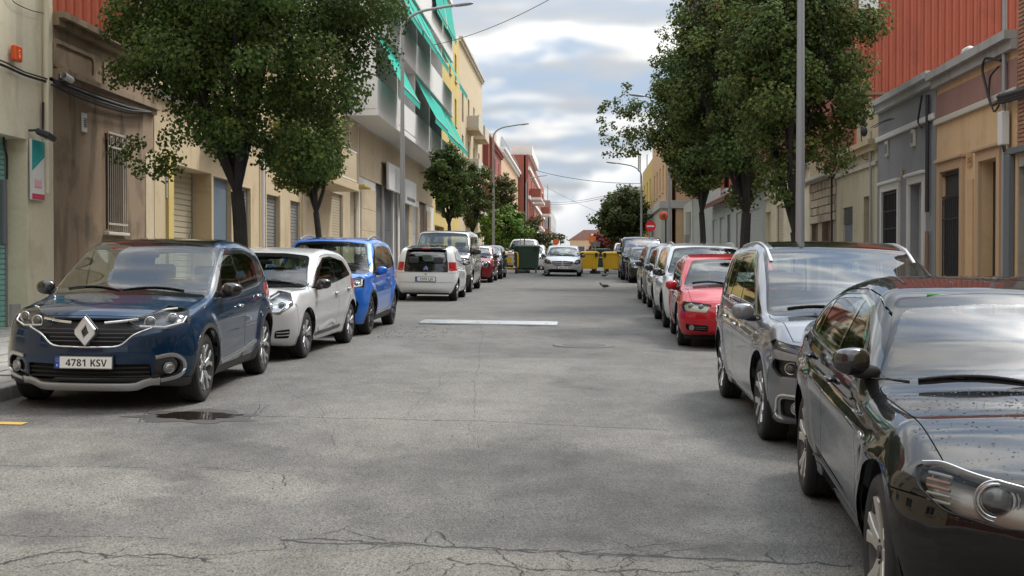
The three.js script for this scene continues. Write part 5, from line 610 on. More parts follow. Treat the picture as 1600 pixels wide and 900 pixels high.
// ---------- lamp posts ----------
function lampPost(x, d, h, arm, dir, r, label) {
  const t = thing('street_lamp', label, 'street lamp', [x, roadY(x, -d) + KERB - .02, -d], 0, undefined);
  mk('post', new THREE.CylinderGeometry(r * .55, r, h - .7, 18).translate(0, (h - .7) / 2, 0), M.galv, t); mk('base_collar', new THREE.CylinderGeometry(r * 1.25, r * 1.4, .35, 18).translate(0, .17, 0), M.galv, t);
  const pts = []; for (let i = 0; i <= 10; i++) { const a = i / 10 * 1.4; pts.push([dir * (1 - Math.cos(a)) * arm * .55, h - .75 + Math.sin(a) * .72, 0]); } pts.push([dir * arm * .8, h + .08, 0]); mk('arm', tubePath(pts, r * .48, 10, 30), M.galv, t);
  const hd = mk('lantern', blob(.34, .05, .1, 3, 16), M.galv, t); hd.position.set(dir * (arm * .8 + .3), h + .1, 0); hd.rotation.z = dir * .12; mk('diffuser', blob(.24, .012, .075, 3, 12), M.lens, hd).position.set(0, -.046, 0);
  mk('access_door', bevBox(.1, .3, .02, .005), M.galv, t).position.set(0, 1.0, r * .93); return t;
}
lampPost(3.78, xAt(1250, 3.78), 9.2, 1.9, -1, .085, 'grey lamp post standing in front of the dense right hand tree');
lampPost(3.78, xAt(1046, 3.78), 7.6, 1.35, -1, .075, 'dark slim lamp post rising through the sparse right hand tree');
lampPost(3.78, xAt(1002, 3.78), 6.3, 1.9, -1, .085, 'lamp post with curved arm beside the big dark tree');
lampPost(-5.75, xAt(629, -5.75), 9.0, 2.1, 1, .095, 'tall lamp post in front of the white block with teal awnings');
lampPost(-5.75, xAt(771, -5.75), 9.2, 2.2, 1, .1, 'lamp post with curved arm by the narrow red building');
lampPost(-5.75, xAt(822, -5.75), 9.3, 2.1, 1, .12, 'distant lamp post before the brick red block');
// ---------- overhead wires ----------
const wire = (a, b, sag, r, label) => { const A = new THREE.Vector3(...a), B = new THREE.Vector3(...b), pts = []; for (let i = 0; i <= 20; i++) { const t = i / 20, p = A.clone().lerp(B, t); p.y -= sag * 4 * t * (1 - t); pts.push(p.toArray()); } const m = mk(numbered('overhead_wire'), tubePath(pts, r, 5, 40), M.cable, scene); tag(m, label, 'wire', 'overhead wires across the street'); };
wire(atD(668, 72, 62), atD(905, -28, 48), .35, .014, 'dark cable crossing the sky from the white block');
wire(atD(836, 266, 150), atD(1008, 287, 120), .4, .03, 'thin wire sagging between the far rooftops and the phone mast'); wire(atD(856, 316, 180), atD(960, 302, 110), .3, .02, 'upper of the two close wires over the far road'); wire(atD(856, 319, 180), atD(960, 305, 110), .3, .02, 'lower of the two close wires over the far road'); wire(atD(850, 290, 200), atD(955, 340, 150), .2, .02, 'faint wire running down towards the big dark tree');
// ---------- wall fittings that are things of their own ----------
const onL = (px, py, n) => { const p = onX(px, py, XL + n); return p; };
{ const p = onL(26, 84, .09), t = thing('alarm_box', 'small orange alarm box on the cream house wall', 'alarm box', [p[0], p[1], p[2]], Math.PI / 2); mk('case', bevBox(.25, .25, .1, .03), std(.62, .085, .015, .4), t); const c = document.createElement('canvas'); c.width = c.height = 128; const g = c.getContext('2d'); g.fillStyle = '#e0561c'; g.fillRect(0, 0, 128, 128); g.strokeStyle = '#f4d9c8'; g.lineWidth = 7; g.beginPath(); g.arc(64, 48, 20, 0.6, 5.6); g.stroke(); g.fillStyle = '#f4d9c8'; g.fillRect(40, 84, 48, 8); g.fillRect(48, 99, 32, 7); const tx = new THREE.CanvasTexture(c); tx.colorSpace = THREE.SRGBColorSpace; mk('print', new THREE.PlaneGeometry(.19, .19), new THREE.MeshStandardMaterial({ map: tx, roughness: .4 }), t).position.z = .052; }
{ const p = onL(58, 266, .05), t = thing('sign_board', 'teal white and pink sign board on the cream house', 'sign', [p[0], p[1], p[2]], Math.PI / 2); const h = .98, w = .5; mk('board', bevBox(w, h, .04, .006), M.signWhite, t); const c = document.createElement('canvas'); c.width = 256; c.height = 500; const g = c.getContext('2d'); g.fillStyle = '#d9d6cf'; g.fillRect(0, 0, 256, 500); g.fillStyle = '#1c9a98'; g.beginPath(); g.moveTo(0, 0); g.lineTo(256, 0); g.lineTo(256, 130); g.lineTo(0, 265); g.fill(); g.fillStyle = '#5fb9b6'; for (let i = 0; i < 5; i++) { g.save(); g.translate(40 + i * 38, 205 - i * 20); g.rotate(-.48); g.fillRect(0, 0, 28, 8); g.restore(); } g.fillStyle = '#d87f95'; for (const [x, y, hh] of [[50, 335, 60], [72, 320, 75], [98, 340, 55], [124, 330, 65], [150, 338, 57], [176, 322, 73]]) g.fillRect(x, y, 14, hh); g.fillRect(46, 392, 150, 12); g.fillStyle = '#c2405a'; g.fillRect(0, 452, 256, 48); const tx = new THREE.CanvasTexture(c); tx.colorSpace = THREE.SRGBColorSpace; mk('print', new THREE.PlaneGeometry(w - .02, h - .02), new THREE.MeshStandardMaterial({ map: tx, roughness: .6 }), t).position.z = .0225; }
{ const p = onL(72, 211, .25), t = thing('wall_lamp', 'black floodlight bracketed above the sign board', 'lamp', [p[0], p[1], p[2]], Math.PI / 2); mk('bracket', tubePath([[-.15, .06, -.22], [0, .08, -.1], [.02, .05, 0]], .02, 6), M.iron, t); const h = mk('head', bevBox(.36, .1, .24, .03), M.iron, t); h.rotation.x = .35; h.rotation.z = -.15; mk('glass', bevBox(.3, .012, .18, .004), M.lens, h).position.y = -.056; }
// ---------- wheeled bins ----------
function bigBin(px, py, w, h, dep, bodyMat, lidMat, turn, label, cat = 'bin') {
  const p = onRoad(px, py), t = thing('wheeled_bin', label, cat, [p[0], roadY(p[0], p[2]), p[2]], turn, undefined), y0 = .24, a = w / 2, b = dep / 2;
  const g = new THREE.BoxGeometry(w, h - y0, dep, 8, 8, 4), q = g.attributes.position; for (let i = 0; i < q.count; i++) { const k = (q.getY(i) / (h - y0) + .5), s = .86 + .14 * k; q.setXYZ(i, q.getX(i) * s, q.getY(i) + y0 + (h - y0) / 2, q.getZ(i) * s); } g.computeVertexNormals(); mk('body', g, bodyMat, t);
  for (const x of [-.34, -.17, 0, .17, .34]) mk('rib', bevBox(.035, (h - y0) * .75, .03, .01).rotateX(.075), bodyMat, t).position.set(x * w, y0 + (h - y0) * .45, b * .935);
  mk('rim', merge([bevBox(w + .08, .06, .06, .02).translate(0, h, b), bevBox(w + .08, .06, .06, .02).translate(0, h, -b), bevBox(.06, .06, dep, .02).translate(a, h, 0), bevBox(.06, .06, dep, .02).translate(-a, h, 0)]), bodyMat, t); const lid = mk('lid', blob(a + .03, .1, b + .03, 4, 20), lidMat, t); lid.position.y = h + .02; for (const x of [-.36, .36]) mk('lid_flap', bevBox(.14, .2, .03, .01), M.blackMatte, t).position.set(x * w, h - .06, b + .045);
  for (const sx of [-1, 1]) mk('lifting_pin', new THREE.CylinderGeometry(.03, .03, .12, 10).rotateZ(Math.PI / 2), M.galv, t).position.set(sx * (a + .05), h - .2, 0);
  for (const sx of [-1, 1]) for (const sz of [-1, 1]) { const wz = mk('castor', new THREE.CylinderGeometry(.1, .1, .05, 18).rotateZ(Math.PI / 2), M.rubber, t); wz.position.set(sx * a * .72, .1, sz * b * .66); mk('fork', bevBox(.09, .16, .07, .01), M.galv, wz).position.set(0, .11, 0); } return t;
}
const yb = std(.60, .36, .012, .5), gb = std(.018, .05, .03, .55);
bigBin(920, 427.5, .98, 1.02, .85, yb, yb, .05, 'yellow wheeled bin behind the silver moving car');
bigBin(957, 427.5, 1.02, 1.02, .85, yb, yb, -.08, 'yellow wheeled bin standing next to the dark purple van');
bigBin(823, 426.5, 1.3, 1.3, .95, gb, gb, 0, 'dark green wheeled bin in front of the white pickup');
bigBin(938, 424, 1.1, 1.15, .8, gb, gb, .1, 'dark green wheeled bin between the two yellow bins');
{ // yellow site cart
  const p = onRoad(796, 427.5), t = thing('site_cart', 'yellow wheeled site cart with black wheels beside the green bin', 'cart', [p[0], roadY(p[0], p[2]), p[2]], 0); const y = std(.62, .35, .01, .5); mk('tank', bevBox(.42, .34, .5, .05), y, t).position.set(-.12, .66, 0); mk('frame', merge([tubePath([[-.42, .28, .2], [.35, .28, .2], [.42, .5, .2], [.4, 1.0, .2], [.3, 1.05, .2]], .03, 6), tubePath([[-.42, .28, -.2], [.35, .28, -.2], [.42, .5, -.2], [.4, 1.0, -.2], [.3, 1.05, -.2]], .03, 6), tubePath([[.3, 1.05, -.2], [.28, 1.06, 0], [.3, 1.05, .2]], .03, 6), tubePath([[-.42, .28, .2], [-.44, .9, .2]], .028, 6), tubePath([[.2, .28, .2], [.22, .95, .2]], .028, 6), tubePath([[-.3, .28, .2], [0, .3, .2], [.3, .28, .2]], .028, 6)]), y, t); mk('cover', bevBox(.7, .12, .55, .04), std(.55, .4, .3, .6), t).position.set(-.15, .95, 0); for (const [x, z] of [[-.34, .22], [-.34, -.22], [.34, .22], [.34, -.22]]) { const w = mk('wheel', merge([new THREE.TorusGeometry(.12, .05, 8, 20).rotateY(Math.PI / 2), new THREE.CylinderGeometry(.09, .09, .05, 14).rotateZ(Math.PI / 2)]), M.rubber, t); w.position.set(x, .16, z); } }
{ // steel posts on feet in front of the green bin, and the sign post by the yellow bins
  const post = (px, py, h, r, label, mat) => { const p = onRoad(px, py), t = thing('barrier_post', label, 'post', [p[0], roadY(p[0], p[2]), p[2]]); mk('pole', new THREE.CylinderGeometry(r, r, h, 10).translate(0, h / 2, 0), mat, t); mk('foot', bevBox(.55, .14, .3, .04), M.rubberGrey, t).position.y = .07; return t; };
  post(813.5, 426.5, 1.75, .02, 'thin grey barrier post in front of the green bin', M.galv); post(819.5, 426.5, 1.75, .03, 'thicker brown barrier post in front of the green bin', std(.2, .17, .13, .7)); const t = post(930, 427.5, 1.75, .05, 'brown post on a rubber foot by the yellow bin', std(.22, .17, .12, .8)); mk('cross_board', bevBox(.5, .25, .04, .01), M.greyDoor, t).position.y = 1.5; }
const disc = (px, py, d, r, mat, label, extra) => { const p = atD(px, py, d), gy = roadY(p[0], -d), t = thing('road_sign', label, 'sign', [p[0], gy, -d]); mk('post', new THREE.CylinderGeometry(.03, .03, p[1] - gy, 10).translate(0, (p[1] - gy) / 2, -.03), M.galv, t); mk('plate', new THREE.CylinderGeometry(r, r, .02, 36).rotateX(Math.PI / 2), mat, t).position.y = p[1] - gy; if (extra) extra(t, p[1] - gy); return t; };
const orange = std(.75, .16, .02, .5);
disc(868.5, 378, 68, .17, orange, 'round orange warning lamp behind the silver moving car roof'); disc(925, 374, 66, .2, orange, 'round orange warning disc above the yellow bin');
disc(1016.5, 353.5, 66, .27, std(.55, .012, .02, .5), 'red no entry sign on a pole beside the parked cars', (t, y) => mk('white_bar', bevBox(.38, .09, .006, .002), M.signWhite, t).position.set(0, y, .014));
{ const p = atD(1037, 337, 58), gy = roadY(p[0], -58), t = thing('traffic_mirror', 'round orange backed traffic mirror on a dark pole', 'mirror', [p[0], gy, -58]); mk('shell', new THREE.SphereGeometry(.22, 24, 12, 0, 6.283, 0, 1.2).rotateX(Math.PI / 2).scale(1, 1, .5), std(.6, .1, .03, .5), t).position.y = p[1] - gy; mk('glass', new THREE.CircleGeometry(.195, 24).rotateY(Math.PI), M.mirrorGlass, t).position.set(0, p[1] - gy, .03); mk('post', new THREE.CylinderGeometry(.035, .035, p[1] - gy, 10).translate(.1, (p[1] - gy) / 2, -.06), M.iron, t); mk('clip', new THREE.TorusGeometry(.06, .015, 6, 16), M.iron, t).position.set(0, p[1] - gy, .12); }
// ---------- pigeons ----------
function pigeon(px, py, turn, label) {
  const p = onRoad(px, py), t = thing('pigeon', label, 'bird', [p[0], roadY(p[0], p[2]) + dips(p[0], -p[2]), p[2]], turn, undefined), q = new THREE.SphereGeometry(1, 20, 14), a = q.attributes.position;
  for (let i = 0; i < a.count; i++) { let x = a.getX(i), y = a.getY(i), z = a.getZ(i); const k = (z + 1) / 2; const w = z > 0 ? 1 - .35 * z * z : 1 - .5 * z * z; a.setXYZ(i, x * .055 * w, y * .055 * w + (z > .3 ? (z - .3) * .06 : 0) - (z < -.4 ? (z + .4) * -.03 : 0), z * (z < 0 ? .17 : .12)); } q.computeVertexNormals();
  const grey = std(.12, .125, .14, .7); mk('body', merge([q, new THREE.SphereGeometry(.03, 14, 10).scale(1, 1, 1.1).translate(0, .09, .135), new THREE.CylinderGeometry(.024, .04, .08, 12).rotateX(.5).translate(0, .06, .11), new THREE.ConeGeometry(.008, .03, 8).rotateX(Math.PI / 2).translate(0, .086, .175)]).translate(0, .12, 0), grey, t); mk('tail', bevBox(.05, .01, .1, .003), M.darkTrim, t).position.set(0, .1, -.18); for (const s of [-1, 1]) { mk('wing', new THREE.SphereGeometry(1, 14, 10).scale(.016, .04, .12), std(.07, .072, .08, .7), t).position.set(s * .05, .13, -.03); mk('leg', new THREE.CylinderGeometry(.005, .005, .075, 6), std(.4, .12, .1, .7), t).position.set(s * .02, .036, .01); mk('foot', bevBox(.025, .006, .05, .002), std(.4, .12, .1, .7), t).position.set(s * .02, .004, .02); }
}
pigeon(852, 432, 1.2, 'grey pigeon standing beside the silver moving car'); pigeon(945, 434.5, 1.6, 'grey pigeon on the road in front of the yellow bins'); pigeon(944, 452.5, -1.4, 'small grey pigeon alone in the middle of the road');
{ const p = onRoad(1222, 890); }
// ---------- the cars ----------
const hoodFn = (s, x0, x1, zf) => (x, y, z) => { const t = (z - s.zCowl) / (s.zF - s.zCowl), h = x0 + (x1 - x0) * Math.max(0, Math.min(1, t)) ** 1.6; return Math.min(h - Math.abs(x), zf(x) - z, y - .55); };
function placeCar(car, px, py, s, { side = 1, turn = 0, back = false, label, group = 'cars parked along the kerbs', category = 'car' }) {
  // px, py: where the road-side front (or, seen from behind, rear) tyre meets the asphalt; side: +1 when that tyre is on image right of its car
  const P = onRoad(px, py), yaw = turn + (back ? Math.PI : 0), lx = (back ? -side : side) * (s.W / 2 - .03), lz = (back ? -1 : 1) * s.wb / 2;
  const wx = lx * Math.cos(yaw) + lz * Math.sin(yaw), wz = -lx * Math.sin(yaw) + lz * Math.cos(yaw), x = P[0] - wx, z = P[2] - wz;
  car.position.set(x, roadY(x, z), z); car.quaternion.copy(tiltQ).multiply(new THREE.Quaternion().setFromAxisAngle(new THREE.Vector3(0, 1, 0), yaw)); car.name = numbered(car.name); scene.add(car); return tag(car, label, category, group);
}
// navy compact crossover at the left kerb
{
  const s = { W: 1.778, H: 1.566, wb: 2.606, zF: 2.153, zR: -1.968, rw: .33, rArch: .385, zCowl: 1.05, zMid: -.4, q: 36, yAxis: .62, yb: .19,
    top: [[-1.97, 1.2], [-1.62, 1.38], [-1.2, 1.505], [-.5, 1.566], [-.05, 1.545], [.15, 1.495], [.62, 1.26], [1.04, 1.05], [1.18, 1.02], [1.5, .98], [1.85, .93], [2.05, .85], [2.16, .76]],
    belt: [[-1.97, 1.06], [-1.1, 1.03], [0, .955], [1, .92], [2.15, .84]], front: [[.15, 2.05], [.35, 2.14], [.5, 2.153], [.68, 2.14], [.85, 2.08], [1, 1.98], [1.6, 1.6]],
    rear: [[.15, -1.86], [.4, -1.96], [.6, -1.968], [.95, -1.92], [1.2, -1.7], [1.42, -1.5], [1.6, -1.4]], kF: .36, pF: 2.7, t1: .13, t2: .27, flare: .03, sweepF: .24, rTS: .1,
    creases: [[-1.5, .86, 1.2, .80, .012, .06], [-1, .42, .9, .36, .016, .07]], paint: paintMat(.003, .024, .062, .3, .42, { specularIntensity: .15 }), rim: { n: 5, kind: 'y', r: .228 }, rimMat: M.alloy, wWidth: .215,
    screen: [[.3, 1.01], [.785, .985], [.69, 1.475], [.25, 1.515]], back: [[.3, 1.04], [.6, 1.06], [.5, 1.4], [.25, 1.42]],
    dlo: [[[.92, .975], [.40, 1.345], [.1, 1.44], [-.9, 1.425], [-1.22, 1.33], [-1.42, 1.15], [-1.1, 1.07], [0, 1.0]]], windows: [[[.6, 1.0], [.34, 1.3], [.09, 1.41], [-.14, 1.41], [-.19, 1.01], [0, .99]], [[-.25, 1.02], [-.21, 1.41], [-.75, 1.4], [-1.0, 1.34], [-1.05, 1.08]]],
    doors: [[[.88, .96, .02], [.3, 1.37], [.04, 1.46], [-.16, 1.47, .02], [-.22, .9, .02], [-.22, .34], [-.1, .29], [.8, .29], [.93, .5]], [[-.235, .9, .02], [-.18, 1.47, .02], [-.75, 1.46], [-1.08, 1.37], [-1.12, 1.0], [-.98, .75], [-.86, .6], [-.8, .29], [-.235, .29]]], handles: [[-.02, .86], [-.92, .93]], handleMat: M.chrome,
    mirror: [.62, 1.0, 1.06], mirrorMat: M.blackGloss, roofPaint: M.blackGloss, roofFn: (x, y, z) => Math.min(y - 1.42, .6 - Math.abs(x)),
    bumperF: (x, y, z) => Math.min(.74 + .1 * sstep(.3, .8, Math.abs(x)) - y, z - 1.72, y - .285), clad: (x, y, z) => { const r = Math.min(Math.hypot(z - 1.303, y - .33), Math.hypot(z + 1.303, y - .33)); return Math.max(.36 - y, Math.min(.435 - r, .8 - y)); } };
  s.hood = hoodFn(s, .76, .66, x => 2.02 - .42 * Math.abs(x) ** 2.4);
  s.lamps = [{ poly: [[23, .825], [44, .89], [62, .935], [68, .90], [61, .80], [46, .735], [31, .745]], r: .02, fit: headLamp, bowl: M.lampDark, depth: .06, bulbs: [[38, .795, .05], [52, .825, .045]], guides: [[[[26, .83], [40, .872], [55, .905], [64, .91]], .018], [[[31, .765], [45, .755], [57, .79], [62, .84]], .014]] },
    { poly: [[52, .9], [58, 1.05], [72, 1.08], [76, .98], [66, .88]], rear: true, fit: tailLamp }];
  s.holes = [{ name: 'grille', poly: [[.1, .585], [.3, .6], [.42, .70], [.55, .765], [.47, .835], [.16, .835]], r: .04, depth: .05, fit: (K, b) => {
      for (const y of [.63, .665, .70, .735]) { const w = y < .68 ? .34 : .46; frontLine(K, 'slat', [...Array(13)].map((_, i) => [-w + 2 * w * i / 12, y]), .012, .012, M.darkTrim, b, -.025); }
      frontLine(K, 'chrome_bar', mono([[.15, .795], [.3, .81], [.43, .826]]), .022, .014, M.chrome, b, 0, true);
      frontLine(K, 'chrome_edge', mono([[0, .578], [.12, .58], [.3, .595], [.42, .69], [.56, .752]]), .014, .012, M.chrome, b, .004, true);
      const z = K.frontZ(0, .72) + .015, D = (a, h) => [[0, h], [a, .02], [a, -.02], [0, -h], [-a, -.02], [-a, .02]], bd = mk('emblem', plateOf(D(.083, .122), .012, .012, [[[.012, .07], [-.04, .006], [-.012, -.07], [.04, -.006]]]), M.chrome, b); bd.position.set(0, .72, z);
      mk('emblem_surround', plateOf(D(.105, .145), .01, .006), M.blackGloss, b).position.set(0, .72, z - .02); } },
    { name: 'lower_intake', poly: [[.2, .235], [.5, .25], [.57, .3], [.56, .43], [.2, .425]], r: .03, depth: .06, fit: (K, b) => { for (const y of [.27, .31, .35, .39]) frontLine(K, 'slat', [...Array(13)].map((_, i) => [-.54 + .09 * i, y]), .016, .014, M.blackMatte, b, -.03); } },
    { name: 'fog_recess', sided: true, poly: [[.585, .30], [.64, .292], [.77, .335], [.795, .42], [.75, .485], [.585, .455]], r: .02, depth: .03, mat: M.blackGloss, fit: (K, b, sg) => {
      const pl = [[.6, .485], [.73, .505], [.80, .46], [.812, .37], [.765, .305], [.63, .27]].map(([x, y]) => [x * sg, y, K.frontZ(x, y) + .008]); mk('chrome_surround', ribbon(mono(pl), .034, .02, [.3 * sg, 1, 0]), M.satin, b);
      const l = mk('fog_lamp', merge([new THREE.SphereGeometry(.042, 16, 10).scale(1, 1, .5), new THREE.TorusGeometry(.046, .008, 8, 22)]), M.lampBowl, b); l.position.set(sg * .7, .385, K.frontZ(.7, .385) - .005); l.rotation.y = sg * .5; } }];
  s.fit = (K, car) => {
    plate(K, .445, '4781 KSV', false, -.03); wipers(K, s);
    const sk = []; for (let i = 0; i <= 20; i++) { const x = -.62 + 1.24 * i / 20, a = Math.abs(x); sk.push([x, .215 + .05 * sstep(.4, .56, a), K.frontZ(a, .25) + .004]); } mk('skid_plate', ribbon(sk, .07, .03, [0, 1, .25]), M.skid, car);
    for (const x of [-.42, 0, .42]) mk('skid_plate_boss', blob(.12, .026, .018, 3, 14), M.skid, car).position.set(x, x ? .24 : .205, K.frontZ(Math.abs(x), .22) + .012);
    sideLine(K, 'window_chrome', mono([[.84, .975], [0, .995], [-.9, 1.04], [-1.15, 1.07]], 20), .014, .01, M.chrome, car, .003);
    sideLine(K, 'sill_trim', mono([[-.75, .43], [-.3, .385], [.3, .35], [.78, .33]], 20), .035, .014, M.satin, car, .006);
    mk('roof_aerial', tubePath([[0, 1.55, -1.2], [0, 1.68, -1.34]], .006, 5), M.blackMatte, car);
    mk('red_sticker', new RoundedBoxGeometry(.11, .03, .003, 1, .001), std(.6, .03, .02, .5), car).position.set(-.36, 1.45, K.frontZ(.36, 1.45) - .02);
  };
  const c = buildCar(s, 'parked_car'); placeCar(c, 320, 627, s, { turn: .03, label: 'navy blue crossover with black roof and diamond emblem on its grille' });
}
// a working specification from a handful of true dimensions
function genSpec(o) {
  const zF = o.wb / 2 + o.FO, zR = -o.wb / 2 - o.RO, H = o.H, c = o.cowl, rf = o.roofF, rrz = o.roofR, yN = o.yNose, b0 = o.belt0 ?? c[1] - .14, b1 = o.belt1 ?? c[1] - .03, zMid = o.zMid ?? (rf + rrz) / 2 + .1;
  const sedan = !!o.deck, W2 = o.W / 2, rA = o.rArch ?? o.rw + .055, bel = z => b0 + (b1 - b0) * (zF - z) / (zF - zR), wsl = k => [c[0] + (rf - c[0]) * k, c[1] + (H - .055 - c[1]) * (1 - (1 - k) ** 1.25)];
  const top = [...(sedan ? [[zR, o.deck[1] - .06], [zR + .15, o.deck[1]], [o.deck[0], o.deck[1] + .02], [(o.deck[0] + rrz) / 2, (o.deck[1] + H) / 2 + .02]] : [[zR, H - (o.dropR ?? .22)], [(zR + rrz) / 2, H - (o.dropR ?? .22) * .5]]), [rrz, H - .05], [zMid, H], [rf + .02, H - .045], wsl(.7), wsl(.4), [c[0], c[1]], [c[0] + .14, c[1] - .025], [(c[0] + zF) / 2, (c[1] + yN) / 2 + .045], [zF - .25, yN], [zF - .08, yN - .07], [zF + .02, yN - .17]];
  const yT = sedan ? o.deck[1] : H;
  const ga = W2 - .09, gt = W2 * (o.gTop ?? .68), st = H - (o.headerDrop ?? .075), aOff = o.aOff ?? .1;
  const s = { q: 26, W: o.W, H, wb: o.wb, zF, zR, rw: o.rw, rArch: rA, zCowl: c[0], zMid, zRoofF: rf, zRoofR: rrz, yb: .18, top, belt: [[zR, b1], [(zF + zR) / 2, (b0 + b1) / 2], [zF, b0]],
    front: [[.12, zF - .12], [.3, zF - .02], [.45, zF], [yN - .2, zF - .01], [yN - .05, zF - .06], [yN + .15, zF - .2], [H, zF - .6]],
    rear: sedan ? [[.12, zR + .1], [.4, zR], [.65, zR], [o.deck[1] - .05, zR + .07], [H, zR + .5]] : [[.12, zR + .1], [.38, zR], [.6, zR + .005], [b1, zR + .06], [(b1 + H) / 2 + .05, (zR + rrz) / 2 - (o.bulgeR ?? .06)], [H, rrz - .1]],
    t1: .14, t2: .27, rTS: .1, sweepF: .22, screen: [[.3, c[1] - .035], [ga - .03, c[1] - .055], [gt, st - .035], [.25, st]] };
  const yB = z => bel(z) + .045, zA = rf - aOff, roofY = H - (o.sideDrop ?? .135), zB = o.zB ?? (rf + rrz) / 2 + .12, dl = sedan ? [rrz - .42, roofY - .12] : [rrz + .1, roofY - .06], dl2 = sedan ? [rrz - .62, yB(rrz) + .06] : [rrz - .1 + (o.cTip ?? 0), yB(rrz) + .05];
  const zA0 = c[0] - .2 - (o.aFoot ?? 0), zh = zB - .62, yc = (yB(zA0) + roofY) / 2;
  s.dlo = [[[zA0 + .1, yB(zA0)], [(zA0 + zA) / 2 + .05, (yB(zA0) + roofY) / 2 + .04], [zA, roofY], [zB, roofY + .015], dl, dl2, [zB, yB(zB)]]];
  s.windows = [[[zA0 - .1, yB(zA0) + .03], [(zA0 + zA) / 2 + .0, yc], [zA - .03, roofY - .025], [zB + .05, roofY - .015], [zB + .03, yB(zB) + .025]], [[zB - .03, yB(zB) + .025], [zB - .01, roofY - .015], [Math.max(zh, dl[0] + .1), roofY - .03], [Math.max(zh - .14, dl2[0] + .13), yB(zh) + .03]], ...(o.three === false ? [] : [[[Math.max(zh - .19, dl2[0] + .1), yB(zh) + .035], [Math.max(zh - .05, dl[0] + .06), roofY - .035], [dl[0] + .02, dl[1] - .02], [dl2[0] + .04, dl2[1] + .02]]])];
  const zd = o.wb / 2 - rA - .04, sill = .3;
  if (o.doorsOff !== true) { s.doors = [[[c[0] - .02, yB(zA0) - .03, .02], [zA + .1, roofY + .01], [zA - .04, roofY + .035], [zB, roofY + .045, .02], [zB - .02, bel(zB) - .05, .02], [zB - .02, sill + .06], [zB + .08, sill], [zd - .02, sill], [zd, .6]]];
    if (!o.twoDoor) s.doors.push([[zB - .03, bel(zB) - .05, .02], [zB - .012, roofY + .045, .02], [Math.max(zh, dl[0] + .1), roofY + .03], [Math.max(zh - .2, dl2[0] + .05), yB(zh)], [Math.max(-o.wb / 2 + .1, zh - .16), .78], [-o.wb / 2 + rA + .02, .52], [-o.wb / 2 + rA + .06, sill], [zB - .03, sill]]);
    s.handles = [[zB + .13, bel(zB) - .1], [Math.max(zh - .04, -o.wb / 2 - .05), bel(zh) - .09]]; }
  s.mirror = [zA0 - .12, yB(zA0) + .015, o.mirrorS ?? 1];
  s.hood = hoodFn(s, W2 - .13, W2 - .24, x => zF - .14 - .4 * Math.abs(x) ** 2.4);
  s.bumperF = (x, y, z) => Math.min(yN - .16 + .08 * sstep(.3, .8, Math.abs(x)) - y, z - zF + .45);
  s.bumperR = (x, y, z) => Math.min(.66 - y, zR + .42 - z);
  s.tailgate = sedan ? (x, y, z) => Math.min(W2 - .16 - Math.abs(x), y - .62, o.deck[0] - .02 - z) : (x, y, z) => Math.min(W2 - .12 - Math.abs(x), y - .63, H - .07 - y, rrz - .05 - z);
  if (sedan) s.back = [[.3, o.deck[1] + .03], [W2 - .25, o.deck[1] + .04], [gt - .08, H - .12], [.25, H - .1]]; else s.back = [[.3, b1 + .06], [W2 - .2, b1 + .07], [gt - .02, H - .17], [.25, H - .15]];
  Object.assign(s, o.set ?? {});
  return s;
}
const rimDefault = { n: 5, kind: 'plain', r: .2 };
const simpleLamps = (a, b, y0, y1, o = {}) => [{ poly: [[a, y0 + .02], [(a + b) / 2, y1 - .01], [b, y1], [b + 4, y1 - .04], [b - 4, y0 + .05], [(a + b) / 2, y0]], r: .03, fit: headLamp, bowl: M.lampBowl, depth: .05, bulbs: [[a + (b - a) * .4, (y0 + y1) / 2, (y1 - y0) * .32], [a + (b - a) * .72, (y0 + y1) / 2 + .01, (y1 - y0) * .28]], ...o }, { poly: [[48, .72], [50, .98], [66, 1.0], [72, .86], [60, .70]], rear: true, fit: tailLamp }];
const simpleHoles = (yg0, yg1, wg, yl0, yl1, wl) => [{ name: 'grille', poly: [[.1, yg0], [wg - .06, yg0 + .01], [wg, yg1 - .02], [.1, yg1]], r: .03, depth: .04, fit: (K, b) => { for (let k = 0; k < 3; k++) { const y = yg0 + (yg1 - yg0) * (k + .7) / 3.4; frontLine(K, 'slat', [...Array(9)].map((_, i) => [(wg - .05) * (i / 4 - 1), y]), .016, .012, M.satin, b, -.02); } } }, { name: 'lower_intake', poly: [[.1, yl0], [wl - .05, yl0 + .01], [wl, yl1], [.1, yl1]], r: .03, depth: .05 }];
const emblemStar = (K, y, r, par) => { const z = K.frontZ(0, y) + .012, g = merge([new THREE.TorusGeometry(r, r * .1, 8, 30), ...[0, 1, 2].map(i => plateOf([[-.14 * r, 0], [0, r * .98], [.14 * r, 0]], .008).rotateZ(i * 2.0944))]); mk('emblem', g, M.chrome, par ?? K.car).position.set(0, y, z); };
const emblemChevrons = (K, y, w, rear) => { for (const dy of [0, w * .42]) { const z = rear ? K.rearZ(0, y) - .012 : K.frontZ(0, y) + .008, m = mk('emblem', plateOf([[-w / 2, -w * .1], [0, w * .35], [w / 2, -w * .1], [w / 2, -w * .32], [0, w * .12], [-w / 2, -w * .32]], .008, .003), M.chrome, K.car); m.position.set(0, y + dy, z); if (rear) m.rotation.y = Math.PI; } };
const roundMark = (K, y, r) => { mk('emblem', new THREE.CylinderGeometry(r, r, .012, 24).rotateX(Math.PI / 2), M.chrome, K.car).position.set(0, y, K.frontZ(0, y) + .008); };

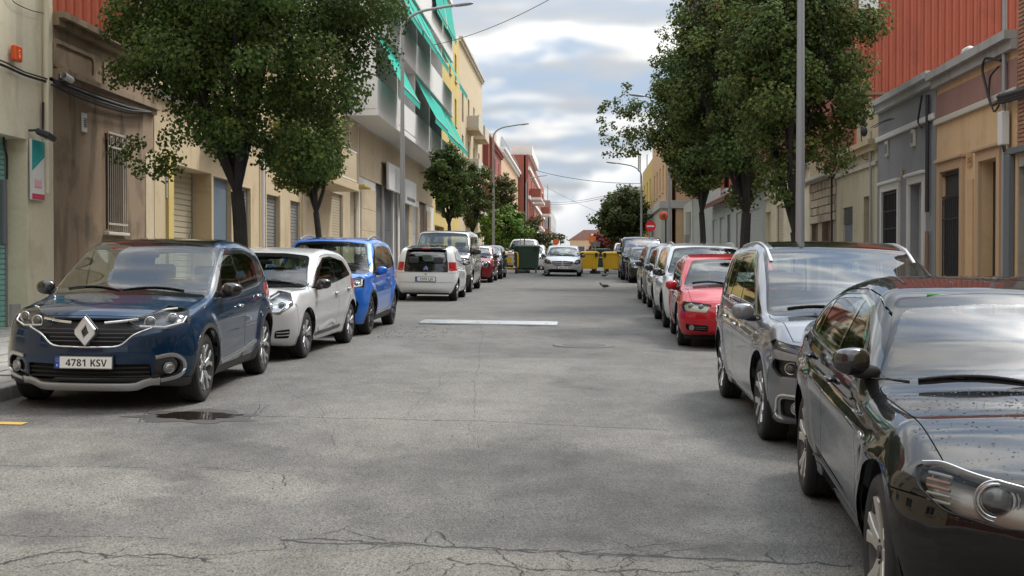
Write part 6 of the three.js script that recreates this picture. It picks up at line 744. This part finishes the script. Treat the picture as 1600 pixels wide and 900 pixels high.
// silver hatchback behind the navy crossover
{
  const s = genSpec({ W: 1.732, H: 1.448, wb: 2.589, FO: .86, RO: .62, rw: .31, cowl: [1.02, .965], roofF: .1, roofR: -1.2, yNose: .82, belt0: .8, belt1: .97, dropR: .34, three: true, cTip: -.1, set: { q: 30 } });
  Object.assign(s, { paint: paintMat(.58, .585, .585, .3, .36), rim: { n: 5, kind: 'double', r: .2 }, rimMat: M.alloy, mirrorMat: M.blackGloss, creases: [[-1.4, .82, 1, .77, .012, .06], [-1, .42, .8, .38, -.02, .09]], spin: .2,
    lamps: [{ poly: [[24, .70], [42, .82], [60, .90], [66, .87], [58, .72], [44, .61], [30, .62]], r: .02, fit: headLamp, bowl: M.lampBowl, depth: .06, bulbs: [[38, .69, .05], [50, .72, .045]], guides: [[[[28, .73], [42, .79], [57, .86]], .02], [[[32, .64], [45, .64], [56, .74]], .014]] }, simpleLamps(0, 0, 0, 0)[1]], holes: [...simpleHoles(.56, .70, .5, .22, .36, .5), { name: 'fog_recess', sided: true, poly: [[.60, .3], [.76, .3], [.78, .42], [.62, .4]], r: .02, depth: .03 }],
    fit: (K, car) => { wipers(K, s); frontLine(K, 'lower_lip', mono([[0, .17], [.4, .175], [.72, .19]]), .03, .03, M.blackMatte, car, .0, true); sideLine(K, 'sill_trim', mono([[-.7, .31], [0, .29], [.75, .28]]), .05, .02, M.plastic, car, -.002); for (const y of [.335, .375]) frontLine(K, 'fog_blade', [[.63, y], [.7, y], [.76, y + .005]], .012, .012, M.satin, car, -.01, true);
      for (const sg of [1, -1]) mk('door_rub_panel', ribbon(mono([[-.35, .37], [-.1, .42], [.3, .37], [.6, .34]]).map(([z, y]) => [sg * (K.sideX(z, y) + .003), y, z]), .06, .014, [0, 1, 0]), s.paint, car); } });
  placeCar(buildCar(s, 'parked_car'), 478, 559, s, { turn: -.045, label: 'silver hatchback with black mirrors parked between the navy and bright blue cars' });
}
// bright blue SUV
{
  const s = genSpec({ W: 1.81, H: 1.615, wb: 2.585, FO: .9, RO: .83, rw: .335, cowl: [.98, 1.06], roofF: .15, roofR: -1.55, yNose: .96, belt0: .9, belt1: 1.03, dropR: .2, set: { q: 28, flare: .03 } });
  Object.assign(s, { paint: paintMat(.012, .15, .60, .3, .36), rim: { n: 5, kind: 'y', r: .225 }, rimMat: M.alloyDark, clad: (x, y, z) => { const r = Math.min(Math.hypot(z - s.wb / 2, y - s.rw), Math.hypot(z + s.wb / 2, y - s.rw)); return Math.max(.33 - y, Math.min(s.rw + .1 - r, .75 - y)); },
    lamps: [{ poly: [[28, .83], [48, .93], [64, .97], [68, .93], [58, .80], [40, .77]], r: .02, fit: headLamp, bowl: M.lampDark, depth: .05, bulbs: [[42, .84, .045], [53, .865, .04]], guides: [[[[30, .84], [44, .80], [58, .83], [64, .92]], .018]] }, simpleLamps(0, 0, 0, 0)[1]],
    holes: [{ name: 'grille', poly: [[.1, .52], [.42, .55], [.52, .70], [.46, .84], [.1, .86]], r: .05, depth: .04, fit: (K, b) => { for (const y of [.6, .66, .72, .78]) frontLine(K, 'slat', [...Array(9)].map((_, i) => [-.42 + .105 * i, y]), .016, .012, M.darkTrim, b, -.02); } }, { name: 'lower_intake', poly: [[.1, .24], [.5, .26], [.55, .38], [.1, .40]], depth: .05 }, { name: 'fog_recess', sided: true, poly: [[.60, .36], [.76, .38], [.79, .56], [.7, .62], [.63, .52]], r: .03, depth: .04 }],
    fit: (K, car) => { wipers(K, s); roofRails(K, s, -1.4, .05, .6, M.satin, .05); roundMark(K, .72, .07); sideLine(K, 'sill_trim', mono([[-.75, .36], [-.1, .335], [.75, .32]]), .045, .016, M.satin, car, .006); frontLine(K, 'grille_edge', mono([[0, .51], [.3, .525], [.46, .6], [.54, .74]]), .014, .012, M.satin, car, .004, true); sideLine(K, 'window_chrome', mono([[.8, .99], [0, 1.0], [-1.1, 1.06]]), .013, .01, M.satin, car); } });
  placeCar(buildCar(s, 'parked_car'), 579, 522, s, { turn: 0, label: 'bright blue SUV with silver roof rails parked behind the silver hatchback' });
}
// small white city car seen from behind
{
  const s = genSpec({ W: 1.615, H: 1.455, wb: 2.34, FO: .68, RO: .5, rw: .285, cowl: [.95, .98], roofF: .2, roofR: -1.25, yNose: .84, belt0: .82, belt1: .99, dropR: .14, twoDoor: false, three: false, set: { q: 26, kR: .17, pR: 3 } });
  Object.assign(s, { paint: paintMat(.76, .765, .755, 0, .4), rim: { n: 6, kind: 'plain', r: .185 }, mirrorMat: M.blackGloss, tailPaint: M.blackGloss, backTint: M.glassPrivacy, bumperR: (x, y, z) => Math.min(.74 - y, s.zR + .35 - z),
    tailgate: (x, y, z) => Math.min(.575 - Math.abs(x) + (y < .9 ? 0 : (.9 - y) * .12), y - .755, 1.345 - y, -.95 - z), back: [[.3, .97], [.56, .985], [.49, 1.30], [.25, 1.315]],
    lamps: [simpleLamps(24, 56, .66, .84)[0], { poly: [[40, .79], [40, 1.02], [60, 1.02], [62, .80]], rear: true, r: .03, fit: (K, L, sg, S) => { const h = K.part('tail_light', S, M.redLens); } }], holes: simpleHoles(.5, .6, .5, .24, .38, .5),
    roofPaint: M.blackGloss, roofFn: (x, y, z) => Math.min(y - 1.37, .5 - Math.abs(x)),
    fit: (K, car) => { plate(K, .575, '7379 LJV', true); emblemChevrons(K, .83, .11, true); mk('boot_lock', new THREE.CylinderGeometry(.018, .018, .02, 12).rotateX(Math.PI / 2), M.darkTrim, car).position.set(0, .705, K.rearZ(0, .705) - .006);
      mk('spoiler', new RoundedBoxGeometry(1.02, .03, .16, 2, .012), M.blackGloss, car).position.set(0, 1.375, K.rearZ(0, 1.34) - .02); mk('brake_light', new RoundedBoxGeometry(.22, .02, .02, 1, .005), M.redLens, car).position.set(0, 1.36, K.rearZ(0, 1.34) - .105); const wp = [...Array(7)].map((_, i) => { const x = .02 + .4 * i / 6; return [x, 1.0 + .01 * i, K.rearZ(x, 1.0) - .015]; }); mk('rear_wiper', tubePath(wp, .009, 5), M.blackMatte, car);
      for (const sg of [1, -1]) mk('tail_light_bar', new RoundedBoxGeometry(.15, .03, .012, 1, .005), std(.7, .08, .08, .3), car).position.set(sg * .61, .83, K.rearZ(.61, .83) - .006); mk('bumper_line', ribbon([...Array(15)].map((_, i) => { const x = -.7 + .1 * i; return [x, .49, K.rearZ(Math.abs(x), .49) - .002]; }), .006, .008, [0, 1, 0]), M.plastic, car); mk('rear_valance', ribbon([...Array(13)].map((_, i) => { const x = -.6 + .1 * i; return [x, .2, K.rearZ(Math.abs(x), .22) + .01]; }), .06, .02, [0, 1, 0]), M.blackMatte, car); } });
  placeCar(buildCar(s, 'parked_car'), 714, 470, s, { back: true, label: 'small white city car with dark tailgate and red tail lights seen from behind' });
}
// grey passenger van
{
  const s = genSpec({ W: 1.93, H: 1.91, wb: 3.2, FO: .9, RO: 1.0, rw: .33, cowl: [1.72, 1.2], roofF: .98, roofR: -2.3, yNose: 1.0, belt0: 1.02, belt1: 1.12, dropR: .1, zB: .45, zMid: -.4, gTop: .76, sideDrop: .17, set: { q: 18, yAxis: .8, t1: .07, t2: .12 } });
  Object.assign(s, { paint: paintMat(.40, .39, .37, .4, .38), rim: rimDefault, mirrorMat: M.plastic, lamps: simpleLamps(34, 60, .82, 1.06), holes: simpleHoles(.72, .95, .55, .25, .45, .6), mirror: [1.22, 1.2, 1.35], bumperF: undefined, clad: (x, y, z) => Math.min(.55 - y, z - s.wb / 2 - .1), fit: (K, car) => { wipers(K, s); emblemStar(K, .84, .09); } });
  placeCar(buildCar(s, 'parked_van'), 737, 456.5, s, { label: 'silver grey passenger van parked behind the small white car', category: 'van', group: undefined });
}
// red small hatch with round lamps
{
  const s = genSpec({ W: 1.727, H: 1.414, wb: 2.495, FO: .72, RO: .6, rw: .3, cowl: [.78, .97], roofF: .22, roofR: -1.35, yNose: .87, belt0: .86, belt1: .95, three: false, twoDoor: true, set: { q: 16 } });
  Object.assign(s, { paint: paintMat(.22, .008, .014, .3, .35), rim: rimDefault, mirrorMat: M.blackGloss, roofPaint: paintMat(.62, .62, .6, 0, .4), roofFn: (x, y, z) => Math.min(y - 1.3, .62 - Math.abs(x)), lamps: [{ poly: [[30, .62], [30, .78], [36, .83], [46, .83], [52, .78], [52, .62], [46, .57], [36, .57]], r: .05, fit: headLamp, bulbs: [[41, .7, .09]] }, simpleLamps(0, 0, 0, 0)[1]], holes: simpleHoles(.46, .62, .42, .24, .36, .5), fit: K => { wipers(K, s); frontLine(K, 'grille_edge', mono([[0, .45], [.3, .46], [.42, .54], [.38, .63], [0, .65]]), .016, .012, M.chrome, K.car, .004, true); } });  // pale roof colour is a reflection painted on, not a second body paint
  placeCar(buildCar(s, 'parked_car'), 770, 441.5, s, { label: 'red small hatch with a reflection painted pale on its roof and round headlamps' });
}
// dark car beyond it
{
  const s = genSpec({ W: 1.75, H: 1.42, wb: 2.55, FO: .82, RO: .65, rw: .31, cowl: [.95, .96], roofF: .1, roofR: -1.35, yNose: .8, set: { q: 14 } });
  Object.assign(s, { paint: paintMat(.02, .021, .024, .3, .35), rim: rimDefault, lamps: simpleLamps(26, 58, .58, .76), holes: simpleHoles(.5, .64, .5, .24, .38, .5) });
  placeCar(buildCar(s, 'parked_car'), 785, 436, s, { label: 'dark car parked behind the red small hatch' });
}
// silver car driving towards us
{
  const s = genSpec({ W: 1.78, H: 1.433, wb: 2.7, FO: .93, RO: .66, rw: .315, cowl: [1.0, .97], roofF: .15, roofR: -1.35, yNose: .82, belt0: .78, belt1: .96, set: { q: 20 } });
  Object.assign(s, { paint: paintMat(.5, .5, .5, .4, .35), rim: rimDefault, mirrorMat: paintMat(.05, .05, .055, .3, .35), lamps: [{ poly: [[30, .60], [44, .76], [60, .80], [64, .74], [54, .62], [42, .57]], r: .03, fit: headLamp, bowl: M.lampDark, bulbs: [[40, .65, .045], [50, .68, .045]] }, simpleLamps(0, 0, 0, 0)[1]],
    holes: [{ name: 'grille', poly: [[.1, .50], [.42, .52], [.5, .70], [.1, .72]], r: .04, depth: .04, fit: (K, b) => { for (const y of [.57, .64]) frontLine(K, 'slat', [...Array(9)].map((_, i) => [-.42 + .105 * i, y]), .03, .012, M.satin, b, -.015); emblemStar(K, .6, .085, b); } }, { name: 'lower_intake', poly: [[.1, .2], [.66, .21], [.7, .3], [.5, .35], [.1, .34]], r: .03, depth: .05 }], fit: (K, car) => { wipers(K, s); plate(K, .42, '2846 JCM'); frontLine(K, 'bumper_blade', mono([[.1, .36], [.45, .38], [.6, .44], [.78, .5]]), .03, .02, s.paint, car, .004, true); } });
  placeCar(buildCar(s, 'moving_car'), 908, 432, s, { turn: 0, label: 'silver hatchback driving up the middle of the road with a star emblem', group: undefined });
}
// black saloon in front, right
{
  const s = genSpec({ W: 1.846, H: 1.425, wb: 2.888, FO: .83, RO: 1.12, rw: .325, cowl: [.82, .975], roofF: -.02, roofR: -1.2, deck: [-1.98, 1.09], yNose: .80, belt0: .76, belt1: .98, zB: -.38, gTop: .67, zMid: -.55, set: { q: 40, kF: .44, pF: 2.4, hoodCrown: .13, t1: .26, t2: .34, flare: .02, aF: .08 } });
  const lampPoly = [[14, .66], [30, .715], [46, .745], [58, .77], [62, .745], [58, .68], [50, .615], [38, .585], [22, .585]];
  Object.assign(s, { paint: paintMat(.004, .0043, .0048, 0, .5, { specularIntensity: .08 }), rim: { n: 5, kind: 'double', r: .232 }, rimMat: M.alloyOld, mirrorMat: M.blackGloss, wWidth: .235, glass: M.glass, creases: [[-2.1, .80, 1.3, .72, .02, .05], [-1.2, .34, 1, .3, -.018, .06]], spin: .35,
    dlo: [[[.66, .955], [.28, 1.17], [-.06, 1.290], [-.42, 1.320], [-1.0, 1.300], [-1.4, 1.235], [-1.66, 1.09], [-1.62, 1.03], [-.4, .985]]], windows: [[[.5, .975], [.26, 1.13], [-.08, 1.260], [-.33, 1.295], [-.37, 1.005]], [[-.43, 1.005], [-.4, 1.300], [-.95, 1.280], [-1.22, 1.26], [-1.3, 1.04]], [[-1.34, 1.045], [-1.27, 1.24], [-1.4, 1.2], [-1.58, 1.085], [-1.56, 1.05]]],
    doors: [[[.76, .93, .02], [.3, 1.2], [-.06, 1.325], [-.4, 1.350, .02], [-.42, .9, .02], [-.44, .34], [-.3, .285], [.86, .285], [.9, .6]], [[-.43, .9, .02], [-.41, 1.350, .02], [-1.0, 1.330], [-1.38, 1.26], [-1.48, 1.0], [-1.3, .76], [-1.1, .6], [-1.02, .285], [-.45, .285]]], handles: [[-.27, .86], [-1.3, .9]], mirror: [.55, .98, .95],
    bumperF: (x, y, z) => Math.min(.585 + .07 * sstep(.5, .88, Math.abs(x)) - y, z - s.wb / 2 - .25),
    lamps: [{ poly: lampPoly, r: .02, fit: headLamp, bowl: std(.24, .22, .185, .3, { metalness: .45 }), depth: .07, bulbs: [[23, .65, .056, 'ring'], [41, .665, .062, 'ring']], guides: [.632, .655, .678, .7, .722].map((y, i) => [[[50 + i * .6, y], [53 + i * .6, y + .004], [56 + i * .7, y + .006]], .012, i === 2 || i === 3 ? std(.2, .085, .04, .35) : std(.26, .25, .22, .25)]) }, simpleLamps(0, 0, 0, 0)[1]],
    holes: [{ name: 'grille', sided: true, poly: [[.04, .52], [.2, .53], [.24, .66], [.17, .7], [.05, .69]], r: .04, depth: .04, fit: (K, b, sg) => { mk('grille_frame', ribbon(mono([[.04, .52], [.2, .53], [.24, .66], [.17, .7], [.05, .69], [.04, .52]]).map(([x, y]) => [sg * x, y, K.frontZ(x, y) + .005]), .02, .016, [0, 1, 0]), M.chrome, b); for (let i = 0; i < 6; i++) { const x = .07 + .025 * i; mk('slat', ribbon([[sg * x, .54, K.frontZ(x, .54) - .015], [sg * x, .67, K.frontZ(x, .67) - .015]], .008, .02, [sg, 0, 0]), M.blackMatte, b); } } }, { name: 'lower_intake', poly: [[.1, .24], [.62, .25], [.72, .34], [.1, .36]], r: .03, depth: .06 }],
    fit: (K, car) => {
      wipers(K, s, .95); mk('lamp_washer_flap', plateOf(softPoly([[-.07, -.026], [.07, -.026], [.07, .026], [-.07, .026]], .015), .002), s.paint, car);
      for (const sg of [1, -1]) { const L = mk('lamp_brow', ribbon(mono([[13, .652], [30, .704], [46, .735], [56, .758], [60.5, .752]]).map(([d, y]) => { const p = K.psiPt(d, y, -.002); return [sg * p[0], p[1], p[2]]; }), .036, .008, [0, 1, .5]), M.satin, car);
        const ind = mk('side_indicator', blob(.008, .013, .04, 2.6, 12), M.lens, car); ind.position.set(sg * (K.sideX(.98, .74) + .004), .74, .98);
        mk('indicator_bezel', blob(.006, .018, .05, 2.6, 12), M.chrome, car).position.set(sg * (K.sideX(.98, .74) + .001), .74, .98); }
      car.children.find(c => c.name === 'lamp_washer_flap').position.set(.5, .53, K.frontZ(.5, .53) + .003);
      sideLine(K, 'sill_trim', mono([[-1, .33], [0, .32], [.98, .33]]), .012, .012, M.darkTrim, car, .004); sideLine(K, 'window_edge', mono([[.7, .955], [0, .97], [-.8, .99], [-1.6, 1.03]]), .012, .008, M.blackGloss, car, .004);
      for (const sg of [1, -1]) mk('roof_joint', ribbon([...Array(10)].map((_, i) => { const z = -.2 - 1.0 * i / 9; return [sg * .53, K.topY(.53, z) + .001, z]; }), .012, .006, [1, 0, 0]), M.blackMatte, car);
      { const n = 2600, gd = new THREE.SphereGeometry(1, 8, 5, 0, 6.283, 0, 1.57), im = new THREE.InstancedMesh(gd, M.water, n), o = new THREE.Object3D(), nv = [0, 0, 0], up = new THREE.Vector3(0, 1, 0); for (let i = 0; i < n; i++) { const x = rr(-.8, .85), z = i % 3 ? rr(.85, 2.1) : rr(-1.3, -.1), y = K.topY(x, z); fieldNormal(K.f, x, y, z, nv); const r = .0018 + .0038 * rnd() ** 3; o.position.set(x, y, z); o.quaternion.setFromUnitVectors(up, new THREE.Vector3(...nv)); o.scale.set(r, r * .55, r * rr(.9, 1.5)); o.updateMatrix(); im.setMatrixAt(i, o.matrix); } im.name = 'raindrops'; im.userData.kind = 'stuff'; car.add(im); }
      mk('bonnet_sticker', new RoundedBoxGeometry(.09, .025, .003, 1, .001), std(.12, .6, .15, .5), car).position.set(-.42, 1.33, K.frontZ(.42, 1.33) - .02);
    } });
  placeCar(buildCar(s, 'parked_car'), 1372, 985, s, { side: -1, turn: -.07, label: 'wet black saloon with twin round headlamps and alloy wheels' });
}
// grey people carrier
{
  const s = genSpec({ W: 1.826, H: 1.625, wb: 2.84, FO: .87, RO: .89, rw: .335, cowl: [1.2, 1.04], roofF: -.1, roofR: -1.8, yNose: .9, belt0: .86, belt1: 1.0, zB: -.3, zMid: -.6, gTop: .74, headerDrop: .05, set: { q: 34, kF: .38, t1: .12, t2: .24, sweepF: .2 } });
  Object.assign(s, { paint: paintMat(.20, .21, .232, .55, .34), rim: { n: 7, kind: 'plain', r: .225, w0: .028, w1: .02 }, rimMat: M.alloy, mirrorMat: s.paint, surround: M.blackGloss, roofPaint: M.blackGloss, roofFn: (x, y, z) => Math.min(y - 1.5, .58 - Math.abs(x)), handleMat: M.chrome, creases: [[-1.6, .82, 1.2, .76, .014, .06]],
    lamps: [{ poly: [[20, .745], [40, .79], [62, .845], [66, .82], [60, .775], [40, .73], [22, .705]], r: .012, fit: headLamp, bowl: M.lampDark, depth: .03, bulbs: [], guides: [[[[22, .735], [40, .768], [60, .818]], .02], [[[24, .718], [40, .745], [57, .785]], .008, M.chrome]] }, { poly: [[30, .66], [46, .69], [58, .70], [60, .64], [54, .57], [34, .565]], r: .02, fit: headLamp, bowl: M.lampDark, depth: .06, bulbs: [[40, .62, .045], [50, .63, .045]] }, simpleLamps(0, 0, 0, 0)[1]],
    holes: [{ name: 'grille', poly: [[.1, .62], [.3, .64], [.34, .7], [.1, .71]], r: .02, depth: .04 }, { name: 'lower_intake', poly: [[.1, .24], [.46, .25], [.5, .42], [.1, .42]], r: .03, depth: .05 }, { name: 'fog_recess', sided: true, poly: [[.58, .24], [.80, .26], [.815, .40], [.6, .40]], r: .03, depth: .03, fit: (K, b, sg) => { const pl = mono([[.575, .225], [.81, .245], [.835, .33], [.82, .42], [.7, .425], [.585, .415], [.57, .3], [.575, .225]].map(([x, y]) => [sg * x, y, K.frontZ(x, y) + .006]), 40); mk('chrome_surround', ribbon(pl, .018, .014, [.2 * sg, 1, .1]), M.chrome, b); const l = mk('fog_lamp', merge([new THREE.SphereGeometry(.04, 16, 10).scale(1, 1, .5), new THREE.TorusGeometry(.044, .008, 8, 22)]), M.lampBowl, b); l.position.set(sg * .7, .33, K.frontZ(.7, .33) - .005); l.rotation.y = sg * .6; } }],
    fit: (K, car) => { wipers(K, s); roofRails(K, s, -2.0, .2, .64, M.satin, .012); emblemChevrons(K, .7, .2); sideLine(K, 'window_chrome', mono([[.95, .965], [.3, .975], [-.6, 1.0], [-1.7, 1.04]]), .014, .01, M.chrome, car, .004); sideLine(K, 'sill_trim', mono([[-.95, .31], [0, .29], [.98, .28]]), .022, .014, M.satin, car, .006); frontLine(K, 'lamp_chrome', mono([[.1, .725], [.4, .74], [.62, .77]]), .01, .01, M.chrome, car, .006, true); } });
  placeCar(buildCar(s, 'parked_car'), 1187, 685, s, { side: -1, turn: 0, label: 'grey people carrier with a huge windscreen and silver roof rails' });
}
// red hatchback
{
  const s = genSpec({ W: 1.765, H: 1.42, wb: 2.578, FO: .86, RO: .77, rw: .315, cowl: [.95, .955], roofF: .06, roofR: -1.4, yNose: .78, belt0: .74, belt1: .95, three: true, set: { q: 28 } });
  Object.assign(s, { paint: paintMat(.42, .006, .016, .15, .36), rim: { n: 7, kind: 'plain', r: .21 }, rimMat: M.alloy, creases: [[-1.6, .78, 1.2, .72, .012, .05]],
    lamps: [{ poly: [[27, .67], [44, .70], [58, .705], [60, .65], [54, .56], [30, .55]], r: .02, fit: headLamp, bowl: std(.42, .4, .34, .35, { metalness: .2 }), depth: .04, bulbs: [[38, .62, .045], [49, .63, .045]] }, simpleLamps(0, 0, 0, 0)[1]],
    holes: [{ name: 'grille', poly: [[.1, .27], [.2, .27], [.31, .45], [.31, .66], [.1, .68]], r: .03, depth: .04, fit: (K, b) => { for (let y = .32; y < .66; y += .045) frontLine(K, 'slat', [...Array(7)].map((_, i) => [-.27 + .09 * i, y]), .012, .012, M.darkTrim, b, -.02); frontLine(K, 'grille_frame', mono([[0, .265], [.2, .268], [.315, .44], [.32, .6], [.29, .675], [0, .685]], 40), .02, .014, M.chrome, b, .004, true); } }, { name: 'lower_intake', sided: true, poly: [[.44, .26], [.76, .28], [.77, .37], [.44, .36]], r: .02, depth: .03, fit: (K, b, sg) => { const l = mk('fog_lamp', new THREE.CylinderGeometry(.04, .045, .03, 20).rotateX(Math.PI / 2), M.lampBowl, b); l.position.set(sg * .68, .32, K.frontZ(.68, .32) - .01); for (const y of [.3, .33]) mk('slat', ribbon([.46, .52, .58, .62].map(x => [sg * x, y, K.frontZ(x, y) - .01]), .01, .01, [0, 1, 0]), M.darkTrim, b); } }],
    fit: (K, car) => { wipers(K, s); mk('lower_lip', ribbon([...Array(15)].map((_, i) => { const x = -.77 + .11 * i; return [x, .165, K.frontZ(Math.abs(x), .19) - .01]; }), .05, .02, [0, 1, 0]), M.blackMatte, car); } });
  placeCar(buildCar(s, 'parked_car'), 1059, 539, s, { side: -1, turn: -.03, label: 'bright red hatchback parked behind the grey people carrier' });
}
// white estate with roof rails
{
  const s = genSpec({ W: 1.8, H: 1.6, wb: 2.7, FO: .85, RO: .85, rw: .325, cowl: [1.02, 1.06], roofF: .2, roofR: -1.85, yNose: .9, belt0: .88, belt1: 1.02, dropR: .14, set: { q: 22, flare: .03 } });
  Object.assign(s, { paint: paintMat(.60, .62, .63, .1, .36), rim: rimDefault, rimMat: M.alloyDark, mirrorMat: M.blackGloss, lamps: [{ poly: [[30, .74], [44, .86], [58, .92], [64, .86], [56, .74], [42, .68]], r: .02, fit: headLamp, bowl: M.lampDark, bulbs: [[44, .78, .05]], guides: [[[[50, .8], [58, .85]], .04, M.amber]] }, simpleLamps(0, 0, 0, 0)[1]], holes: simpleHoles(.5, .7, .5, .24, .4, .5), clad: (x, y, z) => { const r = Math.min(Math.hypot(z - s.wb / 2, y - s.rw), Math.hypot(z + s.wb / 2, y - s.rw)); return Math.max(.32 - y, Math.min(s.rw + .1 - r, .75 - y), Math.min(.4 - y, z - s.wb / 2)); },
    fit: (K, car) => { wipers(K, s); roofRails(K, s, -1.75, .1, .6, M.satin, .04); mk('roof_aerial', tubePath([[0, 1.58, .05], [0, 1.62, .03], [0, 1.92, -.03]], .007, 5), M.blackMatte, car); mk('aerial_foot', blob(.02, .03, .03, 2, 10), M.blackMatte, car).position.set(0, 1.6, .05); } });
  placeCar(buildCar(s, 'parked_car'), 1036, 511, s, { side: -1, label: 'white estate car with roof rails and short aerial behind the red hatchback' });
}
// further cars on the right
for (const [px, py, o, col, label, van] of [
  [1021, 489, { W: 1.79, H: 1.56, cowl: [1.0, 1.02], yNose: .86 }, [.5, .5, .49, .4], 'silver car with black mirrors behind the white estate car'],
  [1004, 474, { W: 1.8, H: 1.6, cowl: [1.0, 1.04], yNose: .9 }, [.2, .2, .205, .5], 'grey car parked next after the silver car with black mirrors'],
  [982, 441.5, { W: 1.76, H: 1.44, cowl: [.95, .97], yNose: .8 }, [.012, .012, .014, .3], 'black car parked in front of the dark van'],
  [969.5, 437, { W: 1.92, H: 1.88, wb: 3.1, FO: .9, RO: .95, cowl: [1.65, 1.18], yNose: .98, van: 1 }, [.02, .018, .03, .4], 'dark purple van with a pale roof edge parked beside the yellow bins', 1]]) {
  const s = genSpec({ wb: 2.65, FO: .86, RO: .75, rw: .32, roofF: o.cowl[0] - .82, roofR: van ? -2.2 : -1.6, set: { q: van ? 15 : 16, ...(van ? { yAxis: .8, t1: .07, t2: .12 } : {}) }, ...(van ? { zB: .4, zMid: -.4, gTop: .76, sideDrop: .17 } : {}), ...o });
  Object.assign(s, { paint: paintMat(...col, .36), rim: rimDefault, mirrorMat: M.blackGloss, lamps: simpleLamps(28, 60, o.yNose - .2, o.yNose), holes: simpleHoles(.48, .66, .5, .24, .4, .5), fit: K => wipers(K, s) });
  if (van) s.glass = phy(.4, .38, .5, .02, { transmission: 1, thickness: 0, ior: 2.1 });
  placeCar(buildCar(s, van ? 'parked_van' : 'parked_car'), px, py, s, { side: -1, label, category: van ? 'van' : 'car', group: van ? undefined : 'cars parked along the kerbs' });
}
// white vehicles behind the bins
for (const [px, py, o, van, side, label, nm] of [[842, 421, { W: 1.9, H: 1.75, wb: 3.0, FO: .9, RO: 1.2, cowl: [1.2, 1.1], yNose: 1.0 }, 1, 1, 'white pickup parked behind the green bin', 'parked_pickup'], [806, 421, { W: 1.75, H: 1.42, cowl: [.95, .97], yNose: .8 }, 0, -1, 'white car half hidden behind the green bin', 'parked_car'], [957, 421, { W: 1.8, H: 1.62, cowl: [1, 1.05], yNose: .9 }, 0, -1, 'white car behind the yellow bins with a roof box', 'parked_car']]) {
  const s = genSpec({ wb: 2.6, FO: .86, RO: .75, rw: .32, roofF: o.cowl[0] - .8, roofR: -1.6, set: { q: 12 }, ...o }); Object.assign(s, { paint: paintMat(.66, .66, .64, 0, .4), rim: rimDefault, mirrorMat: M.blackGloss, lamps: simpleLamps(28, 60, o.yNose - .2, o.yNose), holes: simpleHoles(.48, .66, .5, .24, .4, .5), fit: px === 957 ? K => { mk('roof_box', bevBox(.9, .2, .6, .08), M.plastic, K.car).position.set(0, 1.74, -.3); } : undefined });
  placeCar(buildCar(s, nm), px, py, s, { side, label, category: van ? 'pickup' : 'car', group: van ? undefined : 'cars parked along the kerbs' });
}
renderer.render(scene, camera);
